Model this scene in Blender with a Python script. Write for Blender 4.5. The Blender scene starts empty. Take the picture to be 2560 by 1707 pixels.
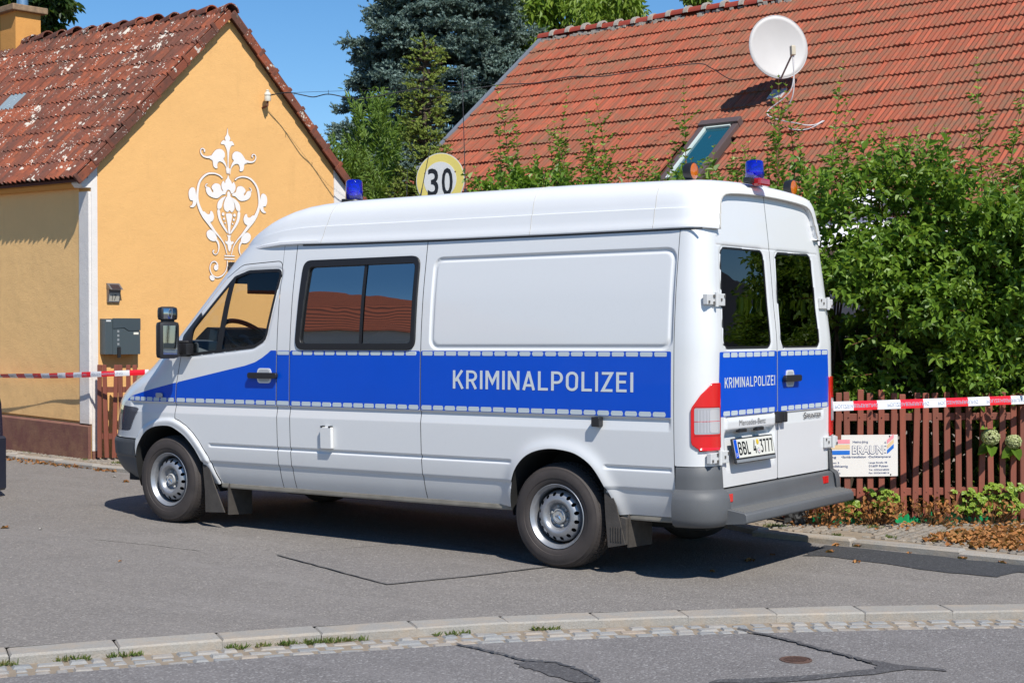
import bpy, bmesh, math, random
import numpy as np
from math import sin, cos, pi, radians, sqrt, atan2
from mathutils import Matrix, Vector
random.seed(7); RNG = np.random.default_rng(7)
SC = bpy.context.scene
COL = SC.collection

# ---------------------------------------------------------------- camera
CAM = np.array([-5.2497, 8.7347, 1.4351])
_yaw, _pit, _rol = radians(-54.4102), radians(-0.1888), radians(-0.2472)
FW = np.array([cos(_pit)*cos(_yaw), cos(_pit)*sin(_yaw), sin(_pit)])
_r = np.array([sin(_yaw), -cos(_yaw), 0.0]); _u = np.cross(_r, FW)
RT = _r*cos(_rol)+_u*sin(_rol); UP = -_r*sin(_rol)+_u*cos(_rol)
cd = bpy.data.cameras.new('camera'); cam = bpy.data.objects.new('camera', cd); COL.objects.link(cam)
cd.sensor_width = 36.0; cd.lens = 3771.7/2560*36; cd.clip_start = .1; cd.clip_end = 2000
cam.matrix_world = Matrix(((RT[0], UP[0], -FW[0], CAM[0]), (RT[1], UP[1], -FW[1], CAM[1]), (RT[2], UP[2], -FW[2], CAM[2]), (0, 0, 0, 1)))
SC.camera = cam
# ---------------------------------------------------------------- sky, sun, exposure
SUNV = Vector((-.74, .42, 1.0)).normalized()
w = bpy.data.worlds.new('World'); SC.world = w; w.use_nodes = True
nt = w.node_tree; nt.nodes.clear()
sky = nt.nodes.new('ShaderNodeTexSky'); sky.sky_type = 'NISHITA'; sky.sun_disc = False
sky.sun_elevation = math.asin(SUNV.z); sky.sun_rotation = math.atan2(SUNV.x, SUNV.y)
sky.air_density = 1.0; sky.dust_density = 0.0; sky.ozone_density = 4.5; sky.altitude = 300
bg = nt.nodes.new('ShaderNodeBackground'); bg.inputs[1].default_value = .105
wo = nt.nodes.new('ShaderNodeOutputWorld'); hs = nt.nodes.new('ShaderNodeHueSaturation'); hs.inputs['Saturation'].default_value = 1.22; nt.links.new(sky.outputs[0], hs.inputs['Color']); nt.links.new(hs.outputs[0], bg.inputs[0]); nt.links.new(bg.outputs[0], wo.inputs[0])
sl = bpy.data.lights.new('sun', 'SUN'); sl.energy = 4.6; sl.angle = radians(.53); sl.color = (1, .955, .88)
sun = bpy.data.objects.new('sun', sl); COL.objects.link(sun)
sun.rotation_euler = SUNV.to_track_quat('Z', 'Y').to_euler(); sun.location = (-10, 8, 14)
SC.view_settings.view_transform = 'Standard'; SC.view_settings.look = 'None'
SC.view_settings.exposure = .30; SC.view_settings.gamma = 1.0; SC.view_settings.use_curve_mapping = False

# ---------------------------------------------------------------- helpers
def G(x): return -0.012+0.0125*min(max(x, -6.0), 14.0)
Gv = lambda x: -0.012+0.0125*np.clip(x, -6, 14)

def link(o, parent=None):
    COL.objects.link(o)
    if parent is not None: o.parent = parent
    return o
def tag(o, label=None, cat=None, group=None, kind=None):
    if label: o['label'] = label
    if cat: o['category'] = cat
    if group: o['group'] = group
    if kind: o['kind'] = kind
    return o
def thing(name, loc=(0, 0, 0), label=None, cat=None, group=None, rz=0):
    o = bpy.data.objects.new(name, None); o.empty_display_size = .2; o.location = loc; o.rotation_euler = (0, 0, rz)
    COL.objects.link(o); return tag(o, label, cat, group)
def mesh(name, V, F, mat, parent=None, smooth=False, local=None, kind=None):
    """V in world coordinates unless the parent has a location (then V is in the parent's frame)."""
    me = bpy.data.meshes.new(name)
    me.from_pydata([tuple(map(float, v)) for v in V] if not isinstance(V, np.ndarray) else V.tolist(), [], F if not isinstance(F, np.ndarray) else F.tolist())
    me.materials.append(mat)
    me.shade_smooth() if smooth else me.shade_flat()
    o = link(bpy.data.objects.new(name, me), parent)
    if kind: o['kind'] = kind
    return o
def fastmesh(name, V, F, mat, parent=None, smooth=False, kind=None):
    V = np.asarray(V, np.float32); F = np.asarray(F, np.int32); n, k = F.shape
    me = bpy.data.meshes.new(name); me.vertices.add(len(V)); me.vertices.foreach_set('co', V.ravel())
    me.loops.add(n*k); me.loops.foreach_set('vertex_index', F.ravel())
    me.polygons.add(n); me.polygons.foreach_set('loop_start', np.arange(0, n*k, k, dtype=np.int32))
    me.polygons.foreach_set('loop_total', np.full(n, k, np.int32))
    me.update(calc_edges=True); me.shade_smooth() if smooth else me.shade_flat(); me.materials.append(mat)
    o = link(bpy.data.objects.new(name, me), parent)
    if kind: o['kind'] = kind
    return o

class MB:
    def __init__(s): s.v = []; s.f = []
    def add(s, V, F):
        b = len(s.v); s.v += [tuple(map(float, p)) for p in V]; s.f += [tuple(int(i)+b for i in f) for f in F]; return s
    def box(s, c, d, rot=None, bev=0):
        """box centre c, full size d, rot = 3x3 columns"""
        hx, hy, hz = d[0]/2, d[1]/2, d[2]/2
        if bev <= 0:
            P = [(x, y, z) for x in (-hx, hx) for y in (-hy, hy) for z in (-hz, hz)]
            F = [(0, 1, 3, 2), (4, 6, 7, 5), (0, 4, 5, 1), (2, 3, 7, 6), (0, 2, 6, 4), (1, 5, 7, 3)]
        else:
            bm = bmesh.new(); bmesh.ops.create_cube(bm, size=1)
            for v in bm.verts: v.co = (v.co.x*d[0], v.co.y*d[1], v.co.z*d[2])
            bmesh.ops.bevel(bm, geom=bm.edges[:]+bm.verts[:], offset=bev, segments=2, profile=.6, affect='EDGES')
            bm.verts.ensure_lookup_table(); P = [v.co[:] for v in bm.verts]; F = [[v.index for v in f.verts] for f in bm.faces]; bm.free()
        R = np.eye(3) if rot is None else np.asarray(rot, float)
        return s.add([R@np.array(p)+np.array(c, float) for p in P], F)
    def tube(s, pts, r, n=8, cap=True):
        pts = [np.array(p, float) for p in pts]; m = len(pts); V = []; rr = r if hasattr(r, '__len__') else [r]*m
        a = None
        for i, p in enumerate(pts):
            t = (pts[min(i+1, m-1)]-pts[max(i-1, 0)]); t = t/(np.linalg.norm(t)+1e-12)
            if a is None:
                a = np.cross(t, [0, 0, 1.]);
                if np.linalg.norm(a) < .1: a = np.cross(t, [1., 0, 0])
            a = a-t*(a@t); a /= np.linalg.norm(a); b = np.cross(t, a)
            for k in range(n): V.append(p+(a*cos(2*pi*k/n)+b*sin(2*pi*k/n))*rr[i])
        F = [(i*n+k, i*n+(k+1) % n, (i+1)*n+(k+1) % n, (i+1)*n+k) for i in range(m-1) for k in range(n)]
        if cap: F += [tuple(range(n))[::-1], tuple((m-1)*n+k for k in range(n))]
        return s.add(V, F)
    def lathe(s, prof, o=(0, 0, 0), ax=(0, 0, 1), n=32, closed=False):
        """prof = [(radius, height along ax)]"""
        ax = np.array(ax, float); ax /= np.linalg.norm(ax); a = np.cross(ax, [0, 0, 1.])
        if np.linalg.norm(a) < .1: a = np.array([1., 0, 0])
        a /= np.linalg.norm(a); b = np.cross(ax, a); o = np.array(o, float); V = []; m = len(prof)
        for r, h in prof:
            for k in range(n): t = 2*pi*k/n; V.append(o+ax*h+(a*cos(t)+b*sin(t))*r)
        R = m if closed else m-1
        F = [(i*n+k, i*n+(k+1) % n, ((i+1) % m)*n+(k+1) % n, ((i+1) % m)*n+k) for i in range(R) for k in range(n)]
        if not closed: F += [tuple(range(n))[::-1], tuple((m-1)*n+k for k in range(n))]
        return s.add(V, F)
    def prism(s, poly, fn, t0, t1):
        """2d polygon extruded between t0 and t1; fn(u, v, t) -> point"""
        n = len(poly); V = [fn(u, v, t0) for u, v in poly]+[fn(u, v, t1) for u, v in poly]
        F = [tuple(range(n))[::-1], tuple(range(n, 2*n))]+[(i, (i+1) % n, n+(i+1) % n, n+i) for i in range(n)]
        return s.add(V, F)
    def obj(s, name, mat, parent=None, smooth=False, kind=None, bev=0, auto=None):
        o = mesh(name, s.v, s.f, mat, parent, False, kind=kind)
        bm = bmesh.new(); bm.from_mesh(o.data); bmesh.ops.recalc_face_normals(bm, faces=bm.faces[:])
        if bev: bmesh.ops.bevel(bm, geom=bm.edges[:], offset=bev, segments=1, affect='EDGES')
        if smooth:
            lim = auto if auto is not None else radians(38)
            for f in bm.faces: f.smooth = True
            for e in bm.edges:
                if len(e.link_faces) == 2 and e.calc_face_angle(0) > lim: e.smooth = False
        bm.to_mesh(o.data); bm.free(); return o

def catmull(pts, k=6, closed=False):
    P = [np.array(p, float) for p in pts]; n = len(P); out = []
    for i in range(n if closed else n-1):
        g = (lambda j: P[j % n]) if closed else (lambda j: P[min(max(j, 0), n-1)])
        a, b, c_, d = g(i-1), g(i), g(i+1), g(i+2)
        for t in np.arange(k)/k:
            out.append(.5*((2*b)+(-a+c_)*t+(2*a-5*b+4*c_-d)*t*t+(-a+3*b-3*c_+d)*t**3))
    if not closed: out.append(P[-1])
    return out
def fillet(poly, r, k=5):
    """round the corners of a 2d polygon; r scalar or per corner"""
    n = len(poly); out = []; P = [np.array(p, float) for p in poly]
    for i in range(n):
        ri = r[i] if hasattr(r, '__len__') else r
        a, b, c_ = P[i-1], P[i], P[(i+1) % n]
        if ri <= 0: out.append(tuple(b)); continue
        u = (a-b)/np.linalg.norm(a-b); v = (c_-b)/np.linalg.norm(c_-b)
        h = math.acos(max(-1, min(1, u@v)))/2; t = min(ri/math.tan(h), .49*np.linalg.norm(a-b), .49*np.linalg.norm(c_-b))
        p0, p1 = b+u*t, b+v*t
        for j in range(k+1):
            s_ = j/k; out.append(tuple((1-s_)**2*p0+2*s_*(1-s_)*b+s_**2*p1))
    return out
def poly_sd(X, Y, poly):
    """signed distance, positive inside"""
    P = np.array(poly, float); n = len(P); d2 = np.full(X.shape, 1e9); ins = np.zeros(X.shape, bool)
    for i in range(n):
        a = P[i]; b = P[(i+1) % n]; e = b-a; wx = X-a[0]; wy = Y-a[1]
        t = np.clip((wx*e[0]+wy*e[1])/(e@e+1e-12), 0, 1); d2 = np.minimum(d2, (wx-e[0]*t)**2+(wy-e[1]*t)**2)
        c1 = (a[1] <= Y) != (b[1] <= Y)
        with np.errstate(divide='ignore', invalid='ignore'): xc = a[0]+(Y-a[1])*(e[0]/(e[1] if e[1] else 1e-12))
        ins ^= c1 & (X < xc)
    d = np.sqrt(d2); return np.where(ins, d, -d)
def clip(P, D, flip=False):
    """keep the part of the grid surface P (R,C,3) where D > 0"""
    R, C = D.shape; ins = D > 0
    a = ins[:-1, :-1]; b = ins[1:, :-1]; c_ = ins[1:, 1:]; d = ins[:-1, 1:]
    full = a & b & c_ & d; mix = (a | b | c_ | d) & ~full
    idx = np.arange(R*C).reshape(R, C); Pf = P.reshape(-1, 3); Df = D.ravel()
    F = []
    i, j = np.nonzero(full)
    Q = np.stack([idx[i, j], idx[i+1, j], idx[i+1, j+1], idx[i, j+1]], 1)
    extra = []; cache = {}
    def cross(p, q):
        key = (p, q) if p < q else (q, p)
        if key not in cache:
            dp, dq = Df[p], Df[q]; t = dp/(dp-dq); cache[key] = R*C+len(extra); extra.append(Pf[p]+(Pf[q]-Pf[p])*t)
        return cache[key]
    i, j = np.nonzero(mix)
    for r, c in zip(i.tolist(), j.tolist()):
        q = [r*C+c, (r+1)*C+c, (r+1)*C+c+1, r*C+c+1]; out = []
        for k in range(4):
            p, n_ = q[k], q[(k+1) % 4]
            if Df[p] > 0: out.append(p)
            if (Df[p] > 0) != (Df[n_] > 0): out.append(cross(p, n_))
        if len(out) >= 3: F.append(out)
    allF = Q.tolist()+F
    used = sorted(set(x for f in allF for x in f)); remap = {u: k for k, u in enumerate(used)}
    ex = np.array(extra).reshape(-1, 3) if extra else np.zeros((0, 3)); VV = np.concatenate([Pf, ex])
    V = VV[used] if used else np.zeros((0, 3))
    FF = [[remap[x] for x in (f[::-1] if flip else f)] for f in allF]
    return V, FF
def clipobj(name, P, D, mat, parent=None, flip=False, smooth=True, mirror=False, kind=None):
    V, F = clip(P, D, flip)
    if len(F) == 0: return None
    if mirror:
        V = V.copy(); V[:, 1] *= -1; F = [f[::-1] for f in F]
    return mesh(name, V, F, mat, parent, smooth, kind=kind)

# ---------------------------------------------------------------- materials
MATS = {}
def newmat(name):
    m = bpy.data.materials.new(name); m.use_nodes = True; nt = m.node_tree
    return m, nt, nt.nodes['Principled BSDF']
def N(nt, t, **kw):
    n = nt.nodes.new(t)
    for k, v in kw.items(): setattr(n, k, v)
    return n
def srgb(*c):
    return tuple(((x/255)/12.92 if x/255 <= .04045 else ((x/255+.055)/1.055)**2.4) for x in c)
def pos(nt, scale=(1, 1, 1)):
    g = N(nt, 'ShaderNodeNewGeometry'); mp = N(nt, 'ShaderNodeMapping'); mp.inputs['Scale'].default_value = scale
    nt.links.new(g.outputs['Position'], mp.inputs[0]); return mp.outputs[0]
def noise(nt, vec, scale, detail=4, rough=.55):
    n = N(nt, 'ShaderNodeTexNoise'); n.inputs['Scale'].default_value = scale; n.inputs['Detail'].default_value = detail
    n.inputs['Roughness'].default_value = rough; nt.links.new(vec, n.inputs['Vector']); return n.outputs['Fac']
def ramp(nt, fac, stops):
    r = N(nt, 'ShaderNodeValToRGB'); e = r.color_ramp.elements
    while len(e) < len(stops): e.new(.5)
    for el, (p, c) in zip(e, stops): el.position = p; el.color = (*c, 1) if len(c) == 3 else c
    nt.links.new(fac, r.inputs[0]); return r.outputs[0]
def mix(nt, fac, a, b, mode='MIX'):
    m = N(nt, 'ShaderNodeMix'); m.data_type = 'RGBA'; m.blend_type = mode
    for s_, v in ((m.inputs[0], fac), (m.inputs[6], a), (m.inputs[7], b)):
        if hasattr(v, 'is_output'): nt.links.new(v, s_)
        elif hasattr(v, '__len__'): s_.default_value = (*v, 1) if len(v) == 3 else v
        else: s_.default_value = v
    return m.outputs[2]
def mth(nt, op, a, b=None, clampv=False):
    m = N(nt, 'ShaderNodeMath'); m.operation = op; m.use_clamp = clampv
    for s_, v in zip(m.inputs, (a, b)):
        if v is None: continue
        if hasattr(v, 'is_output'): nt.links.new(v, s_)
        else: s_.default_value = v
    return m.outputs[0]
def bump(nt, b, h, strength=.3, dist=.01):
    n = N(nt, 'ShaderNodeBump'); n.inputs['Strength'].default_value = strength; n.inputs['Distance'].default_value = dist
    nt.links.new(h, n.inputs['Height']); nt.links.new(n.outputs[0], b.inputs['Normal']); return n
def simple(name, col, rough=.5, metal=0, spec=.5, var=0, vscale=8, bmp=0, bscale=60, coat=0, alpha=None, dark=.7, ior=None):
    m, nt, b = newmat(name)
    b.inputs['Base Color'].default_value = (*col, 1); b.inputs['Roughness'].default_value = rough; b.inputs['Metallic'].default_value = metal
    b.inputs['Specular IOR Level'].default_value = spec; b.inputs['Coat Weight'].default_value = coat
    if ior: b.inputs['IOR'].default_value = ior
    p = None
    if var:
        p = pos(nt); f = noise(nt, p, vscale, 5)
        c = mix(nt, mth(nt, 'MULTIPLY', f, 1.0), tuple(x*(1-var) for x in col), tuple(min(1, x*(1+var)) for x in col))
        nt.links.new(c, b.inputs['Base Color'])
    if bmp:
        p = p or pos(nt); bump(nt, b, noise(nt, p, bscale, 3), bmp, .005)
    return m

PAINT, nt, b = newmat('white_paint')      # car paint, slightly dusty lower down and on ledges
p = pos(nt); f = noise(nt, p, 2.2, 5); f2 = noise(nt, p, 38, 3)
sx = N(nt, 'ShaderNodeSeparateXYZ'); nt.links.new(p, sx.inputs[0])
low = mth(nt, 'MULTIPLY', mth(nt, 'SUBTRACT', .66, sx.outputs[2]), 2.6, True)
dirt = mth(nt, 'MULTIPLY', mth(nt, 'ADD', mth(nt, 'MULTIPLY', low, mth(nt, 'ADD', f, .15)), mth(nt, 'MULTIPLY', mth(nt, 'SUBTRACT', f2, .55, True), .25)), .55, True)
nt.links.new(mix(nt, dirt, (.685, .69, .69), (.30, .27, .23)), b.inputs['Base Color'])
b.inputs['Roughness'].default_value = .28; b.inputs['Coat Weight'].default_value = .6; b.inputs['Coat Roughness'].default_value = .06
ROOFP = simple('roof_gelcoat', (.74, .745, .75), .32, var=.03, vscale=3, coat=.3)
BLUE = simple('blue_film', (.0008, .072, .53), .3, spec=.3, coat=.08, var=.06, vscale=5)
REFL, nt, b = newmat('reflective_film')
p = pos(nt, (1, 1, 1)); sx = N(nt, 'ShaderNodeSeparateXYZ'); nt.links.new(p, sx.inputs[0])
tc = N(nt, 'ShaderNodeLayerWeight'); tc.inputs[0].default_value = .4
b.inputs['Base Color'].default_value = (.50, .56, .59, 1); b.inputs['Roughness'].default_value = .42; b.inputs['Metallic'].default_value = .0
b.inputs['Thin Film Thickness'].default_value = 0
LETTER = simple('letter_film', (.60, .64, .65), .4)
PLASTIC = simple('grey_plastic', (.095, .098, .102), .55, var=.18, vscale=4, bmp=.15, bscale=500)
BLACKP = simple('black_plastic', (.018, .018, .020), .42, var=.2, vscale=20)
RUBBER = simple('rubber_seal', (.012, .012, .013), .5)
GAP = simple('dark_gap', (.004, .004, .005), .9)
SEALC = simple('seam_sealer', (.45, .43, .38), .7)
CHROME = simple('chrome', (.8, .8, .8), .12, metal=1)
MIRROR = simple('mirror_glass', (.42, .44, .47), .03, metal=1)
STEEL = simple('silver_wheel_paint', (.34, .35, .37), .38, metal=.6, var=.3, vscale=14)
HUBM = simple('grey_hub_plastic', (.34, .34, .33), .5, var=.15, vscale=40)
UNDER = simple('underbody', (.012, .012, .012), .9)
FLAP = simple('mud_flap', (.055, .048, .042), .75, var=.5, vscale=14, bmp=.3, bscale=80)
TYRE, nt, b = newmat('tyre_rubber')
p = pos(nt); f = noise(nt, p, 9, 5)
nt.links.new(mix(nt, f, (.024, .020, .019), (.070, .057, .052)), b.inputs['Base Color']); b.inputs['Roughness'].default_value = .72
bump(nt, b, noise(nt, p, 150, 2), .25, .002)
def lens(name, col, rough=.12, tr=.0, emit=0):
    m, nt, b = newmat(name); b.inputs['Base Color'].default_value = (*col, 1); b.inputs['Roughness'].default_value = rough
    b.inputs['Coat Weight'].default_value = 1; b.inputs['Coat Roughness'].default_value = .04; b.inputs['Transmission Weight'].default_value = tr
    return m
REDL = lens('red_lens', (.62, .008, .010)); REDT = lens('red_clear_lens', (.85, .02, .03), .05, .6)
AMBER = lens('amber_lens', (.95, .22, .005), .08, .5); CLEARL = lens('clear_lens', (.36, .36, .38), .12)
BLUEL = lens('blue_lens', (.01, .03, .95), .04, .85)
def glassmat(name, tint, f0=.04, rough=.01, wavy=0):
    """thin glazing: Schlick reflection over a tinted see-through pane, the same from both sides"""
    m, nt, b = newmat(name); out = nt.nodes['Material Output']; g = N(nt, 'ShaderNodeNewGeometry')
    d = N(nt, 'ShaderNodeVectorMath'); d.operation = 'DOT_PRODUCT'; nt.links.new(g.outputs['Normal'], d.inputs[0]); nt.links.new(g.outputs['Incoming'], d.inputs[1])
    c = mth(nt, 'SUBTRACT', 1.0, mth(nt, 'ABSOLUTE', d.outputs['Value']), True); c = mth(nt, 'POWER', c, 5.0); fr = mth(nt, 'ADD', mth(nt, 'MULTIPLY', c, 1-f0), f0, True)
    gl = N(nt, 'ShaderNodeBsdfGlossy'); gl.inputs['Roughness'].default_value = rough; gl.inputs[0].default_value = (1, 1, 1, 1)
    if wavy:
        bp = N(nt, 'ShaderNodeBump'); bp.inputs['Strength'].default_value = 1; bp.inputs['Distance'].default_value = wavy; nt.links.new(noise(nt, pos(nt, (1, 1, .8)), 3.2, 1, .4), bp.inputs['Height']); nt.links.new(bp.outputs[0], gl.inputs['Normal'])
    tr = N(nt, 'ShaderNodeBsdfTransparent'); tr.inputs[0].default_value = (*tint, 1)
    ms = N(nt, 'ShaderNodeMixShader'); nt.links.new(fr, ms.inputs[0])
    nt.links.new(tr.outputs[0], ms.inputs[1]); nt.links.new(gl.outputs[0], ms.inputs[2]); nt.links.new(ms.outputs[0], out.inputs[0]); return m
GLASS = glassmat('cab_glass', (.88, .90, .88), .05); TINT = glassmat('tinted_glass', (.12, .12, .125), .36, wavy=.0018); RTINT = glassmat('rear_tinted_glass', (.14, .14, .14), .11, wavy=.0010)

def plaster(name, col, var=.08, crack=False):
    m, nt, b = newmat(name); p = pos(nt); f = noise(nt, p, 1.3, 6, .6); f2 = noise(nt, p, 14, 4)
    c = mix(nt, f, tuple(x*(1-var) for x in col), tuple(min(1, x*(1+var)) for x in col)); c = mix(nt, mth(nt, 'MULTIPLY', f2, .25), c, tuple(x*.82 for x in col))
    pz = pos(nt, (2.5, 2.5, .35)); st = mth(nt, 'MULTIPLY', mth(nt, 'SUBTRACT', noise(nt, pz, 3, 5), .58, True), .9, True)
    c = mix(nt, st, c, tuple(x*.62 for x in col))
    sz = N(nt, 'ShaderNodeSeparateXYZ'); nt.links.new(p, sz.inputs[0]); spl = mth(nt, 'MULTIPLY', mth(nt, 'SUBTRACT', 1.15, sz.outputs[2], True), mth(nt, 'SUBTRACT', noise(nt, p, 5, 5, .7), .38, True), True); c = mix(nt, mth(nt, 'MULTIPLY', spl, 1.6, True), c, (.36, .22, .12))
    nt.links.new(c, b.inputs['Base Color']); b.inputs['Roughness'].default_value = .9; b.inputs['Specular IOR Level'].default_value = .2
    h = mth(nt, 'ADD', noise(nt, pos(nt, (1, 1, 2.8)), 38, 5, .7), mth(nt, 'MULTIPLY', noise(nt, p, 3, 3), 3.0)); bump(nt, b, h, .6, .006); return m
YEL = plaster('yellow_plaster', (.76, .435, .165)); YEL3 = plaster('sunlit_yellow_plaster', (.90, .56, .24), .07); YEL2 = plaster('ochre_plaster', (.62, .30, .085)); WHT = plaster('white_plaster', (.74, .70, .66)); BRN = plaster('brown_plinth', (.185, .085, .070), .15)  # YEL3: lighter copy of the yellow, sunlight on the side wall put into its colour
ORNW = simple('white_wall_paint', (.78, .745, .71), .85); ORNB = simple('brown_wall_paint', (.40, .19, .075), .85)

def tilemat(name, ca, cb, cc, lichen, dirtcol=(.07, .045, .035), dirtamt=1.0):
    m, nt, b = newmat(name); oi = N(nt, 'ShaderNodeObjectInfo'); g = N(nt, 'ShaderNodeNewGeometry')
    r = mth(nt, 'FRACT', mth(nt, 'ADD', oi.outputs['Random'], g.outputs['Random Per Island']))
    base = ramp(nt, r, [(0, ca), (.35, cb), (.7, cc), (1, ca)])
    p = pos(nt); f = noise(nt, p, 7, 6, .65); f2 = noise(nt, p, .8, 3)
    d = mth(nt, 'MULTIPLY', mth(nt, 'SUBTRACT', mth(nt, 'ADD', f, mth(nt, 'MULTIPLY', f2, .5)), .66, True), 2.6*dirtamt, True)
    c = mix(nt, d, base, dirtcol)
    c = mix(nt, mth(nt, 'MULTIPLY', noise(nt, p, 60, 3), .35), c, tuple(x*.5 for x in cb))
    if lichen:
        v = N(nt, 'ShaderNodeTexVoronoi'); v.inputs['Scale'].default_value = 15; nt.links.new(mix(nt, .06, p, N(nt, 'ShaderNodeTexNoise').outputs['Color']), v.inputs['Vector'])
        thr = mth(nt, 'MULTIPLY', mth(nt, 'SUBTRACT', noise(nt, p, 3.1, 3), .42, True), 1.7)
        sp = mth(nt, 'MULTIPLY', mth(nt, 'SUBTRACT', thr, v.outputs['Distance'], True), 20, True)
        v2 = N(nt, 'ShaderNodeTexVoronoi'); v2.inputs['Scale'].default_value = 42; nt.links.new(p, v2.inputs['Vector'])
        sp2 = mth(nt, 'MULTIPLY', mth(nt, 'SUBTRACT', mth(nt, 'MULTIPLY', mth(nt, 'SUBTRACT', noise(nt, p, 5, 3), .47, True), 1.9), v2.outputs['Distance'], True), 18, True)
        c = mix(nt, mth(nt, 'MULTIPLY', mth(nt, 'MAXIMUM', sp, sp2), .85), c, (.62, .58, .50))
        mo = mth(nt, 'MULTIPLY', mth(nt, 'SUBTRACT', noise(nt, p, 26, 4), .60, True), 9, True); c = mix(nt, mth(nt, 'MULTIPLY', mo, .8), c, (.035, .026, .018))
    nt.links.new(c, b.inputs['Base Color']); b.inputs['Roughness'].default_value = .85; b.inputs['Specular IOR Level'].default_value = .25
    bump(nt, b, noise(nt, p, 90, 4), .4, .004); return m
TILEA = tilemat('old_clay_tile', (.34, .095, .046), (.23, .068, .040), (.15, .064, .047), True)
TILEB = tilemat('clay_tile', (.44, .112, .060), (.34, .088, .048), (.24, .088, .052), False, (.20, .115, .070), 1.35)
MORTAR = simple('mortar', (.36, .32, .27), .95, var=.4, vscale=20, bmp=.8, bscale=60)
ZINC = simple('zinc_sheet', (.20, .22, .25), .5, metal=.2)

def asphalt(name, base, agg, warm, stain=.25, k=1.0):
    m, nt, b = newmat(name); p = pos(nt)
    v = N(nt, 'ShaderNodeTexVoronoi'); v.inputs['Scale'].default_value = 95*k; nt.links.new(p, v.inputs['Vector'])
    c = ramp(nt, v.outputs['Color'], [(0, tuple(x*.45 for x in base)), (.35, tuple(x*.85 for x in base)), (.70, tuple(x*1.1 for x in base)), (.90, agg), (1, tuple(min(1, x*1.7) for x in agg))])
    f = noise(nt, p, .8, 6, .6); c = mix(nt, mth(nt, 'MULTIPLY', f, .6), c, warm)
    c = mix(nt, mth(nt, 'MULTIPLY', mth(nt, 'SUBTRACT', noise(nt, p, 2.6, 6, .7), .52, True), stain*6, True), c, tuple(x*.62 for x in base))
    c = mix(nt, mth(nt, 'MULTIPLY', noise(nt, p, 40, 3), .4), c, tuple(x*.8 for x in base))
    pw = pos(nt, (.35, 1.6, 1)); c = mix(nt, mth(nt, 'MULTIPLY', mth(nt, 'SUBTRACT', noise(nt, pw, 1.6, 5, .65), .50, True), 2.2, True), c, tuple(min(1, x*1.28) for x in base))
    c = mix(nt, mth(nt, 'MULTIPLY', mth(nt, 'SUBTRACT', noise(nt, p, 9, 4, .6), .66, True), 5, True), c, tuple(x*.6 for x in base))
    nt.links.new(c, b.inputs['Base Color']); b.inputs['Roughness'].default_value = .88; b.inputs['Specular IOR Level'].default_value = .3
    bump(nt, b, mth(nt, 'ADD', mth(nt, 'MULTIPLY', v.outputs['Distance'], -1.0), noise(nt, p, 55, 4)), .55, .006); return m
ASPH = asphalt('side_street_asphalt', (.200, .184, .170), (.36, .335, .30), (.235, .208, .182), .34, 1.1)
ASPH2 = asphalt('main_road_asphalt', (.176, .164, .160), (.35, .34, .33), (.205, .190, .180), .34, 1.1)
ASPHD = asphalt('fresh_asphalt', (.052, .054, .058), (.11, .11, .115), (.055, .056, .06), .1)
TAR = simple('tar_joint', (.060, .060, .062), .6, var=.4, vscale=30)
STAIN = asphalt('dark_stained_asphalt', (.088, .084, .086), (.2, .2, .2), (.095, .09, .09), .2)
SAND = simple('sandy_joint', (.25, .20, .145), .95, var=.35, vscale=9, bmp=.6, bscale=120)
def stone(name, a, b_, c_, sp=.5):
    m, nt, b = newmat(name); oi = N(nt, 'ShaderNodeObjectInfo'); g = N(nt, 'ShaderNodeNewGeometry')
    r = mth(nt, 'FRACT', mth(nt, 'ADD', oi.outputs['Random'], g.outputs['Random Per Island'])); p = pos(nt)
    c = ramp(nt, r, [(0, a), (.5, b_), (.82, a), (1, c_)])
    v = N(nt, 'ShaderNodeTexVoronoi'); v.inputs['Scale'].default_value = 160; nt.links.new(p, v.inputs['Vector'])
    c = mix(nt, mth(nt, 'MULTIPLY', v.outputs['Color'], sp*.5), c, tuple(x*.45 for x in a))
    c = mix(nt, mth(nt, 'MULTIPLY', mth(nt, 'SUBTRACT', noise(nt, p, 6, 6, .7), .45, True), 2.4, True), c, (.40, .31, .22))
    nt.links.new(c, b.inputs['Base Color']); b.inputs['Roughness'].default_value = .85
    bump(nt, b, mth(nt, 'ADD', noise(nt, p, 40, 5, .7), noise(nt, p, 200, 2)), .6, .005); return m
GRAN = stone('granite', (.37, .345, .305), (.32, .30, .27), (.39, .34, .28), .9); COBB = stone('cobble', (.33, .325, .31), (.25, .26, .265), (.35, .28, .215), .8); MOSA = stone('mosaic_stone', (.27, .24, .20), (.20, .18, .155), (.25, .21, .165))
SOIL = simple('soil', (.12, .085, .055), .95, var=.4, vscale=6, bmp=.8, bscale=40)
GRASSG = simple('grass_ground', (.06, .085, .025), .95, var=.4, vscale=3)

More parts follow.
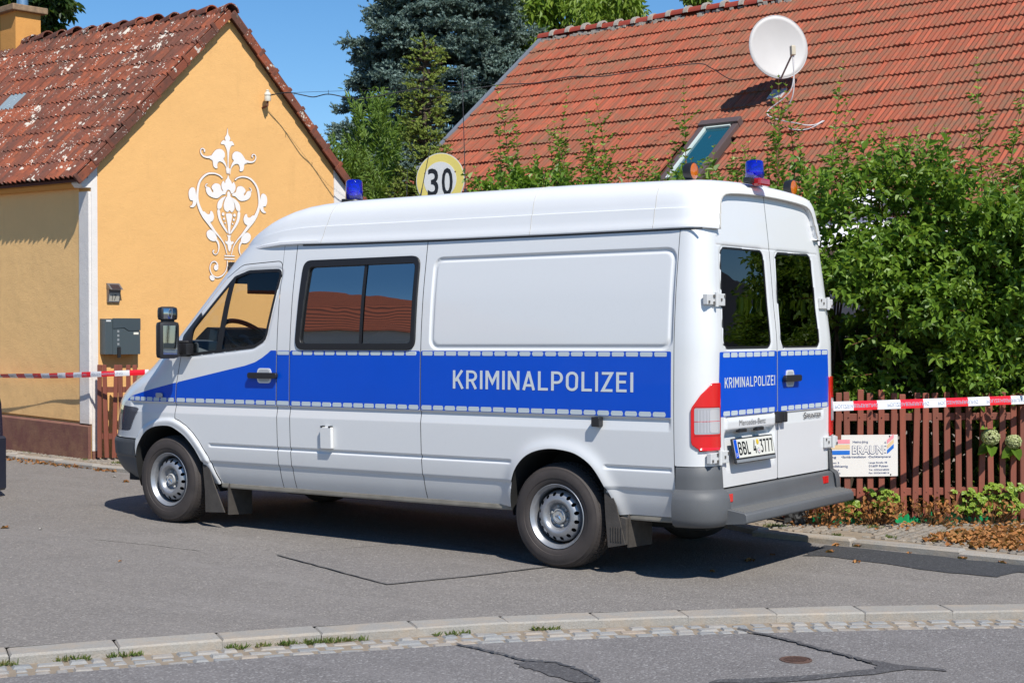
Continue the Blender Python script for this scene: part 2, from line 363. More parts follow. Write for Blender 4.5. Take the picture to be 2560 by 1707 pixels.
def leafmat(name, a, b_, c_, trans=.35, rough=.45, spec=.4):
    m, nt, b = newmat(name); g = N(nt, 'ShaderNodeNewGeometry'); oi = N(nt, 'ShaderNodeObjectInfo'); out = nt.nodes['Material Output']
    r = mth(nt, 'FRACT', mth(nt, 'ADD', oi.outputs['Random'], g.outputs['Random Per Island']))
    c = ramp(nt, r, [(0, a), (.5, b_), (.85, c_), (1, a)]); b.inputs['Roughness'].default_value = rough; b.inputs['Specular IOR Level'].default_value = spec
    nt.links.new(c, b.inputs['Base Color']); tl = N(nt, 'ShaderNodeBsdfTranslucent'); nt.links.new(mix(nt, .45, c, (.30, .42, .03)), tl.inputs[0])
    ms = N(nt, 'ShaderNodeMixShader'); ms.inputs[0].default_value = trans; nt.links.new(b.outputs[0], ms.inputs[1]); nt.links.new(tl.outputs[0], ms.inputs[2]); nt.links.new(ms.outputs[0], out.inputs[0]); return m
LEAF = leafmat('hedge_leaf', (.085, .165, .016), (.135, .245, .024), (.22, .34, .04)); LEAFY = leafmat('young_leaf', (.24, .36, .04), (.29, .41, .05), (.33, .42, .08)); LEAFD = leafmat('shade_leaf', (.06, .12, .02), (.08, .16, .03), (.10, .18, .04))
NEEB = leafmat('blue_needle', (.085, .135, .110), (.125, .185, .160), (.19, .26, .235), .10, .6, .3); NEEG = leafmat('green_needle', (.15, .21, .035), (.20, .26, .045), (.24, .28, .055), .2, .6, .3)
THU = leafmat('thuja_leaf', (.10, .18, .03), (.15, .24, .04), (.20, .30, .05), .3); BROAD = leafmat('walnut_leaf', (.15, .25, .03), (.20, .31, .04), (.26, .35, .05), .4); CHES = leafmat('chestnut_leaf', (.025, .055, .012), (.035, .07, .016), (.06, .11, .02), .3)
DRY = leafmat('dry_leaf', (.34, .13, .04), (.42, .21, .08), (.20, .085, .035), .15, .8, .2); GRASSM = leafmat('grass_blade', (.07, .13, .02), (.12, .17, .04), (.22, .19, .07), .2, .7)
BARK = simple('bark', (.07, .05, .035), .95, var=.4, vscale=12, bmp=.8, bscale=40); TWIG = simple('red_twig', (.16, .055, .03), .7, var=.3, vscale=30)
WOODR, nt, b = newmat('red_brown_wood')
oi = N(nt, 'ShaderNodeObjectInfo'); p = pos(nt, (18, 18, 1.2)); f = noise(nt, p, 2.5, 6, .7)
c = mix(nt, oi.outputs['Random'], (.27, .070, .040), (.19, .058, .036)); c = mix(nt, mth(nt, 'MULTIPLY', mth(nt, 'SUBTRACT', f, .45, True), 2, True), c, (.11, .045, .03))
nt.links.new(c, b.inputs['Base Color']); b.inputs['Roughness'].default_value = .75; bump(nt, b, f, .4, .004)
# ================================================================ GROUND
KERB = catmull([(20, 36), (6, 13), (2.6, 7.4), (.78, 4.42), (-.12, 3.06), (-1.05, 1.91), (-2.71, .37), (-5, -1.35), (-12, -5.6), (-40, -20)], 8)
FKERB = catmull([(-40, -3.5), (-12, -1.6), (-3.4, -.95), (-2.3, -1.0), (-1.4, -1.10), (-.9, -1.11), (-.45, -1.15), (-.15, -1.28), (.5, -1.55), (3, -1.78), (6.2, -1.45), (7.2, -1.42), (8.4, -1.58), (9.3, -1.68), (12, -1.95), (40, -5)], 6)
K2 = np.array(KERB)[:, :2]; FK2 = np.array(FKERB)[:, :2]
def normals2(P):
    t = np.gradient(P, axis=0); t /= np.linalg.norm(t, axis=1)[:, None]; return np.stack([-t[:, 1], t[:, 0]], 1)
KN = normals2(K2)           # points away from the side street? fixed below
if ((K2+KN*.1)-np.array([3., 1.]))[28] @ (K2[28]-np.array([3., 1.])) < 0 or np.linalg.norm(K2[28]+KN[28]-[3., 1.]) < np.linalg.norm(K2[28]-[3., 1.]): KN = -KN
KW, GW = .20, .265           # kerb width and gutter width
def sheet(name, poly, off, mat, step=.5, kind='structure', bumpy=0):
    P = np.array(poly); x0, y0 = P.min(0)-step; x1, y1 = P.max(0)+step
    xs = np.arange(x0, x1+step, step); ys = np.arange(y0, y1+step, step); X, Y = np.meshgrid(xs, ys, indexing='ij')
    Z = Gv(X)+off
    V, F = clip(np.stack([X, Y, Z], -1), poly_sd(X, Y, poly)); return mesh(name, V, F, mat, None, kind=kind)
# earth under everything, out to the horizon
gx = np.concatenate([np.linspace(-500, -40, 8), np.linspace(-30, 40, 36), np.linspace(60, 500, 8)]); gy = np.linspace(-500, 500, 41)
X, Y = np.meshgrid(gx, gy, indexing='ij'); V, F = clip(np.stack([X, Y, Gv(X)-.16], -1), np.ones(X.shape)); mesh('ground', V, F, GRASSG, kind='structure')
side_poly = [tuple(p) for p in K2]+[tuple(p) for p in FK2]
sheet('side_street', side_poly, 0, ASPH, .5)
out = K2+KN*(KW+GW)
sheet('main_road', [tuple(p) for p in out]+[(-60, -26), (-60, 60), (20, 60)], -.035, ASPH2, .8)
# gutter bed and kerb bed
def strip(name, A, B, za, zb, mat, kind='structure'):
    n = len(A); V = [(a[0], a[1], G(a[0])+za) for a in A]+[(b_[0], b_[1], G(b_[0])+zb) for b_ in B]
    return mesh(name, V, [(i, i+1, n+i+1, n+i) for i in range(n-1)], mat, None, kind=kind)
gut = strip('gutter', K2-KN*.02, K2+KN*(KW+GW+.02), -.042, -.042, SAND)
# kerb stones: real blocks with bevelled edges, following the line
def along(P, ds):
    seg = np.linalg.norm(np.diff(P, axis=0), axis=1); s = np.concatenate([[0], np.cumsum(seg)]); return s
def at_s(P, s, t): return np.array([np.interp(t, s, P[:, 0]), np.interp(t, s, P[:, 1])])
def block(nm, c2, tdir, L, Wd, z0, z1, mat, parent=None, bev=.012, seed=0, taper=.0):
    """one dressed stone, footprint L x Wd at c2, top at z1, with slightly uneven top corners"""
    r = random.Random(seed); n2 = np.array([-tdir[1], tdir[0]]); V = []; j = lambda a: r.uniform(-a, a)
    hl, hw = L/2, Wd/2
    rings = [(hl, hw, z0), (hl, hw, z1-bev), (hl-bev, hw-bev, z1)]
    for (a, b_, z) in rings:
        for sx_, sy in ((-1, -1), (1, -1), (1, 1), (-1, 1)):
            q = c2+tdir*(a*sx_+j(.15*bev))+n2*(b_*sy+j(.3*bev)); V.append((q[0], q[1], z+(j(.2*bev) if z > z0 else 0)))
    F = [(3, 2, 1, 0)]+[(k*4+i, k*4+(i+1) % 4, k*4+4+(i+1) % 4, k*4+4+i) for k in (0, 1) for i in range(4)]+[(8, 9, 10, 11)]
    return mesh(nm, V, F, mat, parent)
kerbth = thing('kerb', (0, 0, 0), 'low pale granite kerb between the side street and the cobbled gutter', 'kerb')
S = along(K2, 0); s0 = np.interp(0, [0, 1], [0, 1])
dA = np.linalg.norm(K2-np.array([.61, 4.37])+KN*.0, axis=1); sa = S[dA.argmin()]
k = 0
for i in range(-9, 22):
    t = sa+.03+(i+.5)*.487
    c2 = at_s(K2+KN*KW/2, S, t); t1 = at_s(K2+KN*KW/2, S, t+.05)-c2; t1 /= np.linalg.norm(t1)
    block('kerb_stone', c2, t1, .481, KW-.008, G(c2[0])-.1, G(c2[0])+.004, GRAN, kerbth, .009, i+50)
# gutter cobbles, two to three rows
gth = thing('gutter_paving', (0, 0, 0), 'strip of worn grey cobbles set in sand along the low kerb', 'paving')
r = random.Random(3)
for row in range(3):
    t = sa-2.6+r.random()*.1
    while t < sa+7.2:
        L = r.uniform(.075, .150); w2 = GW/3; off = KW+.012+w2*(row+.5)+r.uniform(-.006, .006)
        if sa-2.2 < t < sa+6.6:
            c2 = at_s(K2+KN*off, S, t+L/2); t1 = at_s(K2+KN*off, S, t+L/2+.03)-c2; t1 /= np.linalg.norm(t1); a = r.uniform(-.08, .08); t1 = np.array([t1[0]*cos(a)-t1[1]*sin(a), t1[0]*sin(a)+t1[1]*cos(a)])
            block('cobble', c2, t1, L-r.uniform(.008, .022), w2-r.uniform(.006, .018), G(c2[0])-.09, G(c2[0])-.035+r.uniform(-.004, .004), COBB, gth, .014, int(t*1000)+row)
        t += L
# far kerb and pavement
FN = normals2(FK2)
if FN[40, 1] > 0: FN = -FN
pave_poly = [tuple(p) for p in FK2+FN*.10]+[(40, -9), (12, -9), (7.5, -6), (7.3, -2.35), (-.35, -1.82), (-1.73, -2.92), (-4, -4.9), (-12, -11), (-40, -20)]
sheet('pavement', pave_poly, .035, SAND, .4)
sheet('garden_ground', [(7.4, -2.3), (-.35, -1.80), (-1.73, -2.90), (-4, -4.9), (-12, -11), (-40, -20), (-40, -60), (60, -60), (60, -9), (12, -9), (7.6, -6)], .02, SOIL, 1.0)
fkth = thing('far_kerb', (0, 0, 0), 'pale granite kerb of the pavement behind the van', 'kerb')
S2 = along(FK2, 0)
dB = np.linalg.norm(FK2-np.array([-3.4, -.95]), axis=1); sb = S2[dB.argmin()]; i = 0; t = sb-1.5
while t < sb+15:
    L = .78; c2 = at_s(FK2+FN*.06, S2, t+L/2); t1 = at_s(FK2+FN*.06, S2, t+L/2+.1)-c2; t1 /= np.linalg.norm(t1)
    block('kerb_stone', c2, t1, L-.008, .12, G(c2[0])-.1, G(c2[0])+.046, GRAN, fkth, .014, i+500); t += L; i += 1
# mosaic paving stones on the pavement: nearest 300 as pieces, the rest joined
pth = thing('mosaic_paving', (0, 0, 0), 'small pale mosaic stones of the pavement in front of the brown picket fence', 'paving')
cand = []
r = random.Random(11)
for reg in ((-3.2, .25, -2.9, -1.15), (6.6, 11.5, -2.6, -1.5)):
    x = reg[0]
    while x < reg[1]:
        y = reg[2]
        while y < reg[3]:
            px, py = x+r.uniform(-.012, .012), y+r.uniform(-.012, .012); cand.append((px, py)); y += .062
        x += .066
cand = np.array(cand); sd = poly_sd(cand[:, 0], cand[:, 1], [tuple(p) for p in FK2+FN*.16]+pave_poly[len(FK2):]); cand = cand[sd > .04]
d = np.linalg.norm(cand-CAM[:2], axis=1); cand = cand[d.argsort()]
far = MB(); sh = []
for q in range(6):
    rr = random.Random(q); n_ = 5
    ang = [2*pi*(k+.5*rr.random())/n_ for k in range(n_)]; V = []
    for z, s_ in ((-.03, .030), (.004, .030), (.010, .024)):
        for a in ang: V.append((cos(a)*s_*(1+.12*sin(3*a)), sin(a)*s_, z))
    F = [tuple(range(10, 15))]+[(k*5+i, k*5+(i+1) % 5, k*5+5+(i+1) % 5, k*5+5+i) for k in (0, 1) for i in range(5)]
    sh.append((V, F))
shm = []
for V, F in sh:
    me = bpy.data.meshes.new('paving_stone'); me.from_pydata(V, [], F); me.shade_flat(); me.materials.append(MOSA); shm.append(me)
for i, (x, y) in enumerate(cand):
    if noise_ok := (sin(x*7.1+y*3)+sin(y*9-x*2.2)) > 1.25: continue      # bare sandy patches
    if i < 330 and i % 1 == 0 and len(pth.children) < 298:
        o = bpy.data.objects.new('paving_stone', shm[i % 6]); o.location = (x, y, G(x)+.036); o.rotation_euler = (r.uniform(-.06, .06), r.uniform(-.06, .06), r.uniform(0, 6.28)); link(o, pth)
    else:
        V, F = sh[i % 6]; a = r.uniform(0, 6.28); far.add([(x+v[0]*cos(a)-v[1]*sin(a), y+v[0]*sin(a)+v[1]*cos(a), G(x)+.036+v[2]) for v in V], F)
far.obj('paving_stones', MOSA, pth, kind='stuff')
# asphalt patches, joints, stains
def flat(name, poly, off, mat, label=None, cat=None):
    bm = bmesh.new(); vs = [bm.verts.new((x, y, G(x)+off)) for x, y in poly]; f = bm.faces.new(vs); bmesh.ops.triangulate(bm, faces=[f]); bmesh.ops.recalc_face_normals(bm, faces=bm.faces[:])
    me = bpy.data.meshes.new(name); bm.to_mesh(me); bm.free(); me.materials.append(mat); o = link(bpy.data.objects.new(name, me)); o['kind'] = 'structure'; return o
def wob(pts, amp, n=5, seed=1, closed=True):
    r = random.Random(seed); out = []; m = len(pts)
    for i in range(m if closed else m-1):
        a = np.array(pts[i]); b_ = np.array(pts[(i+1) % m])
        for k in range(n): q = a+(b_-a)*k/n; out.append((q[0]+r.uniform(-amp, amp), q[1]+r.uniform(-amp, amp)))
    if not closed: out.append(pts[-1])
    return out
flat('asphalt_patch', wob([(-1.01, -.5), (-.96, -.76), (-.93, -1.03), (-1.36, -1.05), (-1.95, -1.0), (-2.3, -.985), (-3.4, -.93), (-3.3, -.6), (-2.36, -.69), (-2.31, -.43), (-1.93, -.41), (-1.53, -.51), (-1.11, -.57)], .012, 4, 2), .004, ASPHD)
DIA = [(1.75, 1.61), (1.42, .71), (1.31, .47), (.72, .63), (.07, .93), (.22, 1.45), (.45, 2.03), (.96, 1.87)]
flat('asphalt_patch', [tuple(np.array([.9, 1.25])+(np.array(p)-[.9, 1.25])*.995) for p in DIA], .004, asphalt('patch_asphalt', (.192, .177, .165), (.35, .325, .30), (.222, .198, .176), .3, 1.2))
def line(name, pts, wd, off, mat, seed=1, closed=False):
    P = np.array(wob(pts, wd*.45, 9, seed, closed)+([pts[0]] if closed else [])); nn = normals2(P); r = random.Random(seed)
    A = [P[i]+nn[i]*wd/2*r.uniform(.55, 1.2) for i in range(len(P))]; B = [P[i]-nn[i]*wd/2*r.uniform(.55, 1.2) for i in range(len(P))]
    return strip(name, A, B, off, off, mat)
line('tar_joint', DIA, .011, .008, TAR, 4, True)
line('tar_joint', [(-.78, 2.95), (-1.03, 3.0), (-1.25, 3.04), (-1.38, 3.0), (-1.54, 3.05), (-1.7, 3.15), (-1.8, 3.3)], .022, -.027, TAR, 5)
flat('road_stain', wob([(-1.22, 3.10), (-1.27, 3.05), (-1.38, 3.0), (-1.47, 3.02), (-1.61, 3.09), (-1.75, 3.22), (-1.65, 3.27), (-1.45, 3.2), (-1.37, 3.17), (-1.30, 3.16)], .012, 4, 9), -.031, STAIN)
line('tar_joint', [(-1.71, 1.8), (-1.93, 1.86), (-2.18, 1.96), (-2.39, 2.05), (-2.55, 2.12)], .034, -.027, STAIN, 6)
flat('road_stain', wob([(-2.5, 2.08), (-2.57, 2.05), (-2.63, 2.08), (-2.85, 2.03), (-2.88, 2.07), (-2.72, 2.14), (-2.68, 2.26), (-2.55, 2.46), (-2.44, 2.64), (-2.31, 2.79), (-2.12, 2.92), (-2.13, 2.83), (-2.27, 2.69), (-2.4, 2.54), (-2.50, 2.39), (-2.6, 2.22), (-2.58, 2.15)], .010, 3, 12), -.031, STAIN)
line('scratch', [(3.28, 1.86), (2.8, 1.80), (2.29, 1.78)], .014, .004, asphalt('pale_scratch', (.25, .23, .21), (.4, .38, .35), (.26, .24, .2)), 7)
mh = thing('valve_cover', (-2.235, 2.265, G(-2.2)-.035), 'small rusty oval iron valve cover set in the main road', 'manhole cover')
IRON = simple('rusty_iron', (.10, .055, .040), .8, var=.5, vscale=40, bmp=.5, bscale=90)
m_ = MB(); m_.lathe([(.0, -.02), (.075, -.02), (.075, .004), (.066, .006), (.064, .002), (.0, .002)], n=28); m_.obj('frame', IRON, mh)
m_ = MB()
for i in range(-3, 4):
    wdd = sqrt(max(.06**2-(i*.016)**2, 0)); m_.box((0, i*.016, .004), (2*wdd*.85, .006, .005))
m_.obj('rib', IRON, mh)

# ================================================================ YELLOW HOUSE (left)
g3 = np.array([cos(radians(-99)), sin(radians(-99)), 0]); h3 = np.array([cos(radians(-7.5)), sin(radians(-7.5)), .026]); Z3 = np.array([0, 0, 1.])
HP = np.array([7.927, -1.953, 0])-g3*.072
def HL(s, t, z): return HP+g3*s+h3*t+Z3*z
YR, YE, AP, APX = 3.55, 3.288, 5.182, 1.775
house = thing('yellow_house', tuple(HL(0, 0, 0)), 'small yellow gabled house with lichened red tiles and white stucco ornament', 'house')
house.location = (0, 0, 0)
def wallbox(mb, s0, s1, t0, t1, z0, z1):
    P = [HL(s, t, z) for s in (s0, s1) for t in (t0, t1) for z in (z0, z1)]; mb.add(P, [(0, 1, 3, 2), (4, 6, 7, 5), (0, 4, 5, 1), (2, 3, 7, 6), (0, 2, 6, 4), (1, 5, 7, 3)])
# walls: gable pentagon extruded along t
zb = .02; prof = [(0, zb), (YR, zb), (YR, YE), (APX, AP), (0, YE)]
m_ = MB(); m_.prism(prof, lambda s, z, t: HL(s, t, z), 0, 8.0); m_.obj('wall', YEL, house)
m_ = MB(); wallbox(m_, -.02, 0, .20, 8, .53, 3.08); m_.obj('side_wall_lit_coat', YEL3, house)  # thin lighter coat: brightness of the sunlit side painted over the same wall
m_ = MB(); m_.prism([(-.012, .50), (-.012, .10), (-.045, .10), (-.045, .48)], lambda s, z, t: HL(s, t, z), .0, 8); m_.obj('plinth', BRN, house)
m_ = MB(); m_.prism([(0, .10), (.085, .10), (.085, .215), (0, .215)], lambda s, z, t: HL(s, t, z), -.02, 0); m_.obj('plinth', BRN, house)
# white corner strips
m_ = MB(); m_.prism([(0, .217), (.088, .217), (.072, 1.0), (.072, 3.36), (0, 3.28)], lambda s, z, t: HL(s, t, z), -.012, 0)
m_.prism([(0, .51), (.19, .51), (.19, 3.02), (0, 3.02)], lambda t, z, q: HL(q, t, z), -.03, 0); m_.obj('corner_strip', WHT, house)
m_ = MB(); m_.prism([(3.34, .2), (3.55, .2), (3.55, 3.28), (3.34, 3.50)], lambda s, z, t: HL(s, t, z), -.012, 0); m_.obj('corner_strip', WHT, house)
# boxed eaves: moulding under the tiles
m_ = MB(); m_.prism([(0, 3.06), (-.09, 3.06), (-.12, 3.10), (-.12, 3.155), (0, 3.155)], lambda s, z, t: HL(s, t, z), .16, 8); m_.obj('cornice', YEL2, house)
m_ = MB(); m_.prism([(0, 3.06), (-.10, 3.06), (-.135, 3.10), (-.135, 3.16), (-.04, 3.16), (-.04, 3.29), (0, 3.33)], lambda s, z, t: HL(s, t, z), -.012, .158); m_.obj('cornice_return', WHT, house)
# roof deck
th = math.atan2(AP-YE, APX); ct, st = cos(th), sin(th)
def slab(mb, s0, z0, s1, z1, t0, t1, tk):
    mb.prism([(s0, z0), (s1, z1), (s1, z1-tk), (s0, z0-tk)], lambda s, z, t: HL(s, t, z), t0, t1)
WDARK = simple('dark_roof_timber', (.09, .028, .018), .8)
m_ = MB(); slab(m_, -.17, YE-.17*AP/ AP*(AP-YE)/APX+.035, APX, AP+.035, -.03, 8.02, .03); slab(m_, APX, AP+.035, YR+.2, YE-.2*(AP-YE)/APX+.035, -.03, 8.02, .03); m_.obj('roof_deck', WDARK, house)
def tile_shape(wd, ln, prof, tk, side=True):
    n = len(prof); V = []; F = []
    for yy in (0, ln):
        for (u, z) in prof: V.append((u, yy, z))
    for (u, z) in prof: V.append((u, ln, z-tk))
    V.append((0, 0, prof[0][1]-tk)); V.append((wd, 0, prof[-1][1]-tk))
    F += [(i, n+i, n+i+1, i+1) for i in range(n-1)]+[(n+i, 2*n+i, 2*n+i+1, n+i+1) for i in range(n-1)]
    F += [(0, 3*n, 2*n, n), (n-1, 2*n-1, 3*n-1, 3*n+1)]
    me = bpy.data.meshes.new('roof_tile'); me.from_pydata(V, [], F); bm = bmesh.new(); bm.from_mesh(me); bmesh.ops.recalc_face_normals(bm, faces=bm.faces[:])
    for f in bm.faces[:]: f.smooth = len(f.verts) == 4 and abs(f.normal.z) > .5
    for e in bm.edges:
        if len(e.link_faces) == 2 and e.calc_face_angle(0) > .75: e.smooth = False
    bm.to_mesh(me); bm.free(); return me, V, F
pa = [(x*.205/12, .033*(1+cos(2*pi*x/6+.3))/2+.004) for x in range(13)]
pa = [(u, z) for u, z in pa]
TA, TAV, TAF = tile_shape(.205, .32, pa, .014); TA.materials.append(TILEA)
def frame(e, dn, org):
    n = np.cross(dn, e); n = n if n[2] > 0 else -n
    return e, dn, n
def lay(parent, org, e, dn, n, cols, rows, wd, pitch, tilt, me, V, F, mat, seed, rank, cap=298, skip=None, stuffname='roof_tiles', twist=None):
    r = random.Random(seed); items = []
    for c in range(cols):
        for q in range(rows):
            if skip and skip(c, q): continue
            items.append((rank(c, q), c, q))
    items.sort(); rest = MB(); cnt = 0
    org_, dn_, n_, pitch_ = org, dn, n, pitch
    for _, c, q in items:
        if twist: org, dn, n, kp_ = twist(c*wd); pitch = pitch_*kp_
        a = r.gauss(0, .012); tl = tilt+r.gauss(0, .010)
        up = n*cos(tl)+dn*(-sin(tl))*-1*0+0
        d2_ = dn*cos(tl)+n*sin(tl); n2 = np.cross(d2_, e); n2 = n2 if n2@n > 0 else -n2
        e2 = e*cos(a)+d2_*sin(a); d3 = np.cross(n2, e2); d3 = d3 if d3@d2_ > 0 else -d3
        o0 = org+e*((0 if twist else c*wd)+r.gauss(0, .002))+dn*(q*pitch+r.gauss(0, .004))+n*r.uniform(0, .004)
        if cnt < cap:
            o = bpy.data.objects.new('roof_tile', me); M = Matrix(((e2[0], d3[0], n2[0], o0[0]), (e2[1], d3[1], n2[1], o0[1]), (e2[2], d3[2], n2[2], o0[2]), (0, 0, 0, 1)))
            COL.objects.link(o); o.parent = parent; o.matrix_world = M; cnt += 1
        else: rest.add([o0+e2*v[0]+d3*v[1]+n2*v[2] for v in V], F)
    if rest.v:
        o = mesh(stuffname, rest.v, rest.f, mat, parent, True, kind='stuff')
        bm = bmesh.new(); bm.from_mesh(o.data)
        for e_ in bm.edges:
            if len(e_.link_faces) == 2 and e_.calc_face_angle(0) > .75: e_.smooth = False
        bm.to_mesh(o.data); bm.free()
R0 = HL(APX, -.075, AP+.05); dnl = -g3*ct-Z3*st; nl = -g3*st*-1*-1+Z3*ct; nl = np.cross(dnl, h3); nl = nl if nl[2] > 0 else -nl
KR = .032     # the ridge sags towards the gable, so it climbs a little more than the eaves
def twister(dn0):
    def f(t):
        o = R0+h3*t+Z3*KR*t; eav = R0+h3*t+dn0*2.85; d_ = eav-o; L = np.linalg.norm(d_); d_ = d_/L; n_ = np.cross(d_, h3); n_ /= np.linalg.norm(n_); n_ = n_ if n_[2] > 0 else -n_
        return o+n_*.012+d_*.03, d_, n_, L/2.85
    return f
roofL = mesh('roof', [R0+nl*0, R0+h3*8.1+Z3*KR*8.1, R0+h3*8.1+dnl*2.85, R0+dnl*2.85], [(0, 1, 2), (0, 2, 3)], WDARK, house)
gl_sk = {(15, 4), (16, 4)}
lay(roofL, R0+nl*.012+dnl*.03, h3, dnl, nl, 39, 10, .205, .281, .05, TA, TAV, TAF, TILEA, 5, lambda c, q: c+q*.01, 275, lambda c, q: (c, q) in gl_sk, 'roof_tiles', twister(dnl))
GLT = simple('glass_roof_tile', (.22, .27, .30), .12, spec=.8)
for c, q in gl_sk:
    o = bpy.data.objects.new('glass_tile', TA.copy()); o.data.materials[0] = GLT; o_, d_, n2, k_ = twister(dnl)(c*.205); o0 = o_+d_*q*.281*k_+n2*.004; d_ = d_*cos(.05)+n2*sin(.05)
    COL.objects.link(o); o.parent = roofL; o.matrix_world = Matrix(((h3[0], d_[0], n2[0], o0[0]), (h3[1], d_[1], n2[1], o0[1]), (h3[2], d_[2], n2[2], o0[2]), (0, 0, 0, 1)))
# far slope: first two columns of tiles (their edges make the stepped verge) and a deck behind
dnr = g3*ct-Z3*st; nr = np.cross(h3, dnr); nr = nr if nr[2] > 0 else -nr
roofR = mesh('roof', [R0, R0+h3*8.1+Z3*KR*8.1, R0+h3*8.1+dnr*2.9, R0+dnr*2.9], [(0, 3, 2, 1)], WDARK, house)
lay(roofR, R0+nr*.012+dnr*.03, h3, dnr, nr, 39, 10, .205, .285, .05, TA, TAV, TAF, TILEA, 6, lambda c, q: c, 20, None, 'roof_tiles', twister(dnr))
# verge tiles turned down over the gable edge
vb = bpy.data.meshes.new('verge_tile'); mm = MB(); mm.box((0, .15, -.035), (.022, .31, .09), bev=.006); mm.box((0, .30, -.02), (.034, .05, .115), bev=.008); vb.from_pydata(mm.v, [], mm.f); vb.shade_flat(); vb.materials.append(TILEA)
for dn_, nn_, par, k0 in ((dnl, nl, roofL, 10), (dnr, nr, roofR, 10)):
    for q in range(k0):
        o = bpy.data.objects.new('verge_tile', vb); tl = .055; d2_ = dn_*cos(tl)+nn_*sin(tl); n2 = np.cross(d2_, h3); n2 = n2 if n2@nn_ > 0 else -n2; o0 = R0+h3*(-.006)+dn_*(q*.283+.03)+nn_*.018
        COL.objects.link(o); o.parent = par; o.matrix_world = Matrix(((h3[0], d2_[0], n2[0], o0[0]), (h3[1], d2_[1], n2[1], o0[1]), (h3[2], d2_[2], n2[2], o0[2]), (0, 0, 0, 1)))
# ridge tiles
def ridge_mesh(name, r0, r1, ln, tk, mat, n=9):
    V = []; F = []
    for (x, rr) in ((0, r0), (ln, r1)):
        for kk in (0, 1):
            for i in range(n): a = pi*i/(n-1); V.append((x, cos(a)*(rr-kk*tk), sin(a)*(rr-kk*tk)))
    for i in range(n-1): F += [(i, i+1, 2*n+i+1, 2*n+i), (n+i, 3*n+i, 3*n+i+1, n+i+1), (i, n+i, n+i+1, i+1), (2*n+i, 2*n+i+1, 3*n+i+1, 3*n+i)]
    me = bpy.data.meshes.new(name); me.from_pydata(V, [], F); me.materials.append(mat); me.shade_smooth()
    bm = bmesh.new(); bm.from_mesh(me)
    for e_ in bm.edges:
        if len(e_.link_faces) == 2 and e_.calc_face_angle(0) > .8: e_.smooth = False
    bm.to_mesh(me); bm.free(); return me
rt = ridge_mesh('ridge_tile', .105, .085, .40, .014, TILEA); r = random.Random(8)
for i in range(22):
    o = bpy.data.objects.new('ridge_tile', rt); o0 = R0+h3*(i*.37-.02)+Z3*(KR*i*.37-.012+r.uniform(-.012, .012)); tz = .06+r.gauss(0, .03)
    e2 = h3*cos(tz)-Z3*sin(tz)*1; s_ = g3; n2 = np.cross(e2, s_); n2 = n2 if n2[2] > 0 else -n2
    COL.objects.link(o); o.parent = house; o.matrix_world = Matrix(((e2[0], s_[0], n2[0], o0[0]), (e2[1], s_[1], n2[1], o0[1]), (e2[2], s_[2], n2[2], o0[2]), (0, 0, 0, 1)))
m_ = MB()
for i in range(140):
    tq = r.uniform(0, 8); q = R0+h3*tq+Z3*KR*tq+g3*r.choice((-1, 1))*.075+Z3*(-.06+r.uniform(-.02, .02)); m_.box(q, (r.uniform(.03, .08), r.uniform(.03, .05), r.uniform(.03, .05)))
m_.obj('ridge_mortar', simple('dark_mortar', (.12, .09, .065), .95, var=.5, vscale=20, bmp=.8), house, kind='stuff')
# chimney
m_ = MB(); hf = np.array([h3[0], h3[1], 0]); cz = HL(1.80, 4.78, 5.20); Rh = np.stack([hf, g3, Z3], 1); m_.box(cz, (.42, .37, 1.16), Rh); ch = m_.obj('chimney', YEL2, house)
CAPM = simple('lichened_stone', (.26, .17, .10), .9, var=.6, vscale=18, bmp=.6, bscale=50)
m_ = MB(); m_.box(HL(1.80, 4.78, 5.82), (.56, .52, .085), Rh, .012); m_.obj('chimney_cap', CAPM, ch)
m_ = MB(); m_.lathe([(.075, 0), (.075, .3), (.082, .3), (.082, .33), (0, .33)], HL(1.80, 4.72, 5.86), (0, 0, 1), 24); m_.obj('flue_pipe', simple('steel_flue', (.6, .6, .6), .25, metal=1), ch, smooth=True)

# painted ornament: left half traced as outlines, mirrored (flat paint on the wall)
OS, OX0 = .00147*.962, 470.0
def orn(X, Y, off):      # drawing units -> wall
    s = APX+.005+(X-OX0)*OS; z = 1.435+(3.97-.001232*Y-1.435)*.962; return HL(s, -off, z)
shapes = [
 # centre finial (full, symmetric)
 [(463, -2), (470, 60), (490, 100), (480, 128), (505, 125), (524, 150), (524, 165), (508, 166), (492, 185), (478, 240), (470, 380), (484, 400), (470, 452), (462, 430), (455, 452), (444, 400), (460, 380), (458, 240), (440, 185), (428, 166), (400, 165), (398, 150), (420, 125), (444, 128), (435, 100), (455, 60)],
 # crown of the flower
 [(466, 462), (478, 495), (497, 522), (505, 545), (520, 525), (538, 560), (536, 600), (515, 635), (497, 640), (485, 615), (470, 606), (455, 612), (441, 640), (425, 635), (402, 590), (402, 550), (420, 522), (436, 545), (440, 515), (455, 495)],
 # bell of the flower
 [(470, 620), (487, 640), (488, 670), (512, 690), (528, 760), (522, 800), (500, 825), (478, 805), (462, 825), (432, 810), (420, 760), (440, 690), (455, 670), (456, 638)],
 [(442, 850), (470, 838), (506, 850), (490, 940), (482, 1032), (466, 1032), (458, 940)],
 [(450, 1052), (494, 1052), (486, 1066), (486, 1100), (500, 1115), (512, 1105), (516, 1130), (496, 1145), (492, 1175), (475, 1215), (460, 1175), (456, 1145), (438, 1130), (436, 1105), (450, 1115), (460, 1100), (460, 1066)],
 [(426, 1248), (526, 1248), (526, 1260), (426, 1260)], [(426, 1276), (526, 1276), (526, 1288), (426, 1288)]]
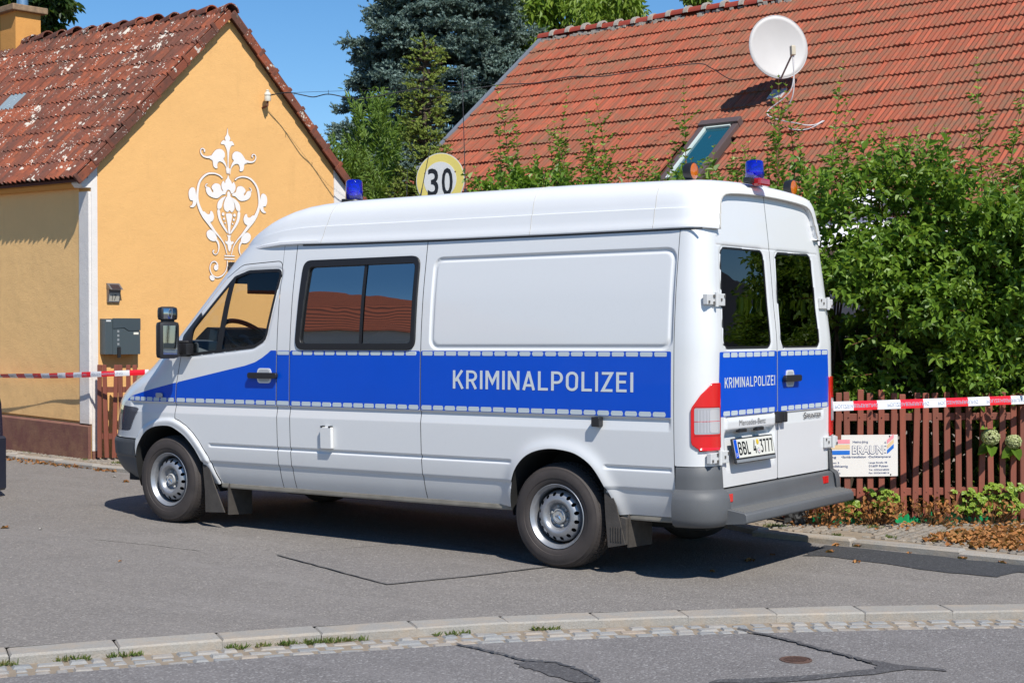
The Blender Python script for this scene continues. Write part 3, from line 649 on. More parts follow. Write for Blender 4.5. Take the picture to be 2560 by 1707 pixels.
half = [   # lobes of the left half
 [(368, 345), (358, 378), (362, 400), (345, 408), (322, 388), (312, 332), (285, 318), (318, 262), (345, 228), (378, 214), (410, 220), (432, 250), (432, 290), (418, 306), (440, 345), (462, 425), (456, 448), (446, 392), (420, 352), (390, 336)],
 [(158, 745), (150, 650), (135, 612), (105, 615), (85, 650), (85, 700), (100, 735), (122, 738), (118, 775), (94, 796), (120, 803), (145, 785)],
 [(278, 935), (310, 922), (325, 880), (310, 832), (290, 826), (285, 852), (262, 858), (225, 832), (210, 870), (245, 915)],
 [(300, 1010), (272, 1012), (252, 1040), (262, 1085), (300, 1115), (345, 1112), (352, 1082), (340, 1050), (325, 1030)],
 [(428, 630), (400, 615), (385, 565), (345, 552), (315, 570), (302, 598), (320, 630), (310, 642), (285, 600), (262, 595), (246, 610), (260, 660), (300, 690), (360, 697), (405, 660), (438, 652)],
 [(440, 672), (395, 695), (362, 740), (358, 795), (380, 802), (400, 780), (412, 730), (432, 690)],
 [(358, 812), (382, 812), (390, 880), (420, 950), (454, 1010), (450, 1030), (385, 935), (362, 870)],
 [(340, 1345), (362, 1360), (362, 1388), (340, 1403), (322, 1385), (324, 1358)], [(325, 1470), (300, 1448), (280, 1458), (285, 1488), (308, 1503), (327, 1490)]]
strokes = [  # centre lines with their widths
 ([(300, 300), (262, 306), (222, 298), (200, 268), (202, 236), (220, 226), (236, 240), (232, 258)], [26, 20, 14, 10, 9, 9, 12, 12]),
 ([(408, 498), (385, 475), (335, 458), (272, 464), (222, 500), (184, 560), (168, 640), (165, 720), (185, 800), (225, 878), (278, 950), (330, 1020), (385, 1085), (425, 1150), (448, 1236)], [12, 13, 14, 17, 18, 19, 20, 22, 28, 34, 30, 20, 13, 9, 6]),
 ([(335, 1090), (362, 1130), (370, 1180), (358, 1228), (336, 1246), (316, 1232), (314, 1212), (326, 1206)], [22, 18, 12, 8, 8, 9, 11, 12]),
 ([(262, 600), (246, 592), (250, 570), (264, 564)], [14, 10, 8, 7]),
 ([(451, 1302), (450, 1360), (430, 1415), (392, 1455), (345, 1468), (305, 1445), (284, 1400), (284, 1360), (300, 1325), (328, 1314), (350, 1330), (358, 1362)], [7, 8, 9, 14, 12, 10, 9, 9, 10, 10, 12, 16])]
for h_ in half:
    shapes.append(h_); shapes.append([(2*OX0-x, y*1.0+8) for x, y in h_][::-1])
for pts_, ws_ in strokes:
    C1 = np.array(catmull([(x, y, w__) for (x, y), w__ in zip(pts_, ws_)], 6)); nn_ = normals2(C1[:, :2])
    L1 = C1[:, :2]+nn_*C1[:, 2:]/2; R1 = C1[:, :2]-nn_*C1[:, 2:]/2; shapes.append(('q', L1, R1))
    m2 = lambda A_: np.stack([2*OX0-A_[:, 0], A_[:, 1]+8], 1); shapes.append(('q', m2(L1), m2(R1)))
for cx, cy, rr in ((414, 848, 13), (422, 893, 10), (434, 933, 7)):
    for sgn in (0, 1):
        xx = cx if not sgn else 2*OX0-cx; shapes.append([(xx+rr*cos(a), cy+rr*1.25*sin(a)+sgn*4) for a in np.linspace(0, 2*pi, 11)[:-1]])
om = MB(); ob = MB()
def tess(poly):
    bm = bmesh.new(); vs = [bm.verts.new((x, y, 0)) for x, y in poly]; f = bm.faces.new(vs); res = bmesh.ops.triangulate(bm, faces=[f], ngon_method='EAR_CLIP')
    bm.verts.ensure_lookup_table(); bm.verts.index_update(); F = [[v.index for v in f.verts] for f in bm.faces]; V = [(v.co.x, v.co.y) for v in bm.verts]; bm.free(); return V, F
for k_, sh_ in enumerate(shapes):
    lo = .0105 if isinstance(sh_, tuple) else (.006 if k_ < 7 else .0085)
    if isinstance(sh_, tuple):
        L1, R1 = sh_[1], sh_[2]; n_ = len(L1); om.add([orn(x, y, lo) for x, y in L1]+[orn(x, y, lo) for x, y in R1], [(i, i+1, n_+i+1, n_+i) for i in range(n_-1)]); sm = [*L1, *R1[::-1]]
    else:
        sm = catmull(sh_, 3, True) if len(sh_) > 4 else [np.array(q, float) for q in sh_]
        A_ = np.array([(q[0], q[1]) for q in sm]); a0, a1 = A_.min(0)-3, A_.max(0)+3; gx_, gy_ = np.meshgrid(np.arange(a0[0], a1[0]+3, 3.), np.arange(a0[1], a1[1]+3, 3.), indexing='ij')
        V, F = clip(np.stack([gx_, gy_, 0*gx_], -1), poly_sd(gx_, gy_, A_)); om.add([orn(v_[0], v_[1], lo) for v_ in V], F)
    n_ = len(sm)
    for i in range(n_):
        a, b_ = sm[i], sm[(i+1) % n_]; dd = b_-a; L = np.linalg.norm(dd)
        if L < 1e-6: continue
        nn = np.array([-dd[1], dd[0]])/L*3.2; lo2 = .0025+.00002*i; ob.add([orn(*(a+nn), lo2), orn(*(b_+nn), lo2), orn(*(b_-nn), lo2), orn(*(a-nn), lo2)], [(0, 1, 2, 3)])
omo = mesh('painted_ornament', om.v, om.f, ORNW, house); mesh('ornament_outline', ob.v, ob.f, ORNB, omo)

# ================================================================ HOUSE BEHIND THE HEDGE (right)
eR = np.array([cos(radians(-4.1)), sin(radians(-4.1)), 0]); mR = np.array([-eR[1], eR[0], 0]); tR = radians(38.7)
PR = np.array([9.452, -12.737, 6.555]); dR = mR*cos(tR)-Z3*sin(tR); nR = np.cross(eR, dR); nR = nR if nR[2] > 0 else -nR
def RP(u, v, o=0.0): return PR+eR*u+dR*v+nR*o
h2 = thing('red_roofed_house', (0, 0, 0), 'large house behind the hedge with a broad red tiled roof and zinc verge', 'house')
VM = 6.05
m_ = MB(); P = [RP(0, 0, -.03), RP(-13.6, 0, -.03), RP(-13.6, VM, -.03), RP(0, VM, -.03)]; P2 = [p-nR*.06 for p in P]
m_.add(P+P2, [(0, 1, 2, 3), (7, 6, 5, 4), (0, 4, 5, 1), (1, 5, 6, 2), (2, 6, 7, 3), (3, 7, 4, 0)]); rf = m_.obj('roof', WDARK, h2)
dRb = -mR*cos(tR)-Z3*sin(tR); m_ = MB(); P = [PR, PR-eR*13.6, PR-eR*13.6+dRb*VM, PR+dRb*VM]; P2 = [p-Z3*.07 for p in P]
m_.add(P+P2, [(3, 2, 1, 0), (4, 5, 6, 7), (0, 1, 5, 4), (1, 2, 6, 5), (2, 3, 7, 6), (3, 0, 4, 7)]); m_.obj('rear_roof', TILEB, h2)
pb = [(x*.215/12, .016*(1+cos(2*pi*x/4.0))/2+(.010 if x in (0,) else 0)) for x in range(13)]
TB, TBV, TBF = tile_shape(.215, .44, pb, .027); TB.materials.append(TILEB)
def rk(c, q):
    p = RP(-(c+1)*.215, q*.388+.2); dd = p-CAM; zz = dd@FW; px = 1280+3772*(dd@RT)/zz; py = 853-3772*(dd@UP)/zz
    return zz+(60 if (px > 2640 or py < -60 or py > 480) else 0)
lay(rf, RP(-.215, .10, .0), eR, dR, nR, 1, 1, .215, .388, .035, TB, TBV, TBF, TILEB, 1, lambda c, q: 0, 0) if False else None
r = random.Random(21)
lay(rf, RP(-.215*63, .08, .0), eR, dR, nR, 63, 15, .215,   .392, .060, TB, TBV, TBF, TILEB, 15, lambda c, q: rk(62-c, q), 298, lambda c, q: (62-c)*.215+.1 > 5.0 and (62-c)*.215 < 5.60 and 3.75 < q*.392+.2 < 4.95)
rt2 = ridge_mesh('ridge_tile', .10, .095, .335, .015, simple('smooth_red_tile', (.30, .050, .026), .55, var=.2, vscale=6), 9)
cl = ridge_mesh('mortar_collar', .128, .120, .085, .03, MORTAR, 9)
for i in range(38):
    for me, off, dr in ((rt2, 0, 0), (cl, -.02, .0)):
        o = bpy.data.objects.new(me.name.split('.')[0], me); o0 = PR-eR*(i*.34+.30-off)+Z3*(.0+.02*sin(i*.9)); COL.objects.link(o); o.parent = h2
        o.matrix_world = Matrix(((eR[0], mR[0], 0, o0[0]), (eR[1], mR[1], 0, o0[1]), (0, 0, 1, o0[2]), (0, 0, 0, 1)))
m_ = MB()
for i in range(260):
    q = RP(-r.uniform(0, 13), r.uniform(.05, .15), r.uniform(0, .03)); m_.box(q, (r.uniform(.03, .1), r.uniform(.03, .06), r.uniform(.02, .05)))
m_.obj('ridge_mortar', MORTAR, h2, kind='stuff')
m_ = MB(); m_.add([RP(.02, -.02, .05), RP(.02, VM, .05), RP(.02, VM, -.14), RP(.02, -.02, -.14), RP(-.06, -.02, .05), RP(-.06, VM, .05), RP(-.06, VM, .0), RP(-.06, -.02, .0)], [(0, 1, 2, 3), (0, 4, 5, 1), (4, 7, 6, 5)]); m_.obj('verge_sheet', ZINC, h2)
# walls
HW = simple('off_white_render', (.55, .50, .44), .9, var=.1, vscale=2); OW = simple('orange_render', (.50, .16, .05), .9, var=.1, vscale=3)
def wallq(mb, u0, u1, ya, z0, z1):
    a = PR+eR*u0+mR*ya; b_ = PR+eR*u1+mR*ya; mb.add([(a[0], a[1], z0), (b_[0], b_[1], z0), (b_[0], b_[1], z1), (a[0], a[1], z1)], [(0, 1, 2, 3)])
ye = VM*cos(tR)-.45; ze = PR[2]-VM*sin(tR)+.25
m_ = MB(); wallq(m_, -.25, -13.4, ye, 0, ze); wallq(m_, -.25, -13.4, -ye, 0, ze)
for uu in (-.25, -13.4):
    pts = [PR+eR*uu+mR*ye, PR+eR*uu-mR*ye]; a, b_ = pts; ap = PR+eR*uu; m_.add([(a[0], a[1], 0), (b_[0], b_[1], 0), (b_[0], b_[1], ze), (ap[0], ap[1], ap[2]-.1), (a[0], a[1], ze)], [(0, 1, 2, 3, 4)])
m_.obj('wall', HW, h2)
for uu in (-2.4, -5.6, -8.9, -12.4):
    m_ = MB(); c0 = PR+eR*uu+mR*(ye+.02); m_.box((c0[0], c0[1], 1.55), (.95, .06, 1.15), np.stack([eR, mR, Z3], 1)); wf = m_.obj('window', simple('white_frame', (.7, .7, .68), .5), h2)
    m_ = MB(); m_.box((c0[0]+mR[0]*.035, c0[1]+mR[1]*.035, 1.55), (.8, .02, 1.0), np.stack([eR, mR, Z3], 1)); m_.obj('pane', TINT, wf)
m_ = MB(); c0 = PR+eR*(-10.6)+mR*(ye+.03); m_.box((c0[0], c0[1], 1.05), (1.5, .06, 2.0), np.stack([eR, mR, Z3], 1)); m_.obj('door', OW, h2)
# roof window
RB = np.stack([eR, dR, nR], 1); BRF = simple('brown_window_cladding', (.105, .075, .070), .45, spec=.5)
rw = MB(); uc, v0, v1, hw_ = -5.40, 3.72, 5.05, .265
rw.box(RP(uc, v0, .05), (2*hw_+.1, .12, .14), RB, .01); rw.box(RP(uc, v1, .03), (2*hw_+.06, .08, .08), RB, .008)
for sg in (-1, 1): rw.box(RP(uc+sg*hw_, (v0+v1)/2, .03), (.085, v1-v0, .11), RB, .008)
wn = rw.obj('roof_window', BRF, h2)
m_ = MB(); m_.box(RP(uc, (v0+v1)/2, .045), (2*hw_-.08, v1-v0-.1, .02), RB); m_.obj('pane', simple('roof_window_glass', (.010, .075, .105), .04, spec=.8, coat=.5), wn)
m_ = MB(); m_.box(RP(uc+hw_-.065, (v0+v1)/2, .07), (.035, v1-v0-.1, .03), RB); m_.box(RP(uc+.01, v0+.08, .07), (2*hw_-.12, .03, .03), RB); m_.obj('sash', simple('pale_sash', (.55, .62, .58), .4), wn)
# satellite dish on its mast
Dc = np.array([3.60, -9.79, 5.29]); an = radians(15); nD = (-FW*cos(an)+RT*sin(an)+Z3*.10); nD /= np.linalg.norm(nD); sD = np.cross(Z3, nD); sD /= np.linalg.norm(sD); uD = np.cross(nD, sD)
dish = thing('satellite_dish', (0, 0, 0), 'round white satellite dish on a mast above the red tiled roof', 'satellite dish')
V = []; F = []; nr_, na = 9, 48
for i in range(nr_+1):
    rr = max(i/nr_, .012)
    for k in range(na): a = 2*pi*k/na; V.append(Dc+sD*cos(a)*.415*rr+uD*sin(a)*.425*rr+nD*(.065*rr*rr-.065))
for i in range(nr_): F += [(i*na+k, i*na+(k+1) % na, (i+1)*na+(k+1) % na, (i+1)*na+k) for k in range(na)]
F.append(tuple(range(na))[::-1])
o = mesh('reflector', V, F, simple('dish_paint', (.52, .50, .48), .55, var=.06, vscale=5), dish, True)
so = o.modifiers.new('t', 'SOLIDIFY'); so.thickness = .008
m_ = MB(); ring = [Dc+sD*cos(a)*.418+uD*sin(a)*.428 for a in np.linspace(0, 2*pi, 49)]; m_.tube(ring, .010, 6); m_.obj('rim', simple('grey_rim', (.45, .44, .44), .5), dish, True)
lb = Dc-uD*.43+nD*.02; ln = Dc-uD*.20+nD*.42
GRY = simple('grey_metal', (.30, .30, .31), .5, metal=.3); RUST = simple('rusty_steel', (.14, .055, .035), .8, var=.4, vscale=30)
m_ = MB(); m_.tube([Dc-uD*.36-nD*.05, lb+nD*.02, ln], .014, 6); m_.obj('feed_arm', GRY, dish)
m_ = MB(); m_.box(ln+uD*.03, (.06, .07, .13), np.stack([sD, nD, uD], 1), .012); m_.obj('receiver_head', simple('beige_plastic', (.50, .44, .33), .5), dish)
mb_ = RP(-5.93, 3.0, 0); m_ = MB(); m_.tube([mb_-nR*.1, mb_+Z3*.25, Dc-nD*.12-uD*.1, Dc-nD*.12+uD*.05], .026, 8); m_.tube([Dc-nD*.12-uD*.2+sD*.10, Dc-nD*.08-uD*.45+sD*.13, Dc-nD*.1-uD*.55+sD*.08, Dc-nD*.12-uD*.4+sD*.02], .008, 6); m_.obj('mast', RUST, dish)
m_ = MB(); m_.box(mb_+nR*.02, (.22, .24, .03), RB, .008); m_.obj('flashing', simple('lead_sheet', (.42, .42, .42), .5), dish)
m_ = MB(); c1 = ln+uD*-.04
e1 = RP(-7.02, 3.90, .05)
m_.tube(catmull([c1, c1-Z3*.5+sD*.0, c1-Z3*.85-sD*.12-nD*.15, RP(-6.63, 4.05, .06), RP(-6.85, 4.05, .04), e1], 8), .0085, 6)
m_.tube(catmull([c1+sD*.01, c1-Z3*.45-sD*.03, c1-Z3*.72-sD*.28-nD*.2, RP(-6.72, 4.0, .10), RP(-6.9, 3.98, .05), e1+eR*.02], 8), .0085, 6); m_.obj('cable', simple('white_cable', (.6, .57, .56), .5), dish, True)
# ================================================================ VAN
HEADL = lens('headlight_glass', (.10, .10, .11), .05)
van = thing('police_van', (0, 0, 0), 'white high-roof police van with a blue side stripe and rear doors toward the right', 'van')
_wz = [.28, .36, .44, .52, .66, .95, 1.34, 1.65, 1.97, 2.15]; _ww = [.86, .895, .922, .938, .951, .958, .952, .930, .885, .855]
from bisect import bisect
def smooth_interp(xs, ys):
    xs = np.array(xs, float); ys = np.array(ys, float); h = np.diff(xs); dl = np.diff(ys)/h; m = np.zeros(len(xs)); m[0] = dl[0]; m[-1] = dl[-1]
    for i in range(1, len(xs)-1): m[i] = 0 if dl[i-1]*dl[i] <= 0 else 2*dl[i-1]*dl[i]/(dl[i-1]+dl[i])
    def f(x):
        x = np.asarray(x, float); xc = np.clip(x, xs[0], xs[-1]); i = np.clip(np.searchsorted(xs, xc)-1, 0, len(xs)-2); t = (xc-xs[i])/h[i]
        return (2*t**3-3*t**2+1)*ys[i]+(t**3-2*t**2+t)*h[i]*m[i]+(-2*t**3+3*t**2)*ys[i+1]+(t**3-t**2)*h[i]*m[i+1]
    return f
W = smooth_interp(_wz, _ww)
XR = smooth_interp([.2, 1.34, 1.65, 1.99, 2.32, 2.5], [-1.06, -1.06, -1.034, -1.005, -.968, -.95])
XS = smooth_interp([.2, 1.25, 1.44, 1.70, 2.04, 2.15], [3.3, 3.28, 3.139, 2.851, 2.481, 2.36])
XF = smooth_interp([.28, .33, .40, .50, .62, .67, .80, .93, 1.05, 1.20, 1.30, 1.44, 1.70, 2.04, 2.15], [4.36, 4.435, 4.56, 4.62, 4.62, 4.58, 4.565, 4.525, 4.393, 4.07, 3.90, 3.70, 3.442, 3.134, 3.0])
PE = 3.2
def lines(lo, hi, step, keys, fine=()):
    a = list(np.arange(lo, hi, step))+[hi]+list(keys)
    for k in fine: a += [k-.006, k-.002, k+.002, k+.006, k+.012, k-.012]
    a = sorted(x for x in a if lo-1e-9 <= x <= hi+1e-9); out = [a[0]]
    for x in a[1:]:
        if x-out[-1] > .0014: out.append(x)
    return np.array(out)
MIRROR2 = simple('mirror_glass_dim', (.45, .47, .5), .03, metal=1)
REC = (-.845, .998, 1.348, 1.963)       # recessed rectangle of the rear side panel
kx = [REC[0], REC[1]]; kz = [REC[2], REC[3], .657, .628, .948, .870]
fx = []; fz = []
for s_, L_ in ((1, kx[:1]), (-1, kx[1:])): fx += [L_[0]+s_*o for o in (-.004, 0, .004, .008, .013, .026, .031, .036, .041)]
fz += [REC[2]+o for o in (-.004, 0, .004, .008, .013, .026, .031, .036, .041)]+[REC[3]-o for o in (-.004, 0, .004, .008, .013, .026, .031, .036, .041)]
for z_ in (.657, .628, .948, .870): fz += [z_-.008, z_-.004, z_, z_+.004, z_+.008]
def shellgrid(step, rearc=10, fr=34):
    zs = lines(.345, 2.12, step, fz if step < .015 else []); xcol = lines(0, 1, step/4.1, []); 
    zz = zs[:, None]
    # rear corner columns, then straight side, then the nose curve
    ph = np.linspace(0, pi/2, rearc+1)[:-1]; cs = []
    q = 2/2.4
    cw = .175; cl_ = np.minimum(.18, -.872-XR(zz))
    Xc = XR(zz)+cl_*(1-np.cos(ph)[None]**q); Yc = (W(zz)-cw)+cw*np.sin(ph)[None]**q
    xr1 = XR(zz)+cl_
    keysx = fx if step < .015 else []
    base = lines(-.88, 3.3, step, keysx)    # nominal x lines, squeezed into [xr1, XS]
    # keep x lines exact between -.86 and 2.36, stretch the rest
    xs_ = XS(zz)
    Xs = np.where(base[None] < -.86, xr1+(base[None]+.88)/(.02)*(-.86-xr1), np.where(base[None] > 2.30, 2.30+(base[None]-2.30)/(1.0)*(xs_-2.30), base[None]))
    Ys = W(zz)+0*Xs
    fA = np.linspace(0, .93, int(1.2/step)+1)[1:]; yA = (1-fA**PE)**(1/PE); yB = np.linspace(yA[-1], 0, int(.66/step)+2)[1:]; fB = (1-yB**PE)**(1/PE)
    fN = np.concatenate([fA, fB]); yN = np.concatenate([yA, yB]); Xn = xs_+(XF(zz)-xs_)*fN[None]; Yn = W(zz)*yN[None]
    X = np.concatenate([Xc, Xs, Xn], 1); Y = np.concatenate([Yc, Ys, Yn], 1); Z = zz+0*X
    P = np.stack([X, Y, Z], -1); du = np.gradient(P, axis=1); dv = np.gradient(P, axis=0); n = np.cross(dv, du); n /= np.linalg.norm(n, axis=2)[..., None]+1e-12
    s = np.sign(n[len(zs)//2, rearc+5, 1]); n = n*s
    sc = np.concatenate([np.zeros((len(zs), 1)), np.cumsum(np.linalg.norm(np.diff(P, axis=1), axis=2), axis=1)], 1)
    return P, n, sc, rearc, s
P0_, N0_, S0_, rc0, sg0 = shellgrid(.011)
P1_, N1_, S1_, rc1, sg1 = shellgrid(.03)
ARCHR = [tuple(q) for q in catmull([(.372, .20), (.368, .358), (.341, .477), (.301, .586), (.236, .664), (.158, .71), (.055, .735), (-.046, .736), (-.158, .717), (-.25, .67), (-.311, .611), (-.368, .521), (-.42, .42), (-.47, .20)], 5)]
ARCHF = [tuple(q) for q in catmull([(3.95, .20), (3.915, .45), (3.90, .57), (3.842, .662), (3.782, .718), (3.70, .755), (3.60, .771), (3.50, .770), (3.42, .742), (3.336, .697), (3.24, .612), (3.161, .494), (3.09, .36), (3.05, .20)], 5)]
FLARE = [tuple(q) for q in catmull([(4.02, .2), (3.99, .45), (3.95, .62), (3.90, .70), (3.79, .775), (3.65, .822), (3.50, .835), (3.40, .812), (3.324, .776), (3.26, .73), (3.197, .669), (3.102, .552), (3.01, .359), (2.97, .2)], 5)]
DOORP = fillet([(2.385, .30), (2.385, 1.985), (2.80, 1.968), (2.97, 1.875), (3.385, 1.455), (3.385, 1.29), (3.428, 1.10), (3.441, .94), (3.452, .828), (3.40, .812), (3.324, .776), (3.26, .73), (3.197, .669), (3.102, .552), (3.02, .365), (3.01, .30)], [0, .05, .16, .1, .03, .02, .02, .01, 0, 0, 0, 0, 0, 0, 0, 0])
CABW = fillet([(2.50, 1.415), (2.376, 1.928), (2.72, 1.925), (2.875, 1.885), (3.285, 1.50), (3.288, 1.300), (2.62, 1.36)], [.09, .05, .1, .05, .05, .008, .12])     # glass area of the cab door incl. seal
SIDEW = fillet([(1.112, 1.347), (1.112, 1.978), (2.175, 1.978), (2.205, 1.347)], .075)
GLS = fillet([(1.150, 1.392), (1.150, 1.930), (2.115, 1.930), (2.160, 1.392)], .035)
def rrect(X, Z, x0, x1, z0, z1, r):
    cx, cz, hx, hz = (x0+x1)/2, (z0+z1)/2, (x1-x0)/2-r, (z1-z0)/2-r; qx = np.abs(X-cx)-hx; qz = np.abs(Z-cz)-hz
    return r-(np.hypot(np.maximum(qx, 0), np.maximum(qz, 0))+np.minimum(np.maximum(qx, qz), 0))
sstep = lambda a, b_, x: (lambda t: t*t*(3-2*t))(np.clip((x-a)/(b_-a), 0, 1))
def disp(P, sc):
    X, Z = P[..., 0], P[..., 2]; D = np.zeros(X.shape)
    on = (X > -.88) & (X < 3.95)
    sd = rrect(X, Z, *REC, .075)
    D += np.where(on, -.012*sstep(0, .010, sd)+.008*sstep(.026, .038, sd)-.0*sd, 0)
    # belt groove below the stripe
    ex = sstep(-.835, -.815, X)*sstep(4.02, 3.97, X)
    prof = np.where(Z > .948, 0, np.where(Z > .940, (.948-Z)/.008, np.clip((Z-.868)/(.940-.868), 0, 1)))
    D -= .014*prof*ex
    # sill groove
    for a, b_ in ((-.835, -.365), (.335, 3.09)):
        e2 = sstep(a, a+.012, X)*sstep(b_, b_-.012, X); pr = np.where(Z > .657, 0, np.where(Z > .650, (.657-Z)/.007, np.where(Z > .634, 1, np.clip((Z-.626)/.008, 0, 1)))); D -= .008*pr*e2*1.25
    D -= .010*sstep(.522, .512, Z)*1.0*(X > -.9)      # tuck-under crease
    q = -poly_sd(X, Z, ARCHR); D += np.where(q > 0, .020*np.exp(-(q/.05)**2), .020)
    q = poly_sd(X, Z, FLARE); D += .017*sstep(.002, .022, q)*(1-.35*sstep(.03, .07, q))
    q = rrect(X, Z, 1.3, 1.35, 0.3, .35, .01)*0
    # pressed lip round the cab glass
    q = -poly_sd(X, Z, CABW); D -= np.where((q > 0) & (q < .05), .006*(1-sstep(0, .028, q)), 0)
    return D
def build_half(Pg, Ng, sc, rc, sg, near):
    X, Y, Z = Pg[..., 0], Pg[..., 1], Pg[..., 2]; Dp = disp(Pg, sc); Pd = Pg+Ng*Dp[..., None]; mir = not near; fl = sg < 0
    g_ = .0028; body = -poly_sd(X, Z, ARCHR); af = -poly_sd(X, Z, ARCHF); arches = np.minimum(body, af)
    front_b = .655-Z; xb = X-3.93
    bumper = np.minimum(np.minimum(front_b, xb), 9)
    door = poly_sd(X, Z, DOORP); low = Z-.352; scc = sc
    top = 2.115-Z
    c = lambda nm, D, mat=PAINT, off=0.0, par=van: clipobj(nm, Pd+Ng*off, D, mat, par, fl, True, mir)
    parts = {}
    c('rear_pillar', np.minimum.reduce([-.8535-g_/2-X, Z-.668, top]))
    parts['quarter'] = c('rear_side_panel', np.minimum.reduce([X+.8535-g_, 1.0645-g_-X, body, low, top]))
    parts['mid'] = c('window_side_panel', np.minimum.reduce([X-1.0645-g_, 2.258-g_-X, low, top, -poly_sd(X, Z, SIDEW)-.001 if near else top]))
    c('door_pillar', np.minimum.reduce([X-2.258-g_, 2.385-g_-X, low, top]))
    dr = c('cab_door', np.minimum.reduce([door-g_, low, -poly_sd(X, Z, CABW)]))
    # everything ahead of and around the cab door: fender, a-pillar, bonnet and nose
    ws = np.minimum.reduce([X-(XS(Z)+.10), (W(Z)-.085)-Y, Z-1.315, 1.985-Z])       # windscreen
    gr = np.minimum.reduce([.62-Y, Z-.70, 1.0-Z, X-4.3])                         # grille
    hl = np.minimum(poly_sd(Y, Z, fillet([(.93, .90), (.62, .93), (.60, .70), (.90, .715)], .02)), X-3.9)
    shell = np.minimum.reduce([X-2.385, -door-g_, af, np.where(X > 3.93, Z-.66, low), top, -ws, -gr, -hl])
    c('front_body', shell)
    c('front_bumper', np.minimum.reduce([xb, .652-Z, Z-.30+0*X, af]), PLASTIC, .006)
    c('windscreen', ws+.004, GLASS, -.004); c('grille', gr+.004, BLACKP, -.008)
    h = c('headlight', hl+.002, HEADL, .0)
    # dark backing behind all joints, leaving the glass open
    back = np.minimum.reduce([arches, low, top, -poly_sd(X, Z, CABW)-.012, -ws-.012, np.where((X > 1.06) & near, -poly_sd(X, Z, SIDEW)-.004, 9)])
    clipobj('inner_shell', Pg-Ng*.030, back, GAP, van, fl, True, mir)
    # cab glass with rubber seal, quarter-light bar
    clipobj('window_seal', Pg-Ng*.0015, np.minimum(poly_sd(X, Z, CABW)+.002, .020-poly_sd(X, Z, CABW)), RUBBER, dr, fl, True, mir)
    clipobj('cab_window', Pg-Ng*.010, poly_sd(X, Z, CABW)-.016, GLASS, dr, fl, True, mir)
    bar = poly_sd(X, Z, [(2.955, 1.30), (2.838, 1.93), (2.893, 1.93), (3.012, 1.30)])
    clipobj('window_bar', Pg+Ng*.001, np.minimum(bar, poly_sd(X, Z, CABW)-.004), RUBBER, dr, fl, True, mir)
    tri = poly_sd(X, Z, [(3.205, 1.60), (3.385, 1.445), (3.385, 1.292), (3.255, 1.292), (3.252, 1.50), (3.15, 1.60)])
    tri = poly_sd(X, Z, [(3.38, 1.452), (3.20, 1.625), (3.17, 1.60), (3.262, 1.50), (3.265, 1.296), (3.38, 1.294)])
    clipobj('mirror_base', Pg+Ng*.006, tri, BLACKP, dr, fl, True, mir)
    return parts, dr, Pd, Dp
near_parts, cabdoor, Pd0, Dp0 = build_half(P0_, N0_, S0_, rc0, sg0, True)
far_parts, cabdoor2, Pd1, Dp1 = build_half(P1_, N1_, S1_, rc1, sg1, False)
X0, Y0, Z0 = P0_[..., 0], P0_[..., 1], P0_[..., 2]; FL = sg0 < 0
# side window: thick black rubber frame, two sliding panes
sw = clipobj('side_window', P0_+N0_*.010, np.minimum(poly_sd(X0, Z0, SIDEW), -poly_sd(X0, Z0, GLS)), RUBBER, van, FL)
so = sw.modifiers.new('t', 'SOLIDIFY'); so.thickness = .022; so.offset = -1
for a, b_, of in ((1.14, 1.597, -.004), (1.583, 2.17, -.010)):
    clipobj('pane', P0_+N0_*of, np.minimum.reduce([poly_sd(X0, Z0, GLS)+.004, X0-a, b_-X0]), TINT, sw, FL)
clipobj('slider_bar', P0_+N0_*.002, np.minimum.reduce([poly_sd(X0, Z0, GLS)+.002, X0-(1.576+.05*(Z0-1.93)*-.25), (1.603+.05*(Z0-1.93)*-.25)-X0]), RUBBER, sw, FL)
# things seen dimly behind the tinted glass
m_ = MB(); m_.box((1.66, 0, 1.2), (1.2, 1.7, .04)); m_.box((1.1, 0, 1.65), (.03, 1.7, .9)); m_.box((2.2, 0, 1.65), (.03, 1.7, .9)); m_.box((1.66, -.2, 1.65), (1.2, .03, .9)); m_.obj('load_bay_lining', simple('dark_lining', (.03, .03, .032), .8), van)
m_ = MB(); m_.add([(1.48, .62, 1.41), (1.85, .60, 1.40), (1.78, .5, 1.50), (1.66, .55, 1.53), (1.22, .6, 1.47)], [(0, 1, 2, 3, 4)]); m_.obj('paper', simple('white_paper', (.8, .8, .78), .8), van)
# blue stripe and reflective blocks (flat films on the panels)
SW = [(4.075, .952), (4.02, .984), (3.758, 1.037), (3.44, 1.098), (3.15, 1.151), (2.857, 1.204), (2.70, 1.232), (2.60, 1.258), (2.53, 1.290), (2.47, 1.325), (2.445, 1.343), (2.385, 1.343), (2.385, .952)]
films = [('blue_stripe', (-.838, 1.0645), None), ('blue_stripe', (1.0645, 2.258), None), ('blue_stripe', (2.258, 2.385), None), ('blue_stripe', (2.385, 9), SW)]
for nm, (a, b_), poly in films:
    D = np.minimum.reduce([X0-a-.004, b_-.004-X0, Z0-.952, 1.343-Z0])
    if poly: D = np.minimum(D, poly_sd(X0, Z0, SW)+.0005)
    if poly:
        dd = poly_sd(X0, Z0, DOORP)
        clipobj(nm, P0_+N0_*.0012, np.minimum(D, dd-.004), BLUE, cabdoor, FL); Dn = N0_*.0012+N0_*Dp0[..., None]*(Z0 > .951)[..., None]
        clipobj(nm, P0_+Dn, np.minimum(D, -dd-.004), BLUE, van, FL)
    else: clipobj(nm, P0_+N0_*.0012, D, BLUE, van, FL)
def dashes(z0, z1, runs, par=van):
    D = np.full(X0.shape, -1.)
    for a, b_ in runs: D = np.maximum(D, rrect(X0, Z0, a, b_, z0, z1, .004))
    return clipobj('reflective_blocks', P0_+N0_*.0024, D, REFL, par, FL)
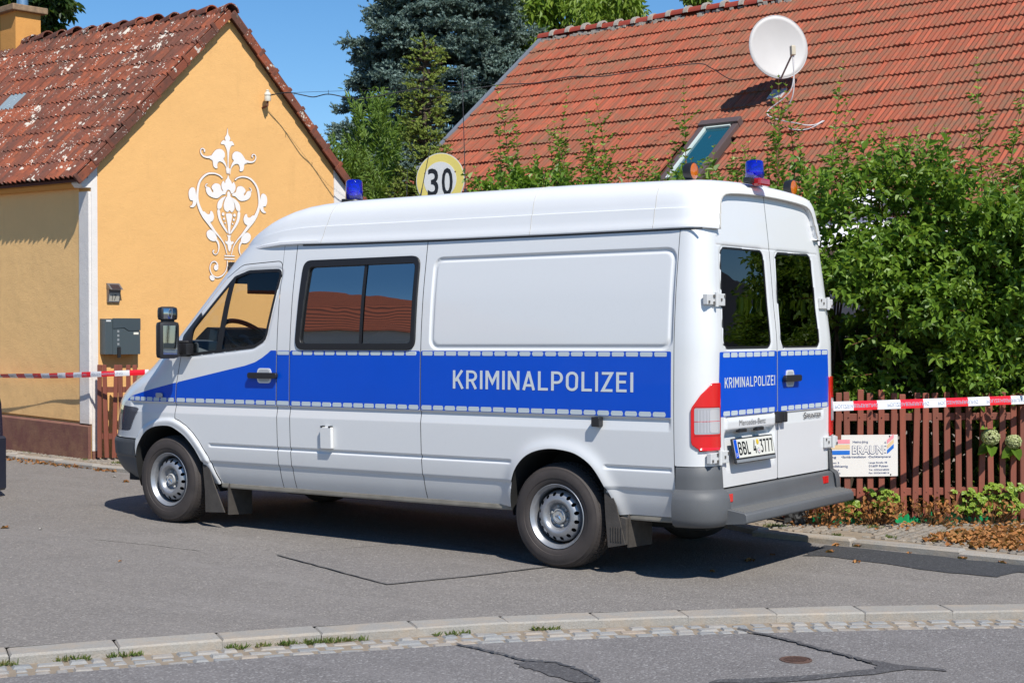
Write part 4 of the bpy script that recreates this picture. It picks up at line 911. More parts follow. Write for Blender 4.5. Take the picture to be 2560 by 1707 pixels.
def run(x0, x1, n, gap=.0125):
    L = (x1-x0+gap)/n; return [(x0+i*L, x0+(i+1)*L-gap) for i in range(n)]
dashes(1.312, 1.339, run(-.806, 1.048, 19)+run(1.100, 2.232, 11, .014)+[(2.264, 2.380)])
dashes(.955, .984, run(-.80, 1.055, 19)+run(1.080, 2.236, 12)+[(2.264, 2.380)])
dashes(.955, .984, run(2.395, 3.425, 10)); dashes(.955, .984, run(3.455, 4.03, 7))

# lettering: stroke letters after the photograph
def ribbon(pts, w_, closed=False):
    P = [np.array(p, float) for i, p in enumerate(pts) if i == 0 or np.hypot(p[0]-pts[i-1][0], p[1]-pts[i-1][1]) > 1e-5]; n = len(P); L = []; R_ = []
    for i in range(n):
        a = P[i]-P[i-1] if (i > 0 or closed) else None; b_ = P[(i+1) % n]-P[i] if (i < n-1 or closed) else None
        ta = a/np.linalg.norm(a) if a is not None else None; tb = b_/np.linalg.norm(b_) if b_ is not None else None
        t = (ta if tb is None else tb if ta is None else ta+tb); t = t/(np.linalg.norm(t)+1e-9); nn = np.array([-t[1], t[0]])
        k = 1/max(.35, (nn@np.array([-(ta if ta is not None else tb)[1], (ta if ta is not None else tb)[0]])))
        L.append(P[i]+nn*w_/2*k); R_.append(P[i]-nn*w_/2*k)
    F = [(i, (i+1) % n, n+(i+1) % n, n+i) for i in range(n if closed else n-1)]; return L+R_, F
def arc(cx, cy, rx, ry, a0, a1, n=8): return [(cx+rx*cos(radians(a0+(a1-a0)*i/n)), cy+ry*sin(radians(a0+(a1-a0)*i/n))) for i in range(n+1)]
s5 = .065
FONT = {'K': (.56, [[(s5, 0), (s5, 1)], [(.50, 1), (.13, .42)], [(.23, .60), (.53, 0)]]),
 'R': (.58, [[(s5, 0), (s5, 1-s5), (.30, 1-s5)]+arc(.30, .70, .22, .235, 90, -90)+[(s5, .465)], [(.30, .45), (.52, 0)]]),
 'I': (.13, [[(s5, 0), (s5, 1)]]), 'M': (.72, [[(s5, 0), (s5, 1)], [(s5+.02, .98), (.36, .36), (.655-.02, .98)], [(.655, 1), (.655, 0)]]),
 'N': (.60, [[(s5, 0), (s5, 1)], [(s5+.015, .97), (.535-.015, .03)], [(.535, 0), (.535, 1)]]), 'A': (.62, [[(.05, 0), (.31, .99)], [(.57, 0), (.31, .99)], [(.12, .25), (.50, .25)]]),
 'L': (.50, [[(s5, 1), (s5, s5), (.50, s5)]]), 'P': (.57, [[(s5, 0), (s5, 1-s5), (.30, 1-s5)]+arc(.30, .68, .22, .255, 90, -90)+[(s5, .425)]]),
 'O': (.60, [arc(.30, .70, .235, .235, 0, 180)+arc(.30, .30, .235, .235, 180, 360)]), 'Z': (.54, [[(.02, 1-s5), (.49, 1-s5), (.06, s5), (.53, s5)]]), 'E': (.50, [[(.49, 1-s5), (s5, 1-s5), (s5, s5), (.49, s5)], [(s5, .51), (.45, .51)]]),
 'B': (.56, [[(s5, s5), (s5, 1-s5), (.28, 1-s5)]+arc(.28, .725, .19, .21, 90, -90)+[(s5, .515)], [(s5, .515), (.30, .515)]+arc(.30, .29, .21, .225, 90, -90)+[(s5, s5)]]),
 '4': (.55, [[(.36, 1), (.06, .28), (.54, .28)], [(.40, .55), (.40, 0)]]), '7': (.52, [[(.03, 1-s5), (.47, 1-s5), (.20, 0)]]), ' ': (.28, []),
 '3': (.52, [[(.04, 1-s5), (.45, 1-s5), (.25, .60)]+arc(.24, .33, .22, .27, 85, -90)+[(.15, .065), (.05, .14)]])}
def lettering(text, fn, mat, name, parent, w_=.13, sp=.155, width=1.0, hgt=1.0):
    """fn(u, v) -> 3d point; u runs 0..width, v 0..1"""
    tot = sum(FONT[c_][0] for c_ in text)+sp*(len(text)-1); x = 0; mb = MB(); lay_ = 0
    for c_ in text:
        wd, strokes = FONT[c_]
        for st_ in strokes:
            closed = c_ == 'O'
            pts = [((x+p[0]), p[1]) for p in st_]
            if closed: pts = [p for i, p in enumerate(pts) if i == 0 or np.hypot(p[0]-pts[i-1][0], p[1]-pts[i-1][1]) > 1e-6][:-1]
            V, F = ribbon(pts, w_, closed); lay_ += 1
            mb.add([fn(v[0]/tot*width, v[1]*hgt, .00012*(lay_ % 4)) for v in V], F)
        x += wd+sp
    return mb.obj(name, mat, parent)
lettering('KRIMINALPOLIZEI', lambda u, v, o: (.790-u, float(W(1.098+v*.119))+.0030+o, 1.098+v*.119), LETTER, 'lettering', van, .135, .165, 1.367, 1)

# small parts on the side
def onside(x, z, off): return (x, float(W(z))+off, z)
def handle(par, fn, sgn=1):
    """door handle on a painted cup; fn(a, b, off) maps right/up/out"""
    m_ = MB(); c_ = fillet([(-.062, -.055), (.062, -.055), (.075, .0), (.062, .053), (-.062, .053), (-.075, 0)], .03)
    m_.prism(c_, fn, .001, .006); h1 = m_.obj('handle_cup', PAINT, par, True)
    m_ = MB(); c2 = fillet([(-.052, -.045), (.052, -.045), (.06, 0), (.052, .043), (-.052, .043), (-.06, 0)], .028); m_.prism(c2, fn, .0062, .0068); m_.obj('cup_shade_plate', simple('cup_shade', (.42, .43, .44), .35), par)  # no hollow: a flat grey plate paints in the shade inside the cup
    m_ = MB(); m_.prism(fillet([(-.145, -.021), (.145, -.021), (.145, .021), (-.145, .021)], .018), fn, .010, .034); m_.obj('door_handle', BLACKP, par, True, bev=.003)
handle(cabdoor, lambda a, b_, o: onside(2.505+a, 1.163+b_, o))
def sidebox(nm, mat, x0, x1, z0, z1, o0, o1, rad, par=van, bev=.003):
    m_ = MB(); m_.prism(fillet([(x0, z0), (x1, z0), (x1, z1), (x0, z1)], rad), lambda x, z, o: onside(x, z, o), o0, o1); return m_.obj(nm, mat, par, True, bev=bev)
sidebox('repeater_lamp', CLEARL, 3.575, 3.650, .985, 1.020, .002, .014, .014)
sidebox('fuel_flap', simple('white_flap', (.68, .68, .67), .45), 1.842, 1.944, .663, .812, .002, .030, .008)
sidebox('flap_hinge', BLACKP, 1.848, 1.865, .808, .820, .0, .032, .002); sidebox('flap_hinge', BLACKP, 1.92, 1.938, .808, .820, .0, .032, .002)
sidebox('door_stop', BLACKP, -.358, -.300, .885, .944, -.008, .040, .008)
# roof: moulded high cap
def zt(x): return np.interp(x, [-1.06, -1.0, -.8, 0, 1, 1.9, 2.1, 2.25, 2.4, 2.5, 2.6, 2.7, 2.8, 2.9, 3.0, 3.08, 3.13], [2.345, 2.375, 2.405, 2.424, 2.43, 2.428, 2.421, 2.407, 2.378, 2.348, 2.312, 2.270, 2.226, 2.180, 2.134, 2.095, 2.065])
def lipz(x): return np.interp(x, [-1.1, 0, 1.0, 1.8, 2.2, 2.4, 2.6, 2.78, 3.0, 3.13], [2.083, 2.083, 2.088, 2.098, 2.106, 2.106, 2.092, 2.066, 2.035, 2.02])
def planw(x): 
    t = np.clip((x-2.25)/(3.15-2.25), 0, 1); return (1-t**3.0)**(1/3.0)
aa = np.linspace(0, pi/2, 10); q_ = 2/2.4
XL = lambda z: XR(np.clip(z, 2.08, 2.36))-.024
rows = [('r', a_) for a_ in aa]+[('x', x_) for x_ in np.concatenate([np.arange(-.735, 2.0, .06), np.arange(2.0, 3.0, .03), np.linspace(3.0, 3.148, 12)])]
V = []; n_c = 0; rx = []
for kind_, val in rows:
    if kind_ == 'r':
        wl = (.715+.173*sin(val)**q_)/.888; H = 2.340+.063*sin(val)**.8; Lz = 2.083; xo = .20*(1-cos(val)**q_); pw = 1
    else: x = val; H = float(zt(x)); Lz = float(lipz(x)); pw = float(planw(x)); H = max(H, Lz+.045); wl = 1
    hh = H-Lz; f = lambda r_: Lz+hh*r_
    pr = [(.862, Lz-.012), (.884, Lz-.010), (.888, Lz-.004), (.887, Lz+.012*min(1, hh/.1)), (.879, f(.085)), (.872, f(.20)), (.864, f(.352)), (.855, f(.362)), (.849, f(.45)), (.838, f(.60)), (.815, f(.735)), (.782, f(.825)), (.735, f(.888)), (.66, f(.925)), (.52, f(.957)), (.35, f(.98)), (.17, f(.995)), (0, f(1.0))]
    sec = [(y*pw*wl, z) for y, z in pr]; sec = sec+[(-y, z) for y, z in sec[-2::-1]]; n_c = len(sec)
    if kind_ == 'r':
        for y, z in sec: xx_ = float(XL(z))+xo; V.append((xx_, y, z))
        rx.append(-.98+xo)
    else: V += [(x, y, z) for y, z in sec]; rx.append(x)
rx = np.array(rx); nr2 = len(rows); F = [(i*n_c+k, i*n_c+k+1, (i+1)*n_c+k+1, (i+1)*n_c+k) for i in range(nr2-1) for k in range(n_c-1)]
b0 = len(V); insec = []
for k in range(n_c):
    x, y, z = V[k]; zz_ = 2.071+(z-2.071)*.90; insec.append((x-.006, y*.975, zz_))
V += insec; V += [(x+.06, y*.99, z) for x, y, z in insec]
F += [(b0+k, b0+k+1, k+1, k) for k in range(n_c-1)]+[(b0+n_c+k, b0+n_c+k+1, b0+k+1, b0+k) for k in range(n_c-1)]
m_ = MB(); m_.add(V, F); roof = m_.obj('roof', ROOFP, van, True, auto=radians(24))
for xx in (1.965, .20, -.675):      # moulding joints across the cap
    m_ = MB(); i = np.abs(rx-xx).argmin(); x_ = rx[i]; sec = [(x_-.0*k, V[i*n_c+k][1], V[i*n_c+k][2]) for k in range(2, n_c-2)]; sec = [np.array(q)+np.array([0, .0, 0]) for q in sec]
    if xx > 1.9: sec = [q+np.array([(.05-(q[2]-2.1)*.25), 0, 0]) for q in sec]
    m_.tube(sec, .0022, 4, False); m_.obj('roof_seam', SEALC, roof)
m_ = MB(); m_.tube([(x, float(W(2.09))+.005, float(lipz(x))-.016) for x in np.linspace(-1.0, 2.2, 40)], .006, 5); m_.obj('roof_seal', BLACKP, roof)
m_ = MB(); m_.tube([(x-.002, y, z) for x, y, z in insec[1:-1]], .005, 6, False); m_.obj('gutter_lip', simple('dirty_lip', (.42, .40, .36), .6), roof, True)

# ---------------------------------------------------------------- rear face
ry = lines(-.86, .86, .012, [0]+[a for y_ in (.66, -.62) for a in (y_,)]); rz = lines(.36, 2.34, .012, [.868, .945, .66, 1.977]+[.868+o for o in (-.006, -.003, .003, .006)]+[.945+o for o in (-.006, .006)]+[1.974, 1.980])
RY, RZ = np.meshgrid(ry, rz, indexing='xy')          # rows = z
RXg = XR(RZ)
DE = lambda z: np.interp(z, [.4, .53, 1.17, 1.60, 1.91, 2.09, 2.20], [.772, .779, .793, .770, .741, .706, .690])
ldoor = np.minimum.reduce([DE(RZ)-np.abs(RY), RZ-.53, rrect(RY, RZ, -.71, .71, 0, 2.322, .085)+np.where(RZ < 2.1, 1, 0)])
ldoor = np.where(RZ > 2.02, np.minimum(np.minimum(DE(RZ)-np.abs(RY), 9), rrect(np.abs(RY), RZ, -.70, .70, 1.0, 2.318, .085)), np.minimum(DE(RZ)-np.abs(RY), RZ-.53))
dx = np.zeros(RY.shape)      # + = outwards (towards -x)
# number-plate recess on the left door with the grip bar above it
rec = rrect(RY, RZ, .045, .715, .60, .868, .03); depth = np.clip((RZ-.62)/(.855-.62), 0, 1)*.034
dx -= np.where(rec > 0, depth*sstep(0, .014, rec), 0)
dx += np.where(rrect(RY, RZ, .045, .715, .868, .945, .012) > 0, .010*sstep(0, .008, rrect(RY, RZ, .045, .715, .868, .945, .012)), 0)
dx -= np.where(rrect(RY, RZ, .06, .70, .932, .952, .008) > 0, .008, 0)
q = rrect(RY, RZ, -.705, -.112, .868, .948, .02); dx -= .009*sstep(0, .008, q)*np.clip((RZ-.868)/.075, 0, 1)
dx -= .003*np.exp(-((RZ-1.977)/.0022)**2)
GL1 = fillet([(.725, 1.357), (.662, 1.966), (.088, 1.970), (.082, 1.357)], .06); GL2 = fillet([(-.058, 1.355), (-.080, 1.965), (-.622, 1.973), (-.650, 1.355)], .06)
gsd = np.maximum(poly_sd(RY, RZ, GL1), poly_sd(RY, RZ, GL2)); dx -= np.where(gsd < 0, .007*(1-sstep(0, .022, -gsd)), 0)
RP_ = np.stack([RXg-dx, RY, RZ], -1)
dl = clipobj('rear_door', RP_, np.minimum.reduce([ldoor-.003, RY-.003, -gsd]), PAINT, van, True); dl2 = clipobj('rear_door', RP_, np.minimum.reduce([ldoor-.003, -.003-RY, -gsd]), PAINT, van, True)
for nm, pl, dr_ in (('a', GL1, dl), ('b', GL2, dl2)):
    s_ = poly_sd(RY, RZ, pl); base = np.stack([RXg, RY, RZ], -1)
    clipobj('window_seal', base+[.004, 0, 0], np.minimum(s_+.003, .012-s_), RUBBER, dr_, True); clipobj('rear_window', base+[.006, 0, 0], s_-.006, RTINT, dr_, True)
clipobj('rear_frame', np.stack([RXg+.055, RY, RZ], -1), np.minimum.reduce([-gsd-.01, RZ-.42, np.where(RZ > 2.02, .69, .79)-np.abs(RY), 2.31-RZ]), GAP, van, True)
clipobj('rear_surround', np.stack([RXg+.004, RY, RZ], -1), np.minimum.reduce([-(ldoor)-.003, np.where(RZ > 1.2, W(RZ)-.14-np.abs(RY), W(RZ)-.16-np.abs(RY)), RZ-.66]), PAINT, van, True)
def onrear(y, z, off): return (float(XR(z))-off, y, z)
# stripe, blocks and lettering on the doors
for a, b_, dr_ in ((.006, 1, dl), (-1, -.006, dl2)):
    clipobj('blue_stripe', np.stack([RXg-.0012, RY, RZ], -1), np.minimum.reduce([ldoor-.010, RY-a, b_-RY, RZ-.953, 1.338-RZ]), BLUE, dr_, True)
    D = np.full(RY.shape, -1.)
    runs = run(.040, .735, 7, .014) if a > 0 else run(-.765, -.050, 7, .014)
    for z0_, z1_ in ((.957, .985), (1.305, 1.333)):
        D = np.full(RY.shape, -1.)
        for y0_, y1_ in runs: D = np.maximum(D, rrect(RY, RZ, y0_, y1_, z0_, z1_, .003))
        clipobj('reflective_blocks', np.stack([RXg-.0024, RY, RZ], -1), D, REFL, dr_, True)
lettering('KRIMINALPOLIZEI', lambda u, v, o: onrear(.716-u, 1.123+v*.062, .0030+o), LETTER, 'lettering', dl, .13, .165, .678, 1)
handle(dl2, lambda a, b_, o: onrear(-.180+a*.82, 1.160+b_, o))
DARKL = simple('dark_lettering', (.05, .05, .052), .35)
TXT = {}
def text(body, name, fn, h, mat, parent, font_w=1.0, track=1.0, maxw=None, bold=0):
    """built-in font turned into a mesh and mapped by fn(u, v)"""
    cu = bpy.data.curves.new('t', 'FONT'); cu.body = body; cu.size = 1; cu.resolution_u = 3; cu.space_character = track; cu.offset = bold; to = bpy.data.objects.new('t', cu); COL.objects.link(to)
    bpy.context.view_layer.update(); me = bpy.data.meshes.new_from_object(to); bpy.data.objects.remove(to)
    co = np.array([v.co[:] for v in me.vertices]); F = [list(p.vertices) for p in me.polygons]; bpy.data.meshes.remove(me)
    w_ = co[:, 0].max()-co[:, 0].min(); x0 = co[:, 0].min(); sc_ = h/.72; sx_ = sc_*font_w if maxw is None else maxw/w_
    return mesh(name, [fn((c_[0]-x0)*sx_, c_[1]*sc_) for c_ in co], F, mat, parent)
text('Mercedes-Benz', 'lettering', lambda u, v: onrear(.545-u, .893+v, .0125), .036, simple('faint_chrome', (.36, .37, .38), .3, metal=.6), dl, maxw=.355)
text('S', 'lettering', lambda u, v: onrear(-.385-u, .893+v, .006), .040, DARKL, dl2, maxw=.034, bold=.02); text('PRINTER', 'lettering', lambda u, v: onrear(-.424-u, .893+v, .006), .028, DARKL, dl2, maxw=.232, bold=.02)
# number plate, tilted
pl_c = np.array([-1.0885, .388, .757]); pu = np.array([.20, 0, .98]); pu /= np.linalg.norm(pu); pr_ = np.array([0, -1., 0]); pn = np.cross(pu, pr_); pn = pn if pn[0] < 0 else -pn
Rpl = np.stack([pr_, pu, pn], 1)
m_ = MB(); m_.box(pl_c-pn*.004-pu*.012, (.548, .152, .012), Rpl, .006); np_ = m_.obj('number_plate', BLACKP, van)
m_ = MB(); m_.box(pl_c-pu*.075+pn*.004, (.52, .018, .006), Rpl, .002); m_.obj('plate_holder', simple('grey_holder', (.22, .235, .25), .4), np_)
m_ = MB(); m_.box(pl_c+pn*.003, (.522, .112, .003), Rpl, .001); m_.obj('plate_face', simple('plate_white', (.66, .65, .58), .4), np_)
m_ = MB(); m_.box(pl_c+pn*.0052-pr_*.242, (.036, .110, .0012), Rpl); m_.obj('blue_strip', BLUE, np_)
text('D', 'letter', lambda u, v: tuple(pl_c-pr_*(.252-u)+pu*(-.045+v)+pn*.0068), .020, simple('plate_d', (.8, .8, .8), .4), np_)
PK = simple('plate_black', (.012, .012, .014), .4)
for tx, x0_, w__ in (('BBL', -.212, .150), ('4', -.020, .040), ('3777', .078, .170)):
    lettering(tx, lambda u, v, o: tuple(pl_c+pr_*(x0_+u)+pu*(-.040+v*.080)+pn*(.0062+o)), PK, 'lettering', np_, .14, .16, w__, 1)
for cc, dz, rr in (((.62, .42, .02), .028, .0165), ((.30, .30, .31), -.026, .0185)):
    m_ = MB(); m_.lathe([(0, 0), (rr, 0), (rr, .001), (0, .001)], pl_c+pr_*.048+pu*dz+pn*.0055, pn, 20); m_.obj('seal_sticker', simple('seal', cc, .5), np_)
m_ = MB(); m_.lathe([(0, 0), (.0125, 0), (.0125, .001), (0, .001)], pl_c+pr_*.048-pu*.026+pn*.0068, pn, 16); m_.obj('seal_centre', simple('seal_w', (.7, .7, .7), .5), np_)
m_ = MB(); m_.add([pl_c+pr_*(.048+a)+pu*(-.026+b_)+pn*.0082 for a, b_ in ((-.006, .006), (0, .003), (.006, .006), (.003, -.002), (0, -.008), (-.003, -.002))], [(0, 1, 2, 3, 4, 5)]); m_.obj('seal_emblem', simple('seal_r', (.5, .02, .02), .5), np_)
for yy in (.50, .27): m_ = MB(); m_.box((-1.062, yy, .862), (.035, .085, .022), None, .005); m_.obj('plate_lamp', BLACKP, dl)
# hinges and latch
HNG = simple('white_hinge', (.58, .58, .57), .45)
for y_, z_, s_ in ((.79, 1.648, 1), (-.785, 1.648, -1), (.80, .717, 1), (-.80, .717, -1)):
    hg = MB(); w2_ = .085; c_ = np.array([float(XR(z_))-.010, y_, z_]); hg.box(c_+[0, -s_*.055, 0], (.018, .10, .072), None, .004); hg.box(c_+[.012, s_*.058, 0], (.03, .10, .062), None, .004)
    hg.tube([c_+[-.012, s_*.01, -.042], c_+[-.012, s_*.01, .042]], .012, 8); ho = hg.obj('hinge', HNG, van)
    m_ = MB()
    for a, b_, sz in ((-.095, .02, .012), (-.055, 0, .014), (.03, .02, .016), (.09, -.015, .012), (.03, -.02, .012)): m_.box(c_+[-.011-(.0 if a < 0 else -.004), s_*a, b_], (.005, sz, .016))
    m_.obj('hinge_bolt', simple('dark_bolt', (.10, .09, .08), .6), ho)
m_ = MB(); m_.box((-1.078, .020, .920), (.040, .050, .072), None, .008); m_.box((-1.078, -.045, .920), (.040, .060, .068), None, .008); m_.obj('door_latch', BLACKP, van)
# tail lights wrapped round the corner (one patch of the shell each side)
def light(Pg, Ng, sc, sg, mir):
    Z = Pg[..., 2]; fl = sg < 0
    poly = fillet([(.002, .772), (.002, 1.157), (.075, 1.157), (.150, 1.09), (.205, 1.01), (.205, .80), (.17, .772)], [0, 0, .03, .04, .05, .03, .02])
    s_ = poly_sd(sc, Z, poly); t = clipobj('tail_light', Pg+Ng*.012, s_, REDL, van, fl, True, mir); t.modifiers.new('t', 'SOLIDIFY').thickness = .014
    c2 = poly_sd(sc, Z, fillet([(.014, .858), (.014, 1.012), (.186, 1.012), (.186, .858)], .008)); clipobj('reversing_lens', Pg+Ng*.0135, c2, CLEARL, t, fl, True, mir)
    c3 = poly_sd(sc, Z, fillet([(.02, .866), (.02, 1.004), (.10, 1.004), (.10, .866)], .02)); clipobj('indicator_lens', Pg+Ng*.0146, c3, simple('bright_lens', (.72, .73, .76), .06, metal=.5), t, fl, True, mir)
    for i_ in range(9):
        s1_ = .022+.0175*i_; clipobj('lens_rib', Pg+Ng*.0152, np.minimum.reduce([sc-s1_, s1_+.004-sc, Z-.866, 1.004-Z]), simple('lens_rib', (.55, .55, .58), .1), t, fl, True, mir) if (i_ > 4) else None
    for z1_, z2_ in ((.932, .940), (1.018, 1.024), (.850, .854)): clipobj('lens_divider', Pg+Ng*.0152, np.minimum.reduce([sc-.012, .19-sc, Z-z1_, z2_-Z]), REDL, t, fl, True, mir)
    return t
def cornergrid(n=44):
    zs = np.arange(.74, 1.19, .008); zz = zs[:, None]; ph = np.linspace(0, pi/2, n); q = 2/2.4
    X = XR(zz)+.18*(1-np.cos(ph)[None]**q); Y = (W(zz)-.175)+.175*np.sin(ph)[None]**q
    X2 = np.linspace(.01, .08, 8)[None]+XR(zz)+.18; X = np.concatenate([X, X2], 1); Y = np.concatenate([Y, W(zz)+0*X2], 1); P = np.stack([X, Y, zz+0*X], -1)
    du = np.gradient(P, axis=1); dv = np.gradient(P, axis=0); n_ = np.cross(dv, du); n_ /= np.linalg.norm(n_, axis=2)[..., None]; s_ = np.sign(n_[5, -3, 1]); n_ *= s_
    sc = np.concatenate([np.zeros((len(zs), 1)), np.cumsum(np.linalg.norm(np.diff(P, axis=1), axis=2), axis=1)], 1); return P, n_, sc, s_
Pc_, Nc_, Sc_, sc_ = cornergrid(); light(Pc_, Nc_, Sc_, sc_, False); light(Pc_, Nc_, Sc_, sc_, True)
# ---------------------------------------------------------------- rear bumper
def planpath(off, n=10, ymin=0.0, xside=-.86):
    """outline of the rear corner at floor level, offset outwards"""
    q = 2/2.4; pts = []
    for a in np.linspace(0, pi/2, n): pts.append((-1.06+.18*(1-cos(a)**q), (.94-.175)+.175*sin(a)**q, cos(a)**1.0, sin(a)))
    o = [(x-off*c_, y+off*s_) for x, y, c_, s_ in pts]; o.append((xside, .94+off)); return o
def sweep(prof, sgn, y_in):
    V = []; m = 0
    for off, z in prof:
        row = [(-1.06-off, y_in)]+planpath(off); m = len(row); V += [(x, y*sgn, z) for x, y in row]
    F = [(i*m+k, i*m+k+1, (i+1)*m+k+1, (i+1)*m+k) for i in range(len(prof)-1) for k in range(m-1)]; return V, F
bmp = []
for sgn in (1, -1):
    pr = [(-.05, .668), (.002, .668), (.010, .660), (.014, .60), (.018, .532), (.030, .524), (.052, .508), (.062, .47), (.066, .42), (.062, .36), (.048, .325), (.02, .31), (-.06, .31)]
    V, F = sweep(pr, sgn, .775); m_ = MB(); m_.add(V, F)
    k = [i*(len(V)//len(pr)) for i in range(len(pr))]; m_.f.append(tuple(k)); o = m_.obj('bumper_corner', PLASTIC, van, True, auto=radians(50)); bmp.append(o)
m_ = MB(); m_.prism([(-1.00, .525), (-1.085, .522), (-1.098, .515), (-1.112, .425), (-1.118, .415), (-1.232, .398), (-1.245, .388), (-1.247, .345), (-1.236, .335), (-1.10, .322), (-1.00, .32)], lambda x, z, y: (x, y, z), -.77, .80); rb = m_.obj('rear_bumper', PLASTIC, van, True, bev=.003)
m_ = MB()
for i in range(5): m_.box((-1.140-.019*i, -.01, .4125-.0028*i+.0), (.008, 1.58, .006))
m_.obj('step_rib', simple('worn_grey_plastic', (.17, .165, .155), .6), rb)
for y0_, s_ in ((.745, 1), (-.63, 1)):
    m_ = MB(); m_.box((-1.106, y0_, .476), (.012, .075, .048), None, .003); m_.obj('reflector', REDL, rb)
# ---------------------------------------------------------------- wheels
def wheel(cx, cy, cz, sgn, detailed, front=False):
    t = thing_ = bpy.data.objects.new('wheel', None); COL.objects.link(t); t.parent = van; t.location = (cx, cy, cz); ax = (0, sgn, 0)
    R_, w2 = .327, .112
    prof = [(.205, -w2+.01), (.225, -w2-.004), (.265, -w2-.012), (.297, -w2-.004), (.315, -w2+.012), (R_-.003, -w2+.03), (R_, -w2+.05), (R_, -.005), (R_-.0, .005), (R_, w2-.05), (R_-.003, w2-.032), (.316, w2-.014), (.302, w2-.002), (.300, w2+.002), (.296, w2+.002), (.285, w2+.007), (.262, w2+.012), (.240, w2+.009), (.238, w2+.0055), (.222, w2+.004), (.208, w2-.004), (.199, w2-.014), (.19, w2-.03), (.19, -w2+.03)]
    n = 72 if detailed else 36
    m_ = MB(); m_.lathe(prof, (0, 0, 0), ax, n, closed=True)
    ty = m_.obj('tyre', TYRE, t, True, auto=radians(45))
    if detailed:      # tread blocks: shoulder lugs and three ribs
        m_ = MB(); nb = 74
        for k in range(nb):
            a = 2*pi*k/nb; u = np.array([cos(a), 0, sin(a)]); tdir = np.array([-sin(a), 0, cos(a)])
            for yy, wd, dr_ in ((w2-.033, .040, 0), (-w2+.033, .040, 0), (.038, .026, .4), (-.038, .026, .4), (0, .026, .2)):
                cpt = u*(R_-.001-(.008 if abs(yy) > .07 else 0))+np.array([0, yy*sgn, 0]); tilt = .32*(1 if yy*sgn > 0 else -1) if abs(yy) > .07 else 0
                yv = np.array([0, sgn*1., 0])*cos(tilt)*1-u*sin(tilt)*sgn*1; yv /= np.linalg.norm(yv); nrm = np.cross(tdir, yv); m_.box(cpt+tdir*dr_*.012, (.0195, wd, .011), np.stack([tdir, yv, nrm], 1))
        m_.obj('tread', TYRE, t, kind='stuff')
    # rim
    rp = [(.190, -.09), (.186, w2-.04), (.192, w2-.022), (.202, w2-.010), (.2035, w2-.004), (.200, w2-.001), (.196, w2-.004), (.192, w2-.014), (.184, w2-.020), (.178, w2-.030), (.176, w2-.060), (.176, -.02)]
    m_ = MB(); m_.lathe(rp, (0, 0, 0), ax, n, closed=False); m_.f = [f for f in m_.f if len(f) == 4]; rim = m_.obj('rim', STEEL, t, True, auto=radians(60))
    so_ = rim.modifiers.new('t', 'SOLIDIFY'); so_.thickness = .003
    # disc with sixteen round vents, a domed ring and a sunken centre
    th_ = np.linspace(0, 2*pi, 145 if detailed else 73); rr_ = np.linspace(.030, .160, 30 if detailed else 16)
    hprof = smooth_interp([.03, .062, .072, .088, .104, .122, .140, .154, .160, .168], [.010, .010, .014, .046, .058, .055, .042, .026, .006, -.02]) 
    TH, RR = np.meshgrid(th_, rr_, indexing='ij'); Hh = hprof(RR)+w2-.066
    PX = np.stack([RR*np.cos(TH), sgn*Hh, RR*np.sin(TH)], -1); Dh = np.full(TH.shape, 1.)
    for k in range(16):
        a = 2*pi*(k+.5)/16; Dh = np.minimum(Dh, np.hypot((RR*np.cos(TH)-.1395*cos(a)), (RR*np.sin(TH)-.1395*sin(a)))-.0125)
    V, F = clip(PX, Dh, sgn < 0); V = np.array(V); dsk = mesh('disc', V, F, STEEL, t, True)
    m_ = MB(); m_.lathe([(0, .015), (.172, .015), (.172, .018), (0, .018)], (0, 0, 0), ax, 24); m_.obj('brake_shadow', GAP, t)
    m_ = MB(); m_.lathe([(0, 0), (.049, 0), (.048, .030), (.042, .036), (.040, .036), (.039, .033), (0, .033)] if not front else [(0, 0), (.046, 0), (.044, .036), (.038, .044), (.036, .044), (.035, .041), (0, .041)], (0, sgn*(w2-.064), 0), ax, 28); hub = m_.obj('hub_cap', HUBM, t, True)
    yo = sgn*(w2-.064+(.0345 if not front else .0425)); m_ = MB(); r0 = .55
    for k in range(3):
        a = pi/2+r0*(1 if front else .9)+2*pi*k/3; tip = np.array([cos(a), 0, sin(a)])*.033
        for s_ in (-1, 1):
            b_ = a+s_*pi/3; base = np.array([cos(b_), 0, sin(b_)])*.0075; m_.add([(0, yo+sgn*.004, 0), (tip[0], yo, tip[2]), (base[0], yo, base[2])], [(0, 1, 2)])
    m_.obj('hub_emblem', CHROME, t)
    m_ = MB(); m_.tube([(cos(a)*.0355, yo, sin(a)*.0355) for a in np.linspace(0, 2*pi, 33)], .0016, 5, False); m_.obj('emblem_ring', CHROME, t)
    for k in range(6):
        a = 2*pi*(k+.3)/6; m_ = MB(); m_.lathe([(0, 0), (.0115, 0), (.0115, .014), (.008, .020), (0, .021)], (cos(a)*.060, sgn*(w2-.058), sin(a)*.060), ax, 6); m_.obj('wheel_bolt', HUBM, t)
    t.rotation_euler = (0, random.uniform(-.3, .3) if not detailed else (.12 if front else .0), 0)
    return t
wheel(0, .823, .313, 1, True); wheel(3.55, .823, .361, 1, True, True); wheel(0, -.823, .313, -1, False); wheel(3.55, -.823, .361, -1, False, True)
for sgn in (1, -1):
    for AP_, nm in ((ARCHR, 'r'), (ARCHF, 'f')):      # wheel housings
        m_ = MB(); A = [q for q in AP_ if q[1] > .26]; V = [(x, sgn*(float(W(z))-.008+(.012 if nm == 'f' else .014)), z) for x, z in A]+[(x, sgn*.56, z) for x, z in A]; n_ = len(A)
        V += [(x, sgn*.56, z) for x, z in A]; m_.add(V, [(i, i+1, n_+i+1, n_+i) for i in range(n_-1)]+[tuple(range(n_, 2*n_))]); m_.obj('wheel_housing', UNDER, van)
